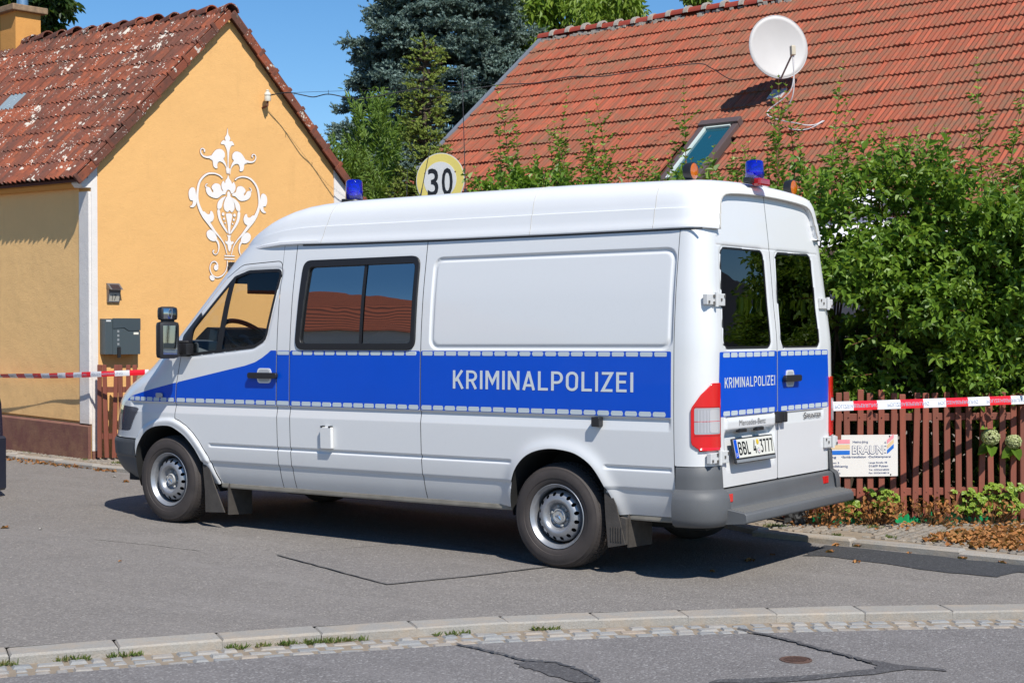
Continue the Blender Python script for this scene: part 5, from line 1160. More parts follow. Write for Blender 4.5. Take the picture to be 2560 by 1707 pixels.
m_ = MB(); m_.box((1.55, 0, .42), (5.2, 1.60, .20)); m_.box((0, 0, .30), (.12, 1.4, .12)); m_.box((1.3, -.3, .30), (.9, .5, .22), None, .05); m_.tube([(2.9, .3, .27), (-.9, .3, .29)], .035, 8); m_.tube([(3.2, 0, .33), (.1, 0, .31)], .04, 8); m_.box((-.62, 0, .31), (.5, 1.2, .12)); m_.obj('underbody', UNDER, van)
# inner lining below the sills so light does not pass
for sgn in (1, -1):
    m_ = MB(); m_.box((1.7, sgn*.86, .345), (2.66, .05, .045), None, .012); m_.box((-.66, sgn*.85, .345), (.42, .06, .05), None, .012); m_.obj('sill', simple('dirty_sill', (.22, .20, .165), .8, var=.5, vscale=8), van)
# mud flaps
for sgn in (1, -1):
    m_ = MB(); m_.prism([(-.352, .520), (-.398, .512), (-.440, .40), (-.500, .175), (-.380, .150), (-.362, .33)], lambda x, z, y: (x, y, z), sgn*.925, sgn*.935); m_.prism([(.885, .36), (.62, .36), (.62, .145), (.90, .155), (.90, .33)], lambda y, z, x: (x, y*sgn, z), -.505, -.495); m_.prism([(-.365, .16), (-.50, .175), (-.50, .33), (-.46, .34)], lambda x, z, y: (x, y, z), sgn*.88, sgn*.925)
    fo = m_.obj('mud_flap', FLAP, van)
    m_ = MB()
    for i in range(5): m_.box((-.405-.018*i, sgn*.938, .235), (.006, .004, .09))
    m_.obj('flap_rib', FLAP, fo); m_ = MB(); m_.lathe([(0, 0), (.008, 0), (.008, .004), (0, .004)], (-.378, sgn*.935, .49), (0, sgn, 0), 10); m_.obj('flap_screw', HUBM, fo)
    m_ = MB(); m_.prism([(3.175, .505), (3.118, .505), (3.06, .36), (2.945, .150), (3.145, .140), (3.15, .30)], lambda x, z, y: (x, y, z), sgn*.925, sgn*.935); m_.prism([(.885, .36), (.66, .36), (.66, .115), (.90, .13), (.90, .33)], lambda y, z, x: (x, y*sgn, z), 2.935, 2.945); m_.obj('mud_flap', FLAP, van)
# mirrors
def mirror_arm(sgn, par):
    c_ = np.array([3.325, sgn*1.135, 1.420]); an = radians(197 if sgn > 0 else 163); nn = np.array([cos(an), sin(an)*-1 if False else sin(an)*1, 0]); nn = np.array([-cos(radians(17)), sgn*-.29*-1, 0]); nn /= np.linalg.norm(nn); sd_ = np.cross([0, 0, 1.], nn); Rm = np.stack([sd_, nn, Z3], 1)
    th0 = bpy.data.objects.new('wing_mirror', None); COL.objects.link(th0); th0.parent = van
    m_ = MB(); m_.box(c_, (.165, .090, .275), Rm, .034); m_.obj('mirror_housing', BLACKP, th0, True)
    m_ = MB(); m_.box(c_+nn*.0455, (.112, .004, .215), Rm, .001); m_.obj('mirror_glass', MIRROR, th0)
    c2 = c_+[0, 0, .195]; m_ = MB(); m_.box(c2, (.140, .085, .104), Rm, .03); m_.box(c2-[0, 0, .055], (.09, .05, .03), Rm, .005); m_.obj('mirror_housing', BLACKP, th0, True)
    m_ = MB(); V = []
    for i in range(9):
        for j in range(9):
            a, b_ = (i-4)/4, (j-4)/4; V.append(c2+sd_*a*.050+Z3*b_*.038+nn*(.0435-.003*(a*a+b_*b_)+.002))
    m_.add(V, [(i*9+j, i*9+j+1, (i+1)*9+j+1, (i+1)*9+j) for i in range(8) for j in range(8)]); m_.obj('mirror_glass', MIRROR, th0, True)
    m_ = MB()
    for z_ in (1.405, 1.308): m_.tube([(3.31, sgn*.945, z_), (3.33, sgn*1.02, z_), c_*[1, 1, 0]+np.array([0, -sgn*.05, z_])], .012, 8)
    m_.obj('mirror_arm', BLACKP, th0, True); m_ = MB(); m_.box((3.300, sgn*.985, 1.352), (.105, .075, .085), None, .012); m_.obj('mirror_arm_cover', BLACKP, th0, True)
mirror_arm(1, van); mirror_arm(-1, van)
# lamps on the roof
def beacon(x, y, z, r_, h_, nm='blue_beacon'):
    t = bpy.data.objects.new(nm, None); COL.objects.link(t); t.parent = van
    m_ = MB(); m_.lathe([(0, -.03), (r_*1.1, -.03), (r_*1.12, .012), (r_*1.02, .022), (0, .022)], (x, y, z), (0, 0, 1), 32); m_.obj('beacon_base', BLACKP, t, True)
    m_ = MB(); hh = h_; m_.lathe([(r_, .022), (r_*.985, hh*.5), (r_*.955, hh*.84), (r_*.90, hh*.92), (r_*.7, hh*.97), (0, hh)], (x, y, z), (0, 0, 1), 36); m_.f = [f for f in m_.f if len(f) == 4]; d_ = m_.obj('blue_dome', BLUEL, t, True, auto=2)
    d_.modifiers.new('t', 'SOLIDIFY').thickness = .004
    m_ = MB(); m_.lathe([(0, .03), (r_*.62, .03), (r_*.58, hh*.30), (0, hh*.3)], (x, y, z), (0, 0, 1), 20); m_.obj('beacon_motor', BLACKP, t)
    m_ = MB(); V = []
    dd = np.array([-.75, .66, 0]); s1 = np.cross(dd, Z3)
    for i in range(7):
        for k in range(20): rr = i/6; a = 2*pi*k/20; V.append(np.array([x, y, z+hh*.56])+s1*cos(a)*rr*r_*.68+Z3*sin(a)*rr*hh*.27+dd*(rr*rr*r_*.5-r_*.35))
    m_.add(V, [(i*20+k, i*20+(k+1) % 20, (i+1)*20+(k+1) % 20, (i+1)*20+k) for i in range(6) for k in range(20)]); m_.obj('beacon_reflector', simple('bright_reflector', (.9, .9, .9), .08, metal=1), t, True)
    return t
beacon(2.47, .02, 2.465, .067, .180); m_ = MB(); m_.tube([(2.47, .02, 2.30), (2.47, .02, 2.45)], .05, 12); m_.box((2.50, .10, 2.42), (.03, .03, .14)); m_.obj('beacon_stand', BLACKP, van); beacon(-.865, -.085, 2.415, .0615, .150)
def amber(y, x, z):
    t = bpy.data.objects.new('amber_lamp', None); COL.objects.link(t); t.parent = van; ax = np.array([-1, .0, 0.]); c_ = np.array([x, y, z])
    m_ = MB(); m_.lathe([(0, -.055), (.048, -.055), (.053, -.04), (.055, 0), (.050, .002), (0, -.01)], c_, ax, 32); m_.box(c_+[.03, 0, -.058], (.05, .03, .05)); m_.obj('lamp_housing', BLACKP, t, True)
    m_ = MB(); m_.lathe([(0, -.008), (.050, -.008), (.050, .001), (.040, .008), (.02, .012), (0, .013)], c_, ax, 32); m_.obj('amber_lens', AMBER, t, True)
amber(.60, -.80, 2.438); amber(-.64, -.88, 2.428)
m_ = MB(); m_.box((-1.02, .135, 2.392), (.060, .150, .050), None, .014); bl = m_.obj('brake_lamp', REDT, van); m_ = MB(); m_.box((-.985, .17, 2.400), (.05, .20, .036), None, .01); m_.obj('lamp_base', BLACKP, bl)
m_ = MB(); m_.tube([(1.375, .05, 2.40), (1.375, .05, 2.505)], .011, 8); m_.tube([(1.375, .05, 2.50), (1.40, .05, 3.40)], .0032, 5); m_.obj('antenna', BLACKP, van)
m_ = MB(); m_.tube([(1.77, .10, 2.40), (1.735, .10, 2.53)], [.009, .004], 6); m_.tube([(1.735, .10, 2.53), (1.655, .10, 2.83)], .0030, 5); m_.obj('antenna', BLACKP, van)
m_ = MB(); m_.tube([(2.42, -.55, 2.30), (2.42, -.55, 2.52), (2.41, -.55, 2.78)], [.014, .004, .002], 6); m_.obj('antenna', BLACKP, van)
# cab interior
CLOTH = simple('dark_blue_cloth', (.018, .024, .045), .9); DASH = simple('grey_dashboard', (.095, .115, .14), .7); DKP = simple('dark_dash', (.016, .018, .022), .6)
m_ = MB(); m_.prism([(3.30, 1.05), (3.30, 1.33), (3.36, 1.405), (3.55, 1.42), (3.66, 1.40), (3.75, 1.20), (3.75, 1.05)], lambda x, z, y: (x, y, z), -.84, .86); m_.obj('dashboard', DASH, van, True, bev=.006)
m_ = MB(); m_.prism(fillet([(3.20, 1.12), (3.26, 1.38), (3.34, 1.50), (3.52, 1.52), (3.66, 1.42), (3.66, 1.1)], .05), lambda x, z, y: (x, y, z), .02, .56); m_.prism(fillet([(3.28, 1.2), (3.32, 1.46), (3.56, 1.47), (3.66, 1.40), (3.66, 1.1)], .04), lambda x, z, y: (x, y, z), -.80, .02); m_.obj('instrument_cover', DKP, van, True)
m_ = MB(); m_.prism(fillet([(3.285, 1.32), (3.285, 1.40), (3.375, 1.40), (3.375, 1.32)], .03), lambda x, z, y: (x, y, z), .865, .872)
vent = m_.obj('vent_surround', DASH, van); m_ = MB()
for i in range(6): m_.box((3.33, .874, 1.335+i*.011), (.065, .006, .005))
m_.obj('vent_slat', DKP, vent)
# steering wheel
wc = np.array([3.245, .40, 1.44]); wn = np.array([-.62, 0, .78]); wa = np.array([0, 1., 0]); wb = np.cross(wn, wa)
m_ = MB(); m_.tube([wc+wa*cos(a)*.205+wb*sin(a)*.205 for a in np.linspace(0, 2*pi, 41)], .019, 8, False); m_.tube([wc-wa*.2, wc-wn*.03, wc+wa*.2], .018, 6); m_.tube([wc-wn*.03, wc+wb*.2], .018, 6); m_.lathe([(0, -.05), (.07, -.04), (.06, .0), (0, .01)], wc-wn*.02, wn, 16); m_.obj('steering_wheel', BLACKP, van, True)
for sy in (.40, -.25, -.62):
    st_ = MB(); st_.box((2.78, sy, .95), (.50, .46, .16), None, .05); st_.prism(fillet([(2.56, 1.0), (2.46, 1.30), (2.36, 1.30), (2.44, 1.0)], .03), lambda x, z, y: (x, y, z), sy-.22, sy+.22); st_.obj('seat', CLOTH, van, True)
m_ = MB(); m_.box((2.42, 0, 1.18), (.03, 1.7, .34)); m_.box((2.30, 0, 1.62), (.04, 1.66, .62)); m_.box((2.66, 0, 1.985), (.80, 1.55, .03)); m_.box((2.8, 0, .8), (1.2, 1.7, .05)); m_.obj('cab_lining', simple('cab_lining', (.045, .042, .04), .9), van)
m_ = MB(); m_.box((3.02, 0, 1.905), (.03, 1.62, .13), None, .008); m_.box((2.98, .40, 1.86), (.02, .5, .19), None, .006); m_.box((2.98, -.40, 1.86), (.02, .5, .19), None, .006); m_.obj('sun_visor', simple('brown_visor', (.05, .035, .03), .8), van)
m_ = MB(); m_.box((3.0, 0, 1.86), (.03, .22, .07), None, .01); m_.obj('inner_mirror', BLACKP, van)
# ================================================================ FENCE, GATE, TAPE, SIGNS
PV = lambda x: G(x)+.04
FA, FB, FC = np.array([-.54, -1.88]), np.array([-1.73, -2.88]), np.array([-3.6, -4.45])
fdir = (FB-FA)/np.linalg.norm(FB-FA); fn = np.array([-fdir[1], fdir[0]]);
if fn @ (CAM[:2]-FA) < 0: fn = -fn
fence = thing('picket_fence', (0, 0, 0), 'red-brown wooden picket fence below the hedge beside the rear of the van', 'fence')
r = random.Random(4)
def picket_mesh(seed):
    rr = random.Random(seed); w_, t_, h_ = .0445, .020, .94; V = []
    for z in (0, .3, .62, h_-.006, h_): k = (1 if z < h_-.005 else .86); V += [(-w_/2*k+rr.uniform(-.0012, .0012), -t_/2*k, z), (w_/2*k+rr.uniform(-.0012, .0012), -t_/2*k, z), (w_/2*k, t_/2*k, z), (-w_/2*k, t_/2*k, z)]
    F = [(0, 3, 2, 1)]+[(k*4+i, k*4+(i+1) % 4, k*4+4+(i+1) % 4, k*4+4+i) for k in range(4) for i in range(4)]+[(16, 17, 18, 19)]
    me = bpy.data.meshes.new('picket'); me.from_pydata(V, [], F); me.shade_flat(); me.materials.append(WOODR); return me
PM = [picket_mesh(i) for i in range(5)]
def picket(p2, d2_, par, z, lean=None, name='picket', sc_=1.0):
    o = bpy.data.objects.new(name, PM[r.randrange(5)]); o.location = (p2[0], p2[1], z); o.rotation_euler = (r.gauss(0, .010), r.gauss(0, .014) if lean is None else lean, atan2(d2_[1], d2_[0])); o.scale = (1, 1, sc_); link(o, par); return o
def fenceline(A, B, par, s0=0, s1=None, rails=(.19, .755), post=()):
    A = np.array(A); B = np.array(B); L = np.linalg.norm(B-A); d_ = (B-A)/L; nn = np.array([-d_[1], d_[0]]); nn = nn if nn @ (CAM[:2]-A) > 0 else -nn; s = s0; s1 = s1 or L
    while s < s1:
        q = A+d_*s+nn*.022; picket(q, d_, par, PV(q[0])+.045+r.gauss(0, .011)); s += .0855+r.gauss(0, .0015)
    for rz in rails:
        a, b_ = A+d_*s0, A+d_*s1; m_ = MB(); m_.box(((a[0]+b_[0])/2, (a[1]+b_[1])/2, PV((a[0]+b_[0])/2)+rz+.045), (s1-s0, .035, .055), np.array([[d_[0], -d_[1], 0], [d_[1], d_[0], 0], [0, 0, 1]]), .004); m_.obj('rail', WOODR, par)
    m_ = MB(); s = s0
    while s < s1:
        q = A+d_*s+nn*.034
        for rz in rails: m_.lathe([(0, 0), (.006, 0), (.004, .004), (0, .005)], (q[0], q[1], PV(q[0])+rz+.045), (nn[0], nn[1], 0), 6)
        s += .0855
    m_.obj('nail_heads', simple('nail', (.20, .07, .045), .6), par, kind='stuff')
Lc = np.linalg.norm(FB-FA)
fenceline(FA-fdir*.16, FB-fdir*.075, fence); fenceline(FB+fdir*.09, FC, fence)
fenceline((7.05, -2.32), (-.46, -1.80), fence)
for q in (FB+fdir*.0, FA-fdir*.22, np.array([3.4, -2.13])):
    m_ = MB(); m_.box((q[0], q[1], PV(q[0])+.48), (.10, .10, 1.0), np.array([[fdir[0], -fdir[1], 0], [fdir[1], fdir[0], 0], [0, 0, 1]]), .008); m_.obj('fence_post', WOODR, fence)
# garden gate between the yellow house and the stone post
gate = thing('garden_gate', (0, 0, 0), 'narrow red-brown picket gate between the yellow house corner and the stone post', 'gate')
ga, gb = np.array([7.80, -1.86]), np.array([7.43, -2.10]); gd = (gb-ga)/np.linalg.norm(gb-ga)
for i in range(6):
    q = ga+gd*(i*.079+.01); picket(q, gd, gate, G(q[0])+.07, sc_=1.06)
for rz in (.30, .80):
    c_ = (ga+gb)/2-np.array([0, .03]); m_ = MB(); m_.box((c_[0], c_[1], G(7.6)+rz), (.48, .03, .06), np.array([[gd[0], -gd[1], 0], [gd[1], gd[0], 0], [0, 0, 1]])); m_.obj('rail', WOODR, gate)
spst = thing('stone_post', (0, 0, 0), 'short weathered stone gate post with a rounded top behind the van bonnet', 'post')
STN = simple('weathered_stone', (.30, .24, .16), .95, var=.55, vscale=14, bmp=.9, bscale=45)
m_ = MB(); m_.prism([(-.118, 0), (.118, 0), (.122, .5), (.118, .93), (.10, .985), (.06, 1.01), (-.05, 1.015), (-.10, .975), (-.118, .92)], lambda a, z, b_: (7.30+a*gd[0]-b_*gd[1], -2.13+a*gd[1]+b_*gd[0], G(7.3)+z), -.10, .10); o = m_.obj('post', STN, spst, True, bev=.014)
o.name = 'shaft'
# tradesman's board on the fence (flat printed board)
sg0 = np.array([-.54, -1.88])-fdir*.095+fn*.040; bd = fdir; BW, BH = .625, .312
def bdp(u, v, o=0): q = sg0+bd*u*1.04+fn*o; return (q[0], q[1], .372+v)
sgn_ = thing('tradesman_sign', (0, 0, 0), 'white plumber and heating sign with pink, beige and blue bars on the picket fence', 'sign')
m_ = MB(); m_.prism([(0, 0), (BW, 0), (BW, BH), (0, BH)], lambda u, v, o: bdp(u, v, o), 0, .006); m_.obj('board', simple('sign_white', (.72, .69, .65), .5), sgn_)
PINK = simple('pink_print', (.78, .28, .33), .5); BEI = simple('beige_print', (.70, .50, .28), .5); BLP = simple('blue_print', (.01, .14, .55), .5); NVY = simple('navy_print', (.03, .06, .18), .5)
def bar(nm, poly, mat): m_ = MB(); m_.add([bdp(u, v, .0075) for u, v in poly], [tuple(range(len(poly)))]); m_.obj(nm, mat, sgn_)
e0 = .165
for mat, v0, v1 in ((PINK, .248, .278), (BEI, .207, .240), (BLP, .165, .196)): bar('printed_bar', [(.01, v0), (e0+.105, v0), (e0+.105, v1), (.01, v1)], mat)
for mat, v0 in ((PINK, .243), (BEI, .205), (BLP, .167)): bar('printed_bar', [(.545, v0), (.595, v0+.045), (.595, v0+.076), (.545, v0+.030)], mat)
T = lambda s_, u0, v0, h, w_=None, mat=NVY, nm='print', o=.0078, bold=.008: text(s_, nm, lambda u, v: bdp(u0+u, v0+v, o), h, mat, sgn_, maxw=w_, bold=bold)
T('Heinz-Jörg', .292, .252, .018, .112); T('BRAUN', .286, .171, .060, .230, NVY, bold=.055); T('BRAUN', .2895, .1725, .0590, .223, simple('sign_white2', (.72, .69, .65), .5), 'print_fill', .0084, .020)
for i, ch_ in enumerate('GmbH'): T(ch_, .526, .247-i*.026, .014)
T('Heizung', .035, .140, .017, .135); T('•Sanitärinstallation', .208, .140, .017, .182); T('•Dachklempnerei', .404, .140, .017, .168)
T('Hopfengarten 3', .035, .098, .013, .155); T('04932 Großthiemig', .035, .070, .018, .220); T('Tel.: 035343/316', .035, .044, .012, .155); T('FU: 0171/6247765', .035, .020, .012, .165)
T('Lange Straße 48', .410, .098, .013, .135); T('01609 Pulsen', .410, .070, .017, .142); T('Tel.: 035263/68503', .410, .044, .012, .150); T('Fax: 035263/68515', .410, .020, .012, .150)
for u, v in ((.565, .300), (.572, .012), (.03, .30), (.03, .012)): m_ = MB(); m_.lathe([(0, 0), (.006, 0), (.005, .003), (0, .004)], bdp(u, v, .006), (fn[0], fn[1], 0), 8); m_.obj('screw', GAP, sgn_)
# police tape
TW = simple('tape_white', (.74, .73, .74), .35, spec=.6); TR = simple('tape_red', (.78, .012, .025), .3, spec=.6); TP = simple('tape_print', (.30, .36, .46), .5)
def campt(px, py, D_): return CAM+(FW*3771.7+RT*(px-1280)+UP*(853.5-py))*D_/3771.7
def tape(name, label, P, wd, seg, tilt, prints, back=True):
    t = thing(name, (0, 0, 0), label, 'barrier tape'); P = [np.array(p, float) for p in P]
    C_ = catmull(P, 24); C_ = np.array(C_); s = np.concatenate([[0], np.cumsum(np.linalg.norm(np.diff(C_, axis=0), axis=1))]); L = s[-1]
    at = lambda q: np.array([np.interp(q, s, C_[:, i]) for i in range(3)])
    def pt(q, v, o=0):
        a = at(q); d_ = at(min(q+.02, L))-at(max(q-.02, 0)); d_ /= np.linalg.norm(d_); f = tilt(q/L); up = Z3-d_*d_[2]; up /= np.linalg.norm(up); sd_ = np.cross(d_, up); sd_ = sd_ if sd_ @ (CAM-a) > 0 else -sd_
        uu = up*cos(f)+sd_*sin(f); nn = np.cross(d_, uu); nn = nn if nn @ (CAM-a) > 0 else -nn; return a+uu*(v-.5)*wd+nn*(o+.004*sin(v*pi))
    k = 0; q = 0
    while q < L:
        q1 = min(q+seg, L); n_ = 6; m_ = MB(); V = [pt(q+(q1-q)*i/n_, j/4) for i in range(n_+1) for j in range(5)]
        m_.add(V, [(i*5+j, (i+1)*5+j, (i+1)*5+j+1, i*5+j+1) for i in range(n_) for j in range(4)]); m_.obj('white_band' if k % 2 == 0 else 'red_band', TW if k % 2 == 0 else TR, t, True); q = q1; k += 1
    if prints:
        q = .05
        while q < L-.5: text('POLIZEIABSPERRUNG', 'print', lambda u, v: tuple(pt(q+u, .30+v/wd if not prints == 2 else .68-v/wd, .0012)), wd*.42, TP, t, maxw=.40); q += .49
    return t
tape('barrier_tape', 'red and white police tape stretched from the van tail light to the right edge', [(-.99, -.955, .945), (-1.35, -1.75, .944), (-1.80, -2.72, .945), (-2.2, -3.55, .94)], .064, .222, lambda f: -.10, 2)
tape('barrier_tape', 'red and white police tape running from the left edge to the stone gate post', [tuple(campt(-120, 941, 18.1)), tuple(campt(0, 939.5, 17.35)), tuple(campt(130, 939, 16.65)), tuple(campt(248, 935, 16.05)), tuple(campt(372, 930, 15.95))], .058, .165, lambda f: max(0, 1.35-f*1.9), 1)
# mailbox and house number lamp
MBX = simple('slate_metal', (.075, .098, .108), .42, metal=.2, spec=.5); MBD = simple('slate_metal_dark', (.05, .068, .078), .45)
mbx = thing('mailbox', (0, 0, 0), 'grey metal mailbox hanging on the yellow gable wall above the gate', 'mailbox')
def onw(s, z, o): return HL(s, -o, z)
m_ = MB(); m_.prism([(.10, 1.262), (.52, 1.262), (.52, 1.648), (.10, 1.648)], onw, .0, .115); m_.obj('box', MBX, mbx, bev=.003)
m_ = MB(); m_.prism([(.185, 1.545), (.325, 1.553), (.375, 1.522), (.525, 1.524), (.525, 1.655), (.185, 1.655)], onw, .117, .126); m_.obj('lid', MBD, mbx)
m_ = MB(); m_.prism([(.185, 1.262), (.522, 1.262), (.522, 1.516), (.374, 1.514), (.322, 1.545), (.185, 1.537)], onw, .117, .122); m_.obj('door', MBX, mbx)
m_ = MB(); m_.prism(fillet([(.235, 1.225), (.270, 1.225), (.270, 1.345), (.235, 1.345)], .012), onw, .123, .142); m_.obj('handle', BLACKP, mbx)
m_ = MB()
for i in range(4): m_.prism([(.238, 1.362+i*.046), (.262, 1.362+i*.046), (.262, 1.388+i*.046), (.238, 1.388+i*.046)], onw, .1225, .1245)
m_.obj('view_slots', simple('slot_grey', (.25, .27, .28), .3), mbx, kind='stuff')
m_ = MB(); m_.prism([(.44, 1.478), (.50, 1.478), (.50, 1.502), (.44, 1.502)], onw, .1225, .125); m_.obj('name_plate', simple('name_plate', (.75, .72, .62), .5), mbx)
m_ = MB(); m_.prism([(.108, 1.618), (.165, 1.618), (.165, 1.635), (.108, 1.635)], onw, .1155, .118); m_.obj('name_plate', simple('name_plate2', (.6, .62, .62), .5), mbx)
hn = thing('house_number_lamp', (0, 0, 0), 'small solar house number lamp reading 17 on the yellow wall', 'house number')
m_ = MB(); m_.prism([(0, 1.825), (.022, 1.825), (.050, 1.97), (.050, 1.975), (0, 1.975)], lambda o, z, s: HL(s, -o, z), .185, .332); m_.prism([(.050, 1.972), (.092, 1.965), (.010, 2.036), (0, 2.036), (0, 1.972)], lambda o, z, s: HL(s, -o, z), .182, .336); m_.obj('case', simple('brushed_steel', (.19, .19, .20), .35, metal=.5), hn)
m_ = MB(); m_.add([HL(.205, -.0885, 1.972), HL(.313, -.0885, 1.972), HL(.313, -.032, 2.021), HL(.205, -.032, 2.021)], [(0, 1, 2, 3)]); m_.obj('solar_panel', simple('solar_cell', (.02, .018, .03), .2), hn)
fo_ = lambda z: .0235+(z-1.825)/.145*.028
m_ = MB(); m_.add([HL(s, -fo_(z)-.001, z) for s, z in ((.197, 1.838), (.320, 1.838), (.320, 1.93), (.197, 1.93))], [(0, 1, 2, 3)]); m_.obj('number_panel', simple('frosted_panel', (.42, .40, .34), .5), hn)
text('17', 'number', lambda u, v: tuple(HL(.232+u, -fo_(1.848+v)-.003, 1.848+v)), .066, PK, hn, maxw=.052)
# telephone wire with its insulator
INS = simple('porcelain', (.66, .62, .52), .3); ip = HL(2.27, -.10, 4.29)
ins = thing('insulator', (0, 0, 0), 'white porcelain insulator high on the yellow gable wall', 'insulator')
m_ = MB(); m_.lathe([(0, -.06), (.034, -.06), (.040, -.03), (.036, .0), (.030, .004), (.040, .012), (.036, .035), (.018, .052), (.022, .065), (.012, .075), (0, .078)], ip, (0, 0, 1), 20); m_.obj('porcelain_body', INS, ins, True)
m_ = MB(); m_.tube([ip-Z3*.06, ip-Z3*.11, HL(2.27, 0, 4.16)], .014, 6); m_.obj('bracket', RUST, ins)
wire = thing('overhead_cable', (0, 0, 0), 'thin black telephone cable hanging across the sky to the red roof', 'cable')
wq = lambda px, py: tuple(campt(px, py, float(np.interp(px, [654, 900, 1245, 1740, 1885], [17.83, 17.84, 18.4, 20.15, 20.25]))))
Wp = [tuple(ip), wq(690, 236), wq(722, 232), wq(760, 239), wq(785, 243), wq(821, 236), wq(870, 245), wq(905, 247), wq(960, 238), wq(1009, 228), wq(1060, 221), wq(1100, 226), wq(1150, 231), wq(1200, 220), wq(1260, 212), wq(1340, 208), wq(1430, 192), wq(1500, 192), wq(1600, 178), wq(1740, 160), wq(1780, 172), wq(1830, 200), wq(1885, 195)]
m_ = MB(); m_.tube(catmull(Wp, 6), .0065, 5); m_.obj('cable', BLACKP, wire)
W2 = [tuple(ip+Z3*.02), wq(760, 231), wq(900, 226), wq(1100, 215), wq(1245, 205)]
m_ = MB(); m_.tube(catmull(W2, 6), .0022, 4); [m_.tube([wq(px_, a_), wq(px_, b__)], .004, 4) for px_, a_, b__ in ((735, 233, 246), (821, 226, 238), (1087, 214, 224), (1300, 200, 212))]; m_.obj('carrier_wire', BLACKP, wire)
# speed sign 30, seen above the van roof
SGN = thing('speed_sign', (0, 0, 0), 'round sunbleached 30 speed sign on a post seen above the van roof', 'sign')
sc0 = np.array([5.30, -4.63, 3.20]); sn = -FW*cos(.42)+RT*(-sin(.42)); sn[2] = 0; sn /= np.linalg.norm(sn); su = np.cross(Z3, sn); 
m_ = MB(); m_.lathe([(0, -.004), (.305, -.004), (.305, 0), (0, 0)], sc0, sn, 56); m_.obj('sign_disc', simple('sign_edge', (.62, .62, .60), .5), SGN)
m_ = MB(); m_.lathe([(0, .0), (.296, .0), (.296, .002), (0, .002)], sc0, sn, 56); m_.obj('faded_ring', simple('faded_yellow', (.72, .60, .16), .5, var=.06, vscale=6), SGN)
m_ = MB(); m_.lathe([(0, .002), (.205, .002), (.205, .004), (0, .004)], sc0, sn, 56); m_.obj('sign_field', simple('sign_white3', (.66, .67, .66), .5), SGN)
text('3', 'numeral', lambda u, v: tuple(sc0+su*(-.155+u)+Z3*(-.170+v)+sn*.0062), .31, PK, SGN, maxw=.135, bold=.012); text('0', 'numeral', lambda u, v: tuple(sc0+su*(.022+u)+Z3*(-.170+v)+sn*.0062), .31, PK, SGN, maxw=.138, bold=.012)
for a in (-1, 1): m_ = MB(); m_.lathe([(0, .002), (.009, .002), (.009, .005), (0, .005)], sc0+su*a*.19+Z3*.085, sn, 8); m_.obj('bolt', RUST, SGN)
m_ = MB(); m_.tube([(sc0[0]-sn[0]*.04, sc0[1]-sn[1]*.04, 0), (sc0[0]-sn[0]*.04, sc0[1]-sn[1]*.04, 3.5)], .03, 10); m_.obj('post', GRY, SGN)
# parasol in the garden
par = thing('parasol', (0, 0, 0), 'white garden parasol with a vent cap half hidden behind the hedge', 'parasol')
pcx = CAM+ (FW*3772+RT*(2165-1280)+UP*(853-470))*15.3/3772; PW_ = simple('parasol_cloth', (.74, .72, .76), .8); PW_.node_tree.nodes['Principled BSDF'].inputs['Transmission Weight'].default_value = 0
for R1, z1, z0, nm in ((.66, .0, -.20, 'vent_cap'), (1.42, -.24, -.66, 'canopy')):
    V = [(pcx[0], pcx[1], pcx[2]+z1)]; F = []; n_ = 8
    for j in (1, 2, 3):
        f = j/3
        for k in range(n_*4): a = 2*pi*k/(n_*4); ro = R1*f*(1-.045*(1-abs(cos(a*4)))); V.append((pcx[0]+cos(a)*ro, pcx[1]+sin(a)*ro, pcx[2]+z1+(z0-z1)*f**1.15-.02*f*(1-abs(cos(a*4)))))
    F += [(0, 1+k, 1+(k+1) % 32) for k in range(32)]+[(1+j*32+k, 1+(j+1)*32+k, 1+(j+1)*32+(k+1) % 32, 1+j*32+(k+1) % 32) for j in range(2) for k in range(32)]
    o = mesh(nm, V, F, PW_, par, True); o.modifiers.new('t', 'SOLIDIFY').thickness = .006
m_ = MB(); m_.tube([(pcx[0], pcx[1], 0), (pcx[0], pcx[1], pcx[2])], .024, 8); m_.obj('pole', GRY, par)
# rock beside the fence
rk_ = MB(); bm = bmesh.new(); bmesh.ops.create_icosphere(bm, subdivisions=3, radius=1); rr = random.Random(5)
for v in bm.verts:
    c_ = v.co; m_x = max(abs(c_.x), abs(c_.y), abs(c_.z)); q = c_/m_x*.75+c_*.25; q = q*(1+.10*sin(c_.x*9+c_.y*5)+.06*sin(c_.z*13+c_.x*4)); v.co = (q.x*.075, q.y*.07, q.z*.085)
V = [(-.395+v.co.x, -1.70+v.co.y, PV(-.4)+.075+v.co.z) for v in bm.verts]; F = [[v.index for v in f.verts] for f in bm.faces]; bm.free()
tag(mesh('rock', V, F, simple('basalt', (.055, .055, .055), .9, var=.5, vscale=25, bmp=.9, bscale=60)), 'dark squared basalt rock on the pavement behind the rear bumper', 'rock')
# green lawn edging along the foot of the fence
EDG = simple('green_plastic', (.01, .30, .10), .45); ed = thing('lawn_edging', (0, 0, 0), 'green plastic lawn edging strip along the foot of the picket fence', 'edging')
pts = [FA-fdir*.1+fdir*(i*.03)+fn*(.03+.012*sin(i*1.9)+.03*sin(i*.33)) for i in range(62)]; V = [(p[0], p[1], PV(p[0])-.01) for p in pts]+[(p[0], p[1], PV(p[0])+.062+.022*sin(i*.9)+.016*sin(i*2.7)) for i, p in enumerate(pts)]
mesh('strip', V, [(i, i+1, 62+i+1, 62+i) for i in range(61)], EDG, ed)

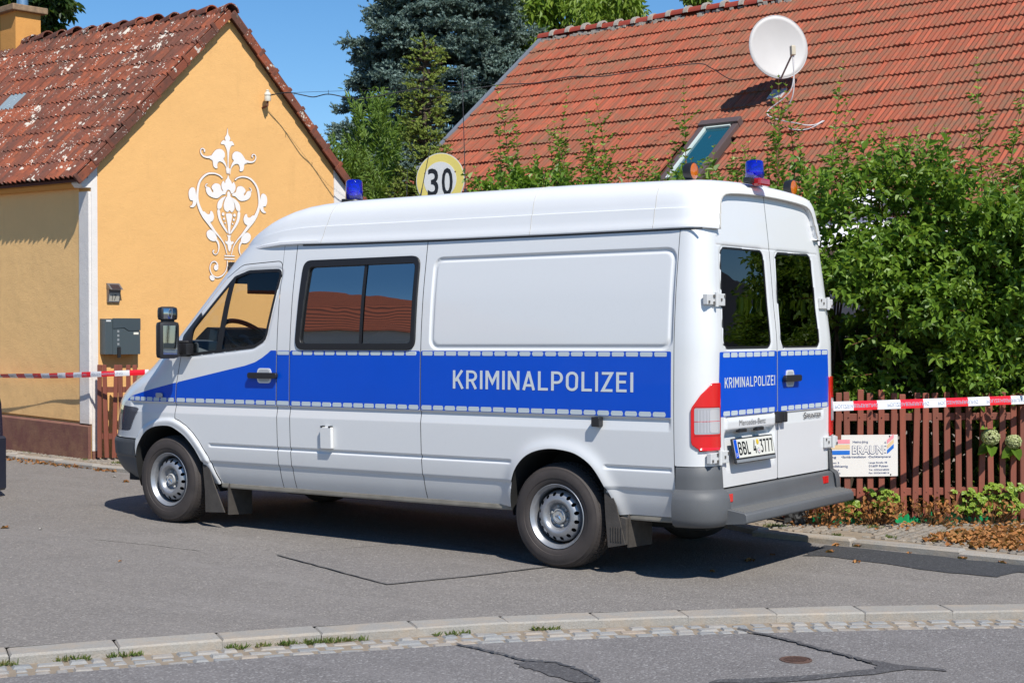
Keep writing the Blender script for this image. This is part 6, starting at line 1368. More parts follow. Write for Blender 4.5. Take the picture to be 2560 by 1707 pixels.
# ================================================================ PARKED CAR (only its corner shows at the left edge)
car = thing('parked_car', (0, 0, 0), 'dark blue car at the left edge of the picture, only its rear corner showing', 'car')
c0 = campt(9, 1060, 13.2)[:2]; ca_ = radians(20); cf = np.array([cos(ca_), sin(ca_)]); cs_ = np.array([-sin(ca_), cos(ca_)])    # forward, left
CARP = simple('dark_blue_car_paint', (.008, .012, .035), .25, coat=.6)
def cp(x, y, z): q = c0+cf*x+cs_*(y+.82); return (q[0], q[1], z+.07)
XSs = [0, .06, .25, .6, 1.2, 2.0, 2.8, 3.4, 3.9, 4.15, 4.25]; bt = [.92, .98, 1.02, 1.02, 1.0, .98, .95, .92, .85, .74, .6]; bw = [.80, .815, .82, .82, .83, .84, .84, .83, .80, .74, .62]
V = []; m = 0
for x, tz, hw in zip(XSs, bt, bw):
    sec = [(-hw*.9, .22), (-hw, .32), (-hw*1.01, .55), (-hw*.985, .8), (-hw*.93, tz), (0, tz+.02), (hw*.93, tz), (hw*.985, .8), (hw*1.01, .55), (hw, .32), (hw*.9, .22)]; m = len(sec); V += [cp(x, y, z) for y, z in sec]
n_ = len(XSs); m_ = MB(); m_.add(V, [(i*m+k, i*m+(k+1) % m, (i+1)*m+(k+1) % m, (i+1)*m+k) for i in range(n_-1) for k in range(m)]+[tuple(range(m)), tuple(range((n_-1)*m, n_*m))[::-1]]); m_.obj('body', CARP, car, True)
V = []; 
for x, tz, hw in ((.12, 1.0, .70), (.55, 1.40, .60), (1.5, 1.46, .61), (2.2, 1.40, .60), (3.0, .96, .72)): V += [cp(x, -hw*1.05, .98), cp(x, -hw, tz-.03), cp(x, 0, tz+.02), cp(x, hw, tz-.03), cp(x, hw*1.05, .98)]
m_ = MB(); m_.add(V, [(i*5+k, i*5+k+1, (i+1)*5+k+1, (i+1)*5+k) for i in range(4) for k in (1, 2)]); m_.obj('roof', CARP, car, True)
m_ = MB(); m_.add(V, [(i*5+k, i*5+k+1, (i+1)*5+k+1, (i+1)*5+k) for i in range(4) for k in (0, 3)]+[(0, 1, 2, 3, 4)]); m_.obj('windows', TINT, car)
for x in (.75, 3.35):
    for s_ in (0, 1):
        t = bpy.data.objects.new('wheel', None); COL.objects.link(t); t.parent = car; m_ = MB(); q = cp(x, .74 if s_ else -.74, .235); ax = (cs_[0]*(1 if s_ else -1), cs_[1]*(1 if s_ else -1), 0)
        m_.lathe([(.18, -.08), (.28, -.09), (.30, -.06), (.30, .06), (.28, .09), (.18, .08)], q, ax, 28, True); m_.obj('tyre', TYRE, t, True); m_ = MB(); m_.lathe([(0, .04), (.10, .06), (.185, .075), (.185, -.05), (0, -.05)], q, ax, 20); m_.obj('rim', STEEL, t, True)
for s_ in (-1, 1):
    m_ = MB(); m_.add([cp(-.005, s_*.64, .62), cp(-.008, s_*.64, .86), cp(.03, s_*.765, .88), cp(.20, s_*.80, .84), cp(.16, s_*.805, .64), cp(.02, s_*.765, .61)], [(0, 1, 2, 5), (2, 3, 4, 5)]); m_.obj('tail_light', REDL, car)
m_ = MB(); m_.prism([(-.05, -.80), (-.05, .80), (.10, .86), (.45, .865), (.45, -.865), (.10, -.86)], lambda x, y, z: cp(x, y, z), .05, .52); m_.obj('bumper', simple('dark_bumper', (.012, .018, .035), .4), car, bev=.02)

# ================================================================ NEIGHBOUR HOUSES ACROSS THE STREET (behind the camera; they show in the glass)
def farhouse(nm, label, c_, az, L, Dp, we, wr, wm, hip=2.5):
    t = thing(nm, (0, 0, 0), label, 'house'); e = np.array([cos(az), sin(az), 0]); m = np.array([-e[1], e[0], 0]); c_ = np.array([*c_, 0.]); q = lambda a, b_, z: c_+e*a+m*b_+Z3*z
    m_ = MB(); P = [q(a, b_, z) for a in (-L/2, L/2) for b_ in (-Dp/2, Dp/2) for z in (-.3, we)]; m_.add(P, [(0, 1, 3, 2), (4, 6, 7, 5), (0, 4, 5, 1), (2, 3, 7, 6)]); m_.obj('wall', wm, t)
    o_ = .4; R_ = [q(-L/2-o_, -Dp/2-o_, we), q(L/2+o_, -Dp/2-o_, we), q(L/2+o_, Dp/2+o_, we), q(-L/2-o_, Dp/2+o_, we), q(-L/2+hip, 0, wr), q(L/2-hip, 0, wr)]
    m_ = MB(); m_.add(R_, [(0, 1, 5, 4), (2, 3, 4, 5), (1, 2, 5), (3, 0, 4), (0, 3, 2, 1)]); rf_ = m_.obj('roof', FARR if wr > 9 else wm, t)
    for i in range(4):
        for s_ in (-1, 1): 
            m_ = MB(); m_.box(q(-L/2+L*(i+.5)/4, s_*(Dp/2+.02), 1.5), (1.0, .05, 1.2), np.stack([e, m, Z3], 1)); m_.obj('window', simple('dark_pane', (.02, .025, .03), .1), t)
    return t
FARR, nt, b = newmat('rowed_red_tiles'); p = pos(nt); wv = N(nt, 'ShaderNodeTexWave'); wv.bands_direction = 'Z'; wv.inputs['Scale'].default_value = 1.15; wv.inputs['Distortion'].default_value = .6; nt.links.new(p, wv.inputs['Vector'])
nt.links.new(mix(nt, mth(nt, 'POWER', wv.outputs['Fac'], 3.0), mix(nt, noise(nt, p, 3, 4), (.36, .09, .04), (.24, .065, .035)), (.05, .015, .01)), b.inputs['Base Color']); b.inputs['Roughness'].default_value = .9
farhouse('neighbour_house', 'red hipped-roof house across the street, reflected in the van side window', (38.6, 21.2), radians(136), 40, 14, 5.2, 11.0, HW, 7)
farhouse('neighbour_house', 'grey gabled house down the street, reflected in the van rear window', (-15.5, -21.3), radians(-127), 10, 7, 2.7, 6.2, simple('grey_render', (.25, .23, .22), .9), 0.2)
# ================================================================ VEGETATION
def leaves(name, P, D, U, S, mat, parent=None, fold=.18, wd=.46, kind='stuff', curl=.25):
    """N folded leaves: P base, D direction, U approximate upper side, S length; a leaf is two bent quads"""
    P = np.asarray(P, float); D = np.asarray(D, float); U = np.asarray(U, float); S = np.asarray(S, float)[:, None]
    D /= np.linalg.norm(D, axis=1)[:, None]+1e-9; R_ = np.cross(D, U); R_ /= np.linalg.norm(R_, axis=1)[:, None]+1e-9; U2 = np.cross(R_, D)
    n = len(P); V = np.zeros((n, 6, 3)); V[:, 0] = P; V[:, 3] = P+(D-U2*curl)*S
    V[:, 1] = P+(D*.34-R_*wd*.62+U2*fold)*S; V[:, 2] = P+(D*.72-R_*wd*.44+U2*(fold*.6-curl*.4))*S
    V[:, 4] = P+(D*.72+R_*wd*.44+U2*(fold*.6-curl*.4))*S; V[:, 5] = P+(D*.34+R_*wd*.62+U2*fold)*S
    b_ = (np.arange(n)*6)[:, None]; F = np.concatenate([b_+[0, 1, 2, 3], b_+[0, 3, 4, 5]], 0)
    return fastmesh(name, V.reshape(-1, 3), F, mat, parent, False, kind=kind)
def unit(v): return v/(np.linalg.norm(v, axis=-1, keepdims=True)+1e-9)
CLD = unit(np.array([CAM[0], CAM[1], 2.2])-np.array([0, -3, 1.5]))
HP_ = np.array([(7.0, -2.75), (5.6, -2.72), (3.4, -2.62), (1.2, -2.42), (-.2, -2.32), (-.75, -2.55), (-1.3, -3.05), (-1.95, -3.6), (-2.7, -4.25), (-3.6, -5.0)])
HS = along(HP_, 0)
def hpos(t): return at_s(HP_, HS, t)
def htop(t):     # top height of the dense part
    return 2.50+.16*np.sin(t*1.7)+.10*np.sin(t*4.1+1)+np.interp(t, [0, 2.7, 3.0, 3.7, 3.95, 7.2, 7.8, 8.6, 9.4, 10.2, 11, 13], [-.15, -.10, -.5, -.5, .10, .15, .02, -.15, .22, .22, -.3, -.4])
def hedge(name, label, t0, t1, ntw, seed, big=0, depth=1.0, zlo=.85):
    rg = np.random.default_rng(seed); h = thing(name, (0, 0, 0), label, 'hedge', None)
    P = []; D = []; U = []; S = []; YP = []; YD = []; YU = []; YS = []; st = MB()
    nrm = lambda t: (lambda d_: np.array([-d_[1], d_[0]])/np.linalg.norm(d_)*(1 if np.array([-d_[1], d_[0]])@(CAM[:2]-hpos(t)) > 0 else -1))(hpos(min(t+.1, HS[-1]))-hpos(max(t-.1, 0)))
    for i in range(ntw):
        t = rg.uniform(t0, t1); n2 = nrm(t); c2 = hpos(t); f = rg.random()
        zt_ = float(htop(t)); z = zlo+(zt_-zlo)*rg.random()**.95
        gap = sin(t*4.3+z*1.7)+sin(t*2.1-z*5.3+1.3)+.8*sin(t*9.1+z*6.7)
        if gap < -.55 and t0 > 7 and rg.random() < .86: continue
        if z > zt_-.45 and rg.random() < (.45 if t0 > 7 else .15): continue
        bulge = .46*sin(min(1, (z-.80)/.75)*pi*.5)+.12*sin(t*5+z*4)+.10*sin(t*11-z*7)
        o = bulge-rg.random()**1.6*depth*.8
        b0 = np.array([c2[0]+n2[0]*o, c2[1]+n2[1]*o, z])
        dr = unit(np.array([n2[0]*.8, n2[1]*.8, .25])+rg.normal(0, .55, 3)); L = rg.uniform(.18, .42); nn = int(L/.035)
        if z < zlo+.35: dr = unit(dr+[0, 0, -.5])
        ph = rg.uniform(0, 6.28)
        a = unit(np.cross(dr, [0, 0, 1.])); b_ = np.cross(dr, a)
        for k in range(nn):
            q = b0+dr*L*(k+.4)/nn; an = ph+(k % 2)*pi/2
            for s_ in (1, -1):
                sd_ = (a*cos(an)+b_*sin(an))*s_; d_ = dr*.75+sd_+rg.normal(0, .22, 3); P.append(q+sd_*.004); D.append(d_); U.append(np.array([n2[0]*.5, n2[1]*.5, 1.0])+rg.normal(0, .45, 3)); S.append(rg.uniform(.042, .088)*(1 if k < nn-1 else .75))
        if rg.random() < .10: st.tube([b0-dr*.1, b0+dr*L], [.0045, .002], 4, False)
    # long shoots standing out of the top
    t = t0; ns = 0
    while t < t1:
        t += rg.uniform(.026, .070); c2 = hpos(min(t, t1)); n2 = nrm(t); o = rg.uniform(-.55, .25); zt_ = float(htop(t)); H = rg.uniform(.12, .55)*(1+1.0*(rg.random() < .28))*(.35 if 2.95 < t < 3.75 else 1.0 if t < 8.2 else 1.2)
        b0 = np.array([c2[0]+n2[0]*o, c2[1]+n2[1]*o, zt_-.35]); ln = rg.normal(0, .09, 2); pts = [b0+np.array([ln[0]*f*f, ln[1]*f*f, (H+.35)*f]) for f in np.linspace(0, 1, 7)]
        st.tube(pts, [.0055, .005, .0045, .004, .0032, .0024, .0014], 4, False); L = H+.35; nn = int(L/.058); ph = rg.uniform(0, 3)
        for k in range(nn):
            f = (k+.5)/nn; i0 = min(int(f*6), 5); q = pts[i0]+(pts[i0+1]-pts[i0])*(f*6-i0); an = ph+(k % 2)*pi/2; sz = (.072-.042*f**2.2)
            for s_ in (1, -1):
                sd_ = np.array([cos(an)*s_, sin(an)*s_, .55+.5*f]); tgt = (YP, YD, YU, YS) if f > .80 else (P, D, U, S)
                tgt[0].append(q); tgt[1].append(sd_+rg.normal(0, .12, 3)); tgt[2].append(np.array([0, 0, 1.])+rg.normal(0, .3, 3)+.3*CLD); tgt[3].append(sz*rg.uniform(.8, 1.15))
            if k < nn*.75 and rg.random() < .5:        # short side sprigs
                an2 = rg.uniform(0, 6.28); d2_ = unit(np.array([cos(an2), sin(an2), .9])); 
                for kk in range(4):
                    q2 = q+d2_*.035*(kk+1)
                    for s_ in (1, -1): sd_ = unit(np.cross(d2_, [0.2, .3, 1.]))*s_+d2_*.8; P.append(q2); D.append(sd_+rg.normal(0, .2, 3)); U.append(np.array([0, 0, 1.])+rg.normal(0, .4, 3)); S.append(rg.uniform(.035, .055))
    st.obj('stems', TWIG, h, kind='stuff')
    P = np.array(P); D = np.array(D); U = np.array(U); S = np.array(S)
    if big:      # the nearest big leaves as pieces of their own
        z = P[:, 2]; dd = (P-CAM)@FW; px = 1280+3772*((P-CAM)@RT)/dd; ok = (px < 2600) & (px > 2045) & (P[:, 2] < 2.2); sc_ = np.where(ok, S/dd, 0); idx = np.argsort(-sc_)[:big]; keep = np.ones(len(P), bool); keep[idx] = False
        Rr = unit(np.cross(unit(D), U)); Uu = np.cross(Rr, unit(D)); lm = bpy.data.meshes.new('leaf'); w_ = .46; lm.from_pydata([(0, 0, 0), (.34, -w_*.62, .18), (.72, -w_*.44, .01), (1, 0, -.25), (.72, w_*.44, .01), (.34, w_*.62, .18), (.36, 0, .0), (.72, 0, -.09)], [], [(0, 1, 6), (6, 1, 2, 7), (7, 2, 3), (0, 6, 5), (6, 7, 4, 5), (7, 3, 4)]); lm.materials.append(LEAF)
        for i in idx:
            d_ = unit(D[i]); s_ = float(S[i]); o = bpy.data.objects.new('leaf', lm); COL.objects.link(o); o.parent = h
            o.matrix_world = Matrix(((d_[0]*s_, Rr[i][0]*s_, Uu[i][0]*s_, P[i][0]), (d_[1]*s_, Rr[i][1]*s_, Uu[i][1]*s_, P[i][1]), (d_[2]*s_, Rr[i][2]*s_, Uu[i][2]*s_, P[i][2]), (0, 0, 0, 1)))
        P, D, U, S = P[keep], D[keep], U[keep], S[keep]
    leaves('foliage', P, D, U, S, LEAF, h)
    if YP: leaves('young_tips', YP, YD, YU, YS, LEAFY, h)
    # woody trunks inside
    m_ = MB(); t = t0+.2
    while t < t1:
        c2 = hpos(t); n2 = nrm(t); q = np.array([c2[0]-n2[0]*.25, c2[1]-n2[1]*.25, 0.03])
        for k in range(3): m_.tube([q, q+np.array([rg.normal(0, .12), rg.normal(0, .12), .9]), q+np.array([rg.normal(0, .3), rg.normal(0, .3), 2.2])], [.022, .015, .006], 5, False)
        t += .42
    m_.obj('trunk', BARK, h, kind='stuff'); return h
hr = hedge('hedge', 'tall green hedge bush with upright shoots above the picket fence right of the van', 7.55, 10.6, 4600, 2, big=296, zlo=.93)
hedge('hedge', 'green hedge with upright shoots showing above the van roof', 2.25, 7.55, 1900, 3, depth=.8, zlo=1.6)
# shaded lower growth behind the pickets
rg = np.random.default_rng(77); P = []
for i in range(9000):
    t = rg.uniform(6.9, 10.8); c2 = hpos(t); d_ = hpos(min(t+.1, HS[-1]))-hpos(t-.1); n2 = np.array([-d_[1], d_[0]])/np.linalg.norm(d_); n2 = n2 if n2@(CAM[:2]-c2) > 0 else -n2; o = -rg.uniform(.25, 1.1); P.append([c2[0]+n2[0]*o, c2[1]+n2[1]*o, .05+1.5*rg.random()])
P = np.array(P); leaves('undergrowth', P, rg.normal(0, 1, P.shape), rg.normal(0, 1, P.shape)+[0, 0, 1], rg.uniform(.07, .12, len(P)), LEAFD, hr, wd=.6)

def shoots(name, B, D, L, R_, mat, parent, needles=10, seed=1):
    """needle shoots: a thin spindle with needles standing off it"""
    rg = np.random.default_rng(seed); B = np.array(B, float); D = unit(np.array(D, float)); n = len(B); L = np.array(L)[:, None]
    a = unit(np.cross(D, [0.13, .2, 1.])); b_ = np.cross(D, a); V = []; F = []
    V1 = np.zeros((n, 3*needles, 3))
    for k in range(needles):
        f = ((k+.5)/needles); an = rg.uniform(0, 2*pi, (n, 1)); sd_ = a*np.cos(an)+b_*np.sin(an); base = B+D*L*f; tip = base+(sd_*.85+D*.75)*R_*(1.15-.35*f); wv_ = np.cross(D, sd_)*R_*.34
        V1[:, 3*k] = base+wv_-sd_*R_*.1; V1[:, 3*k+1] = base-wv_-sd_*R_*.1; V1[:, 3*k+2] = tip
    Fa = (np.arange(n*needles)*3)[:, None]+[0, 1, 2]
    return fastmesh(name, V1.reshape(-1, 3), Fa, mat, parent, kind='stuff')
def conifer(nm, label, c2, ztop, rad, z0, mat, seed, shoot=.13, srad=.035, step=.36, droop=.25, n_per=9, dens=1.0, needles=12, lean=(0, 0), cut=None, shape=.8):
    rg = np.random.default_rng(seed); t = thing(nm, (0, 0, 0), label, 'tree', 'trees behind the houses'); B = []; D = []; L = []; limb = MB(); z = z0
    while z < ztop-.1:
        f = (z-z0)/(ztop-z0); R_ = rad*(1-f)**shape*rg.uniform(.85, 1.1); c_ = np.array([c2[0]+lean[0]*f, c2[1]+lean[1]*f, z])
        for k in range(n_per):
            az = rg.uniform(0, 2*pi); bl = max(.25, R_*rg.uniform(.70, 1.12)); d0 = np.array([cos(az), sin(az), .05]); zz = z+rg.uniform(-.15, .15)
            if (d0[:2]@(CAM[:2]-c_[:2])) < -.55*np.linalg.norm(CAM[:2]-c_[:2]): continue
            pts = [np.array([c_[0], c_[1], zz])+d0*bl*g-np.array([0, 0, droop*bl*(g**1.5)-droop*.55*bl*max(0, g-.55)**1.3*2]) for g in np.linspace(0, 1, 8)]
            limb.tube(pts, [.03*(1-.8*i/7) for i in range(8)], 4, False)
            ns = int(bl/.085*dens)
            for j in range(ns):
                g = .22+.78*(j+rg.random())/ns; i0 = min(int(g*7), 6); q = pts[i0]+(pts[i0+1]-pts[i0])*(g*7-i0); td = unit(pts[i0+1]-pts[i0]); sd_ = unit(np.cross(td, [0, 0, 1.]))
                for s_ in (-1, 1):
                    sl = min(.50, (1.12-g)*bl*.45+.10); dd = unit(td*.7+sd_*s_+np.array([0, 0, rg.uniform(-.35, .18)])); m = max(1, int(sl/(shoot*.62)))
                    for w_ in range(m): B.append(q+dd*sl*w_/m); D.append(dd+rg.normal(0, .28, 3)+[0, 0, .10]); L.append(shoot*rg.uniform(.8, 1.2))
                if rg.random() < .6: B.append(q); D.append(td+rg.normal(0, .3, 3)+[0, 0, .35]); L.append(shoot)
        z += step*rg.uniform(.8, 1.2)
    limb.obj('limb', BARK, t, kind='stuff'); shoots('crown', B, D, L, srad, mat, t, needles, seed)
    m_ = MB(); m_.tube([(c2[0], c2[1], 0), (c2[0]+lean[0], c2[1]+lean[1], ztop)], [max(.1, rad*.07), .02], 10); m_.obj('trunk', BARK, t); return t
q = campt(1105, 0, 30); conifer('blue_spruce', 'big blue-grey spruce behind the yellow house and the van', (q[0], q[1]), 14.0, 2.45, 1.6, NEEB, 4, shoot=.21, srad=.058, step=.24, n_per=17, dens=1.0, needles=13, shape=.60)
q = campt(1062, 300, 20.5); conifer('young_spruce', 'young yellow-green spruce in front of the big blue spruce', (q[0], q[1]), 5.45, 1.0, .9, NEEG, 5, shoot=.15, srad=.036, step=.17, n_per=12, droop=-.12, needles=13, shape=1.0)
def cypress(nm, label, c2, ztop, rad, seed, n=7000, mat=THU):
    rg = np.random.default_rng(seed); t = thing(nm, (0, 0, 0), label, 'tree', 'trees behind the houses'); P = []; D = []; S = []
    nb = n//60
    for i in range(nb):
        az = rg.uniform(0, 2*pi); z = .8+(ztop-1.1)*rg.random(); f = z/ztop; R_ = rad*(1-f**2.2)**.6*rg.uniform(.55, 1.05); b0 = np.array([c2[0]+cos(az)*R_*.45, c2[1]+sin(az)*R_*.45, z]); tip = np.array([c2[0]+cos(az)*R_, c2[1]+sin(az)*R_, z+rg.uniform(.35, .75)])
        tip[:2] += rg.normal(0, .12, 2); ax = tip-b0; L = np.linalg.norm(ax); ax = unit(ax); sd_ = unit(np.cross(ax, rg.normal(0, 1, 3)))
        for k in range(60):
            g = rg.random(); q = b0+ax*L*g; s_ = rg.choice((-1, 1)); dd = unit(ax*.8+sd_*s_*.8+rg.normal(0, .25, 3)); P.append(q+dd*.12*(1-g)*rg.random()); D.append(dd); S.append(rg.uniform(.07, .16)*(1.1-.5*g))
    P = np.array(P); leaves('crown', P, D, rg.normal(0, 1, P.shape), S, mat, t, fold=.02, wd=.22, curl=.15)
    m_ = MB(); m_.tube([(c2[0], c2[1], 0), (c2[0], c2[1], ztop*.8)], [.09, .02], 8); m_.obj('trunk', BARK, t); return t
q = campt(845, 400, 22); cypress('thuja', 'feathery green thuja beside the right eave of the yellow house', (q[0], q[1]), 4.2, 1.0, 6, 12000)
q = campt(930, 400, 24.5); cypress('thuja', 'taller dark feathery thuja between the yellow house and the blue spruce', (q[0], q[1]), 5.3, .95, 7, 12000)
q = campt(985, 430, 21); cypress('thuja', 'low bushy thuja just right of the front blue beacon', (q[0], q[1]), 3.5, .9, 17, 7000)
def broadleaf(nm, label, c3, rad, seed, n, size, mat, trunk_to=0, blobs=26, wd=.30, droop=.6, fold=.1):
    rg = np.random.default_rng(seed); t = thing(nm, (0, 0, 0), label, 'tree', 'trees behind the houses'); c3 = np.array(c3); cs2 = []
    for i in range(blobs): d_ = unit(rg.normal(0, 1, 3)); cs2.append((c3+d_*np.array(rad)*rg.uniform(.45, .9), rg.uniform(.18, .36)*min(rad)))
    P = []; D = []; U = []; S = []
    for cc, rr in cs2:
        for k in range(n//blobs):
            d_ = unit(rg.normal(0, 1, 3)); q = cc+d_*rr*rg.random()**.35*(1+.25*rg.random()); P.append(q); D.append(d_*.6+rg.normal(0, .45, 3)+[0, 0, -droop]); U.append(d_+[0, 0, .9]+rg.normal(0, .3, 3)); S.append(size*rg.uniform(.7, 1.25))
    leaves('crown', P, D, U, S, mat, t, fold=fold, wd=wd); m_ = MB(); b0 = np.array([c3[0], c3[1], 0]); m_.tube([b0, b0+[.1, 0, c3[2]*.5], c3], [.2, .15, .08], 8)
    for cc, rr in cs2[:14]: m_.tube([c3*[1, 1, .8], (c3+cc)/2-[0, 0, .15], cc], [.07, .045, .015], 5, False)
    m_.obj('trunk', BARK, t); return t
q = campt(1430, 90, 31); broadleaf('walnut_tree', 'light green broadleaf tree behind the ridge of the red roof', q, (1.75, 1.75, 1.35), 8, 15000, .15, BROAD, blobs=34)
q = campt(1290, 200, 31); broadleaf('walnut_tree', 'lower light green tree showing between the spruce and the roof ridge', q-[0, 0, .6], (1.3, 1.3, 1.5), 18, 8000, .15, BROAD)
q = campt(1735, -12, 30); broadleaf('walnut_tree', 'tree top just peeping over the middle of the red roof ridge', q, (.55, .55, .30), 9, 1200, .15, BROAD, blobs=12)
def chestnut(q, rad, seed, n, label):
    rg = np.random.default_rng(seed); t = thing('chestnut_tree', (0, 0, 0), label, 'tree', 'trees behind the houses'); P = []; D = []; U = []; S = []
    for i in range(n):
        d_ = unit(rg.normal(0, 1, 3)); c_ = q+d_*np.array(rad)*rg.random()**.4; a0 = rg.uniform(0, 6.28); nn = unit(np.array([0, 0, 1.])+rg.normal(0, .5, 3)); a = unit(np.cross(nn, [1, .2, 0])); b_ = np.cross(nn, a)
        for k in range(6): an = a0+k*.95; P.append(c_); D.append(a*cos(an)+b_*sin(an)-[0, 0, .35]); U.append(nn); S.append(rg.uniform(.13, .19)*(1 if k else 1.1))
    leaves('crown', P, D, U, S, CHES, t, wd=.34); m_ = MB(); m_.tube([(q[0]+1.6, q[1], 0), (q[0]+1.2, q[1], q[2]-1), q+[.3, 0, -.3]], [.28, .2, .06], 8); m_.obj('trunk', BARK, t)
chestnut(campt(60, -10, 25), (.85, .85, .75), 10, 700, 'dark chestnut tree overhanging behind the chimney of the yellow house')
# hydrangeas, cranesbill, dry plants, litter
hyd = thing('hydrangea', (0, 0, 0), 'pale green hydrangea blooms pushing through the right end of the picket fence', 'plant')
PET = leafmat('pale_petal', (.50, .53, .26), (.58, .60, .34), (.44, .50, .20), .3, .7, .2)
rg = np.random.default_rng(31); st = MB(); P = []; D = []; U = []; S = []
for u_, z_, rr in ((1.262, .660, .070), (1.442, .625, .060)):
    c_ = np.array([*(FA-fdir*.0+fdir*u_+fn*.075), z_]); b0 = np.array([*(FA+fdir*(u_+.02)-fn*.1), .05]); st.tube([b0, (b0+c_)/2+[0, 0, .1], c_], .005, 5, False)
    Pq = []; Dq = []; Uq = []; Sq = []
    for i in range(420):
        d_ = unit(rg.normal(0, 1, 3)); q = c_+d_*rr*[1, 1, .85]*rg.uniform(.85, 1.0); a = unit(np.cross(d_, rg.normal(0, 1, 3)))
        Pq.append(q); Dq.append(a+d_*.3); Uq.append(d_); Sq.append(.020)
    leaves('bloom', Pq, Dq, Uq, Sq, PET, hyd, wd=.7, kind=None, fold=.1)
    for k in range(5): a = rg.uniform(0, 6.28); P.append(c_+[0, 0, -rr*.9]); D.append(np.array([cos(a)*.8, sin(a)*.8, -.5])); U.append([fn[0], fn[1], .8]); S.append(.115)
for i in range(60):
    u_ = rg.uniform(1.15, 1.75); q = np.array([*(FA+fdir*u_+fn*rg.uniform(-.18, .03)), rg.uniform(.1, .9)]); P.append(q); D.append(rg.normal(0, 1, 3)+[0, 0, -.2]); U.append(np.array([fn[0], fn[1], 1])+rg.normal(0, .3, 3)); S.append(rg.uniform(.06, .10))
leaves('foliage', P, D, U, S, LEAF, hyd, wd=.6); st.obj('stem', TWIG, hyd)
def clump(nm, label, c2, rad, n, size, mat, seed, h=.12, cat='plant', wd=.8, kind=None, lobed=True, z0=None):
    rg = np.random.default_rng(seed); t = thing(nm, (0, 0, 0), label, cat); P = []; D = []; U = []; S = []; st = MB(); c2 = np.array(c2)
    for i in range(n):
        a = rg.uniform(0, 6.28); r_ = rad*sqrt(rg.random()); q = np.array([c2[0]+cos(a)*r_, c2[1]+sin(a)*r_*.6, (PV(c2[0]) if z0 is None else z0)+h*rg.uniform(.25, 1)])
        if i % 3 == 0: st.tube([(c2[0]+(q[0]-c2[0])*.4, c2[1]+(q[1]-c2[1])*.4, PV(c2[0])), q], .0022, 4, False)
        if lobed:
            nn = unit(np.array([fn[0]*.7, fn[1]*.7, .9])+rg.normal(0, .35, 3)); a1 = unit(np.cross(nn, [1, .3, 0])); b1 = np.cross(nn, a1); a0 = rg.uniform(0, 6.28)
            for k in range(5): an = a0+k*1.1; P.append(q); D.append(a1*cos(an)+b1*sin(an)); U.append(nn); S.append(size*rg.uniform(.8, 1.1))
        else: P.append(q); D.append(rg.normal(0, 1, 3)+[0, 0, .2]); U.append(rg.normal(0, 1, 3)+[0, 0, 1]); S.append(size*rg.uniform(.6, 1.3))
    leaves('foliage', P, D, U, S, mat, t, wd=wd, kind='stuff'); 
    if st.v: st.obj('stems', TWIG if mat is not DRY else simple('dry_stem', (.18, .09, .04), .9), t, kind='stuff')
    return t
for i, (u_, rad, n, lb, hh) in enumerate(((.15, .10, 24, 'small lime green cranesbill clump at the fence near the rear bumper', .2), (.42, .14, 60, 'lime green cranesbill clump under the left half of the tradesman sign', .26), (1.10, .13, 46, 'lime green cranesbill clump left of the hydrangea blooms', .26), (1.36, .16, 84, 'largest lime green cranesbill clump below the hydrangea blooms', .30))):
    clump('cranesbill', lb, FA+fdir*u_+fn*.07, rad, n, .034, LEAFY, 40+i, hh)
for i, (u_, rad, n, lb) in enumerate(((-.05, .26, 230, 'withered brown plants at the fence foot beside the basalt rock'), (.35, .26, 260, 'withered brown plants at the fence foot below the tradesman sign'), (.80, .22, 150, 'withered brown plants at the fence foot right of the tradesman sign'), (1.25, .22, 90, 'sparse withered plants at the fence foot below the hydrangea'))):
    clump('withered_plant', lb, FA+fdir*u_+fn*.10, rad, n, .040, DRY, 60+i, .19, wd=.5, lobed=False)
def litter(name, label, poly, n, seed, off, size=.050, mat=DRY, cat='leaves', hmax=.03):
    rg = np.random.default_rng(seed); P = np.array(poly); lo, hi = P.min(0), P.max(0); X = rg.uniform(lo[0], hi[0], n*3); Y = rg.uniform(lo[1], hi[1], n*3); ok = poly_sd(X, Y, poly)+rg.normal(0, .05, n*3) > 0; X, Y = X[ok][:n], Y[ok][:n]; m = len(X)
    PP = np.stack([X, Y, Gv(X)+off+rg.uniform(.004, hmax, m)], 1); D = rg.normal(0, 1, (m, 3))*[1, 1, .18]; U = np.array([0, 0, 1.])+rg.normal(0, .35, (m, 3))
    return tag(leaves(name, PP, D, U, rg.uniform(.6, 1.4, m)*size, mat, None, wd=.55, curl=.3, fold=.2), label, cat)
litter('leaf_litter', 'heap of dry orange leaves on the pavement at the right edge', [(-1.45, -1.45), (-1.5, -1.95), (-1.75, -2.45), (-2.6, -2.9), (-3.2, -2.2), (-2.6, -1.35), (-1.8, -1.28)], 1900, 3, .04)
litter('leaf_litter', 'scattered dry leaves along the foot of the picket fence', [tuple(FA+fn*.02-fdir*.3), tuple(FA+fn*.3-fdir*.3), tuple(FB+fn*.3), tuple(FB+fn*.02)], 300, 4, .04, .035)
litter('leaf_litter', 'thin line of red-brown leaves in the kerb corner before the yellow house', [(6.9, -1.43), (8.4, -1.6), (9.3, -1.70), (11, -1.86), (11, -1.76), (9.3, -1.58), (8.4, -1.47), (6.9, -1.33)], 420, 5, .0, .04, hmax=.02)
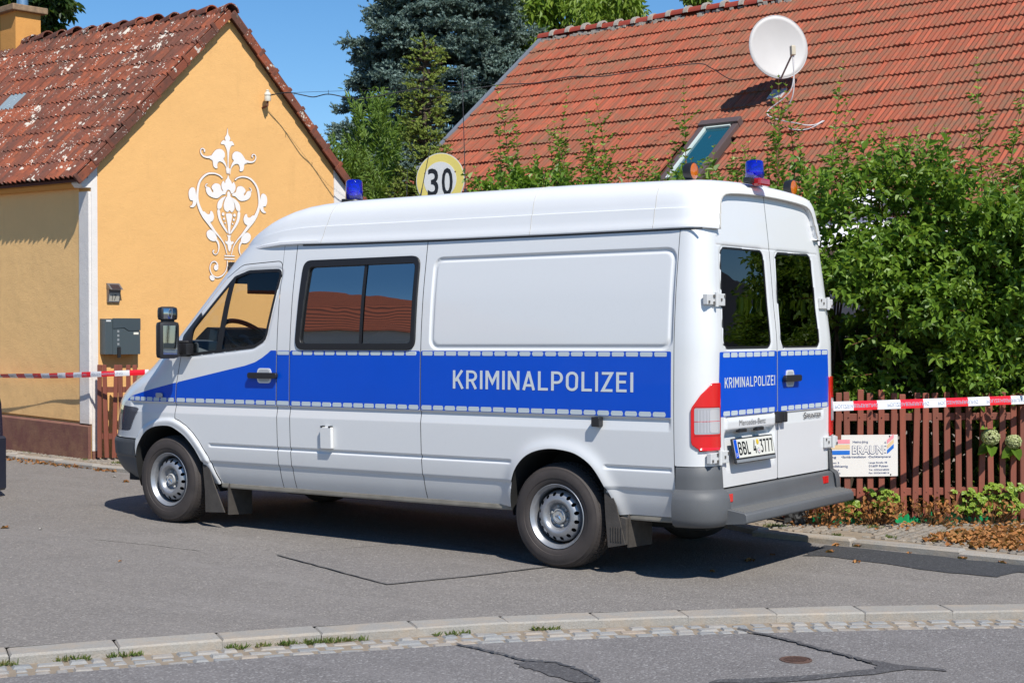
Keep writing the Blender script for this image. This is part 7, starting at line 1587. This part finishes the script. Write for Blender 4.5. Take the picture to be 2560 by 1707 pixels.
def blades(nm, label, spots, seed, off):
    rg = np.random.default_rng(seed); P = []; D = []; S = []
    for (x, y, rx_, n) in spots:
        for i in range(n): a = rg.uniform(0, 6.28); rr = rg.random(); P.append([x+cos(a)*rx_*rr, y+sin(a)*rx_*rr*.7, G(x)+off]); D.append([rg.normal(0, .7), rg.normal(0, .7), .9]); S.append(rg.uniform(.012, .036))
    return tag(leaves(nm, P, D, rg.normal(0, 1, (len(P), 3)), S, GRASSM, None, wd=.14, curl=.35, fold=.03), label, 'grass')
kp = lambda t, o: at_s(K2+KN*(KW+o), S_K, t)
S_K = along(K2, 0)
sp = []
rg = np.random.default_rng(5)
for (x, y) in ((.55, 4.40), (.42, 4.18), (.33, 4.02), (.02, 3.56), (-.02, 3.47), (-.10, 3.33), (-.16, 3.24), (-.19, 3.18), (-.55, 2.79), (-.93, 2.26)):
    q = np.array([x, y]); dd = np.linalg.norm(K2+KN*(KW+.015)-q, axis=1); t = S_K[dd.argmin()]
    for k in range(7): c_ = kp(t+rg.uniform(-.09, .09), rg.uniform(.0, .03)); sp.append((c_[0], c_[1], .026, 14))
blades('grass_tufts', 'small grass tufts growing in the joint between kerb and gutter', sp, 6, -.04)
blades('grass_tufts', 'small grass tufts among the pavement stones right of the van', [(-.34, -1.45, .10, 160), (-.9, -1.30, .05, 50), (-1.25, -1.40, .05, 60), (-1.55, -1.9, .14, 160), (-1.9, -2.3, .2, 220), (-2.0, -1.5, .2, 240), (-.95, -1.85, .08, 80), (-1.3, -2.35, .12, 140)], 7, .035)
blades('grass_tufts', 'small weeds at the foot of the yellow house wall', [(7.35, -1.75, .10, 160), (8.5, -1.95, .10, 90), (9.2, -2.02, .1, 90), (9.7, -2.2, .1, 80), (7.9, -1.75, .06, 50)], 8, .035)
for i, (x, y) in enumerate([(-1.14, -1.10), (-1.01, -1.08), (-1.11, -.74), (-1.4, -.47), (-1.53, -1.04), (-2.14, -1.0), (-1.9, -1.0), (-.83, -.4), (-.83, -.11), (-.82, .46)]):
    rr = random.Random(i); a = rr.uniform(0, 6.28); s_ = rr.uniform(.03, .07); P = [[x, y, G(x)+.008]]*3; D = [[cos(a+k), sin(a+k), .12] for k in (-.7, 0, .7)]
    o = leaves('fallen_leaf', P, D, [[0, 0, 1]]*3, [s_*.8, s_, s_*.8], DRY, None, wd=.5, kind=None); tag(o, ['dry leaf touching the right kerb just past the van shadow', 'dry leaf against the right kerb nearest the bumper step', 'dry leaf on the dark asphalt strip near its left end', 'dry leaf on the road below the dark asphalt strip', 'dry leaf at the kerb above the middle of the dark strip', 'big dry leaf at the kerb at the right edge', 'dry leaf at the kerb a little left of the right edge', 'uppermost leaf in the van shadow behind the rear wheel', 'middle leaf in the van shadow behind the rear wheel', 'lowest leaf at the shadow edge right of the rear wheel'][i], 'leaf')
for i, (x, y, lb) in enumerate([(4.22, 1.88, 'red-brown leaf lying on the asphalt at the left edge'), (2.34, 2.40, 'tiny red leaf on the asphalt in the lower left'), (6.14, -.80, 'brown twisted leaf on the road ahead of the front bumper'), (3.97, 1.79, 'tiny pale scrap on the asphalt at the left'), (6.55, -1.05, 'whitish scrap on the road by the front bumper')]):
    a = i*1.7; s_ = (.07, .025, .07, .03, .045)[i]; o = leaves('fallen_leaf', [[x, y, G(x)+.008]]*3, [[cos(a+k), sin(a+k), .12] for k in (-.7, 0, .7)], [[0, 0, 1]]*3, [s_*.8, s_, s_*.8], DRY if i < 3 else simple('pale_scrap', (.5, .47, .42), .8), None, wd=.5, kind=None); tag(o, lb, 'leaf')
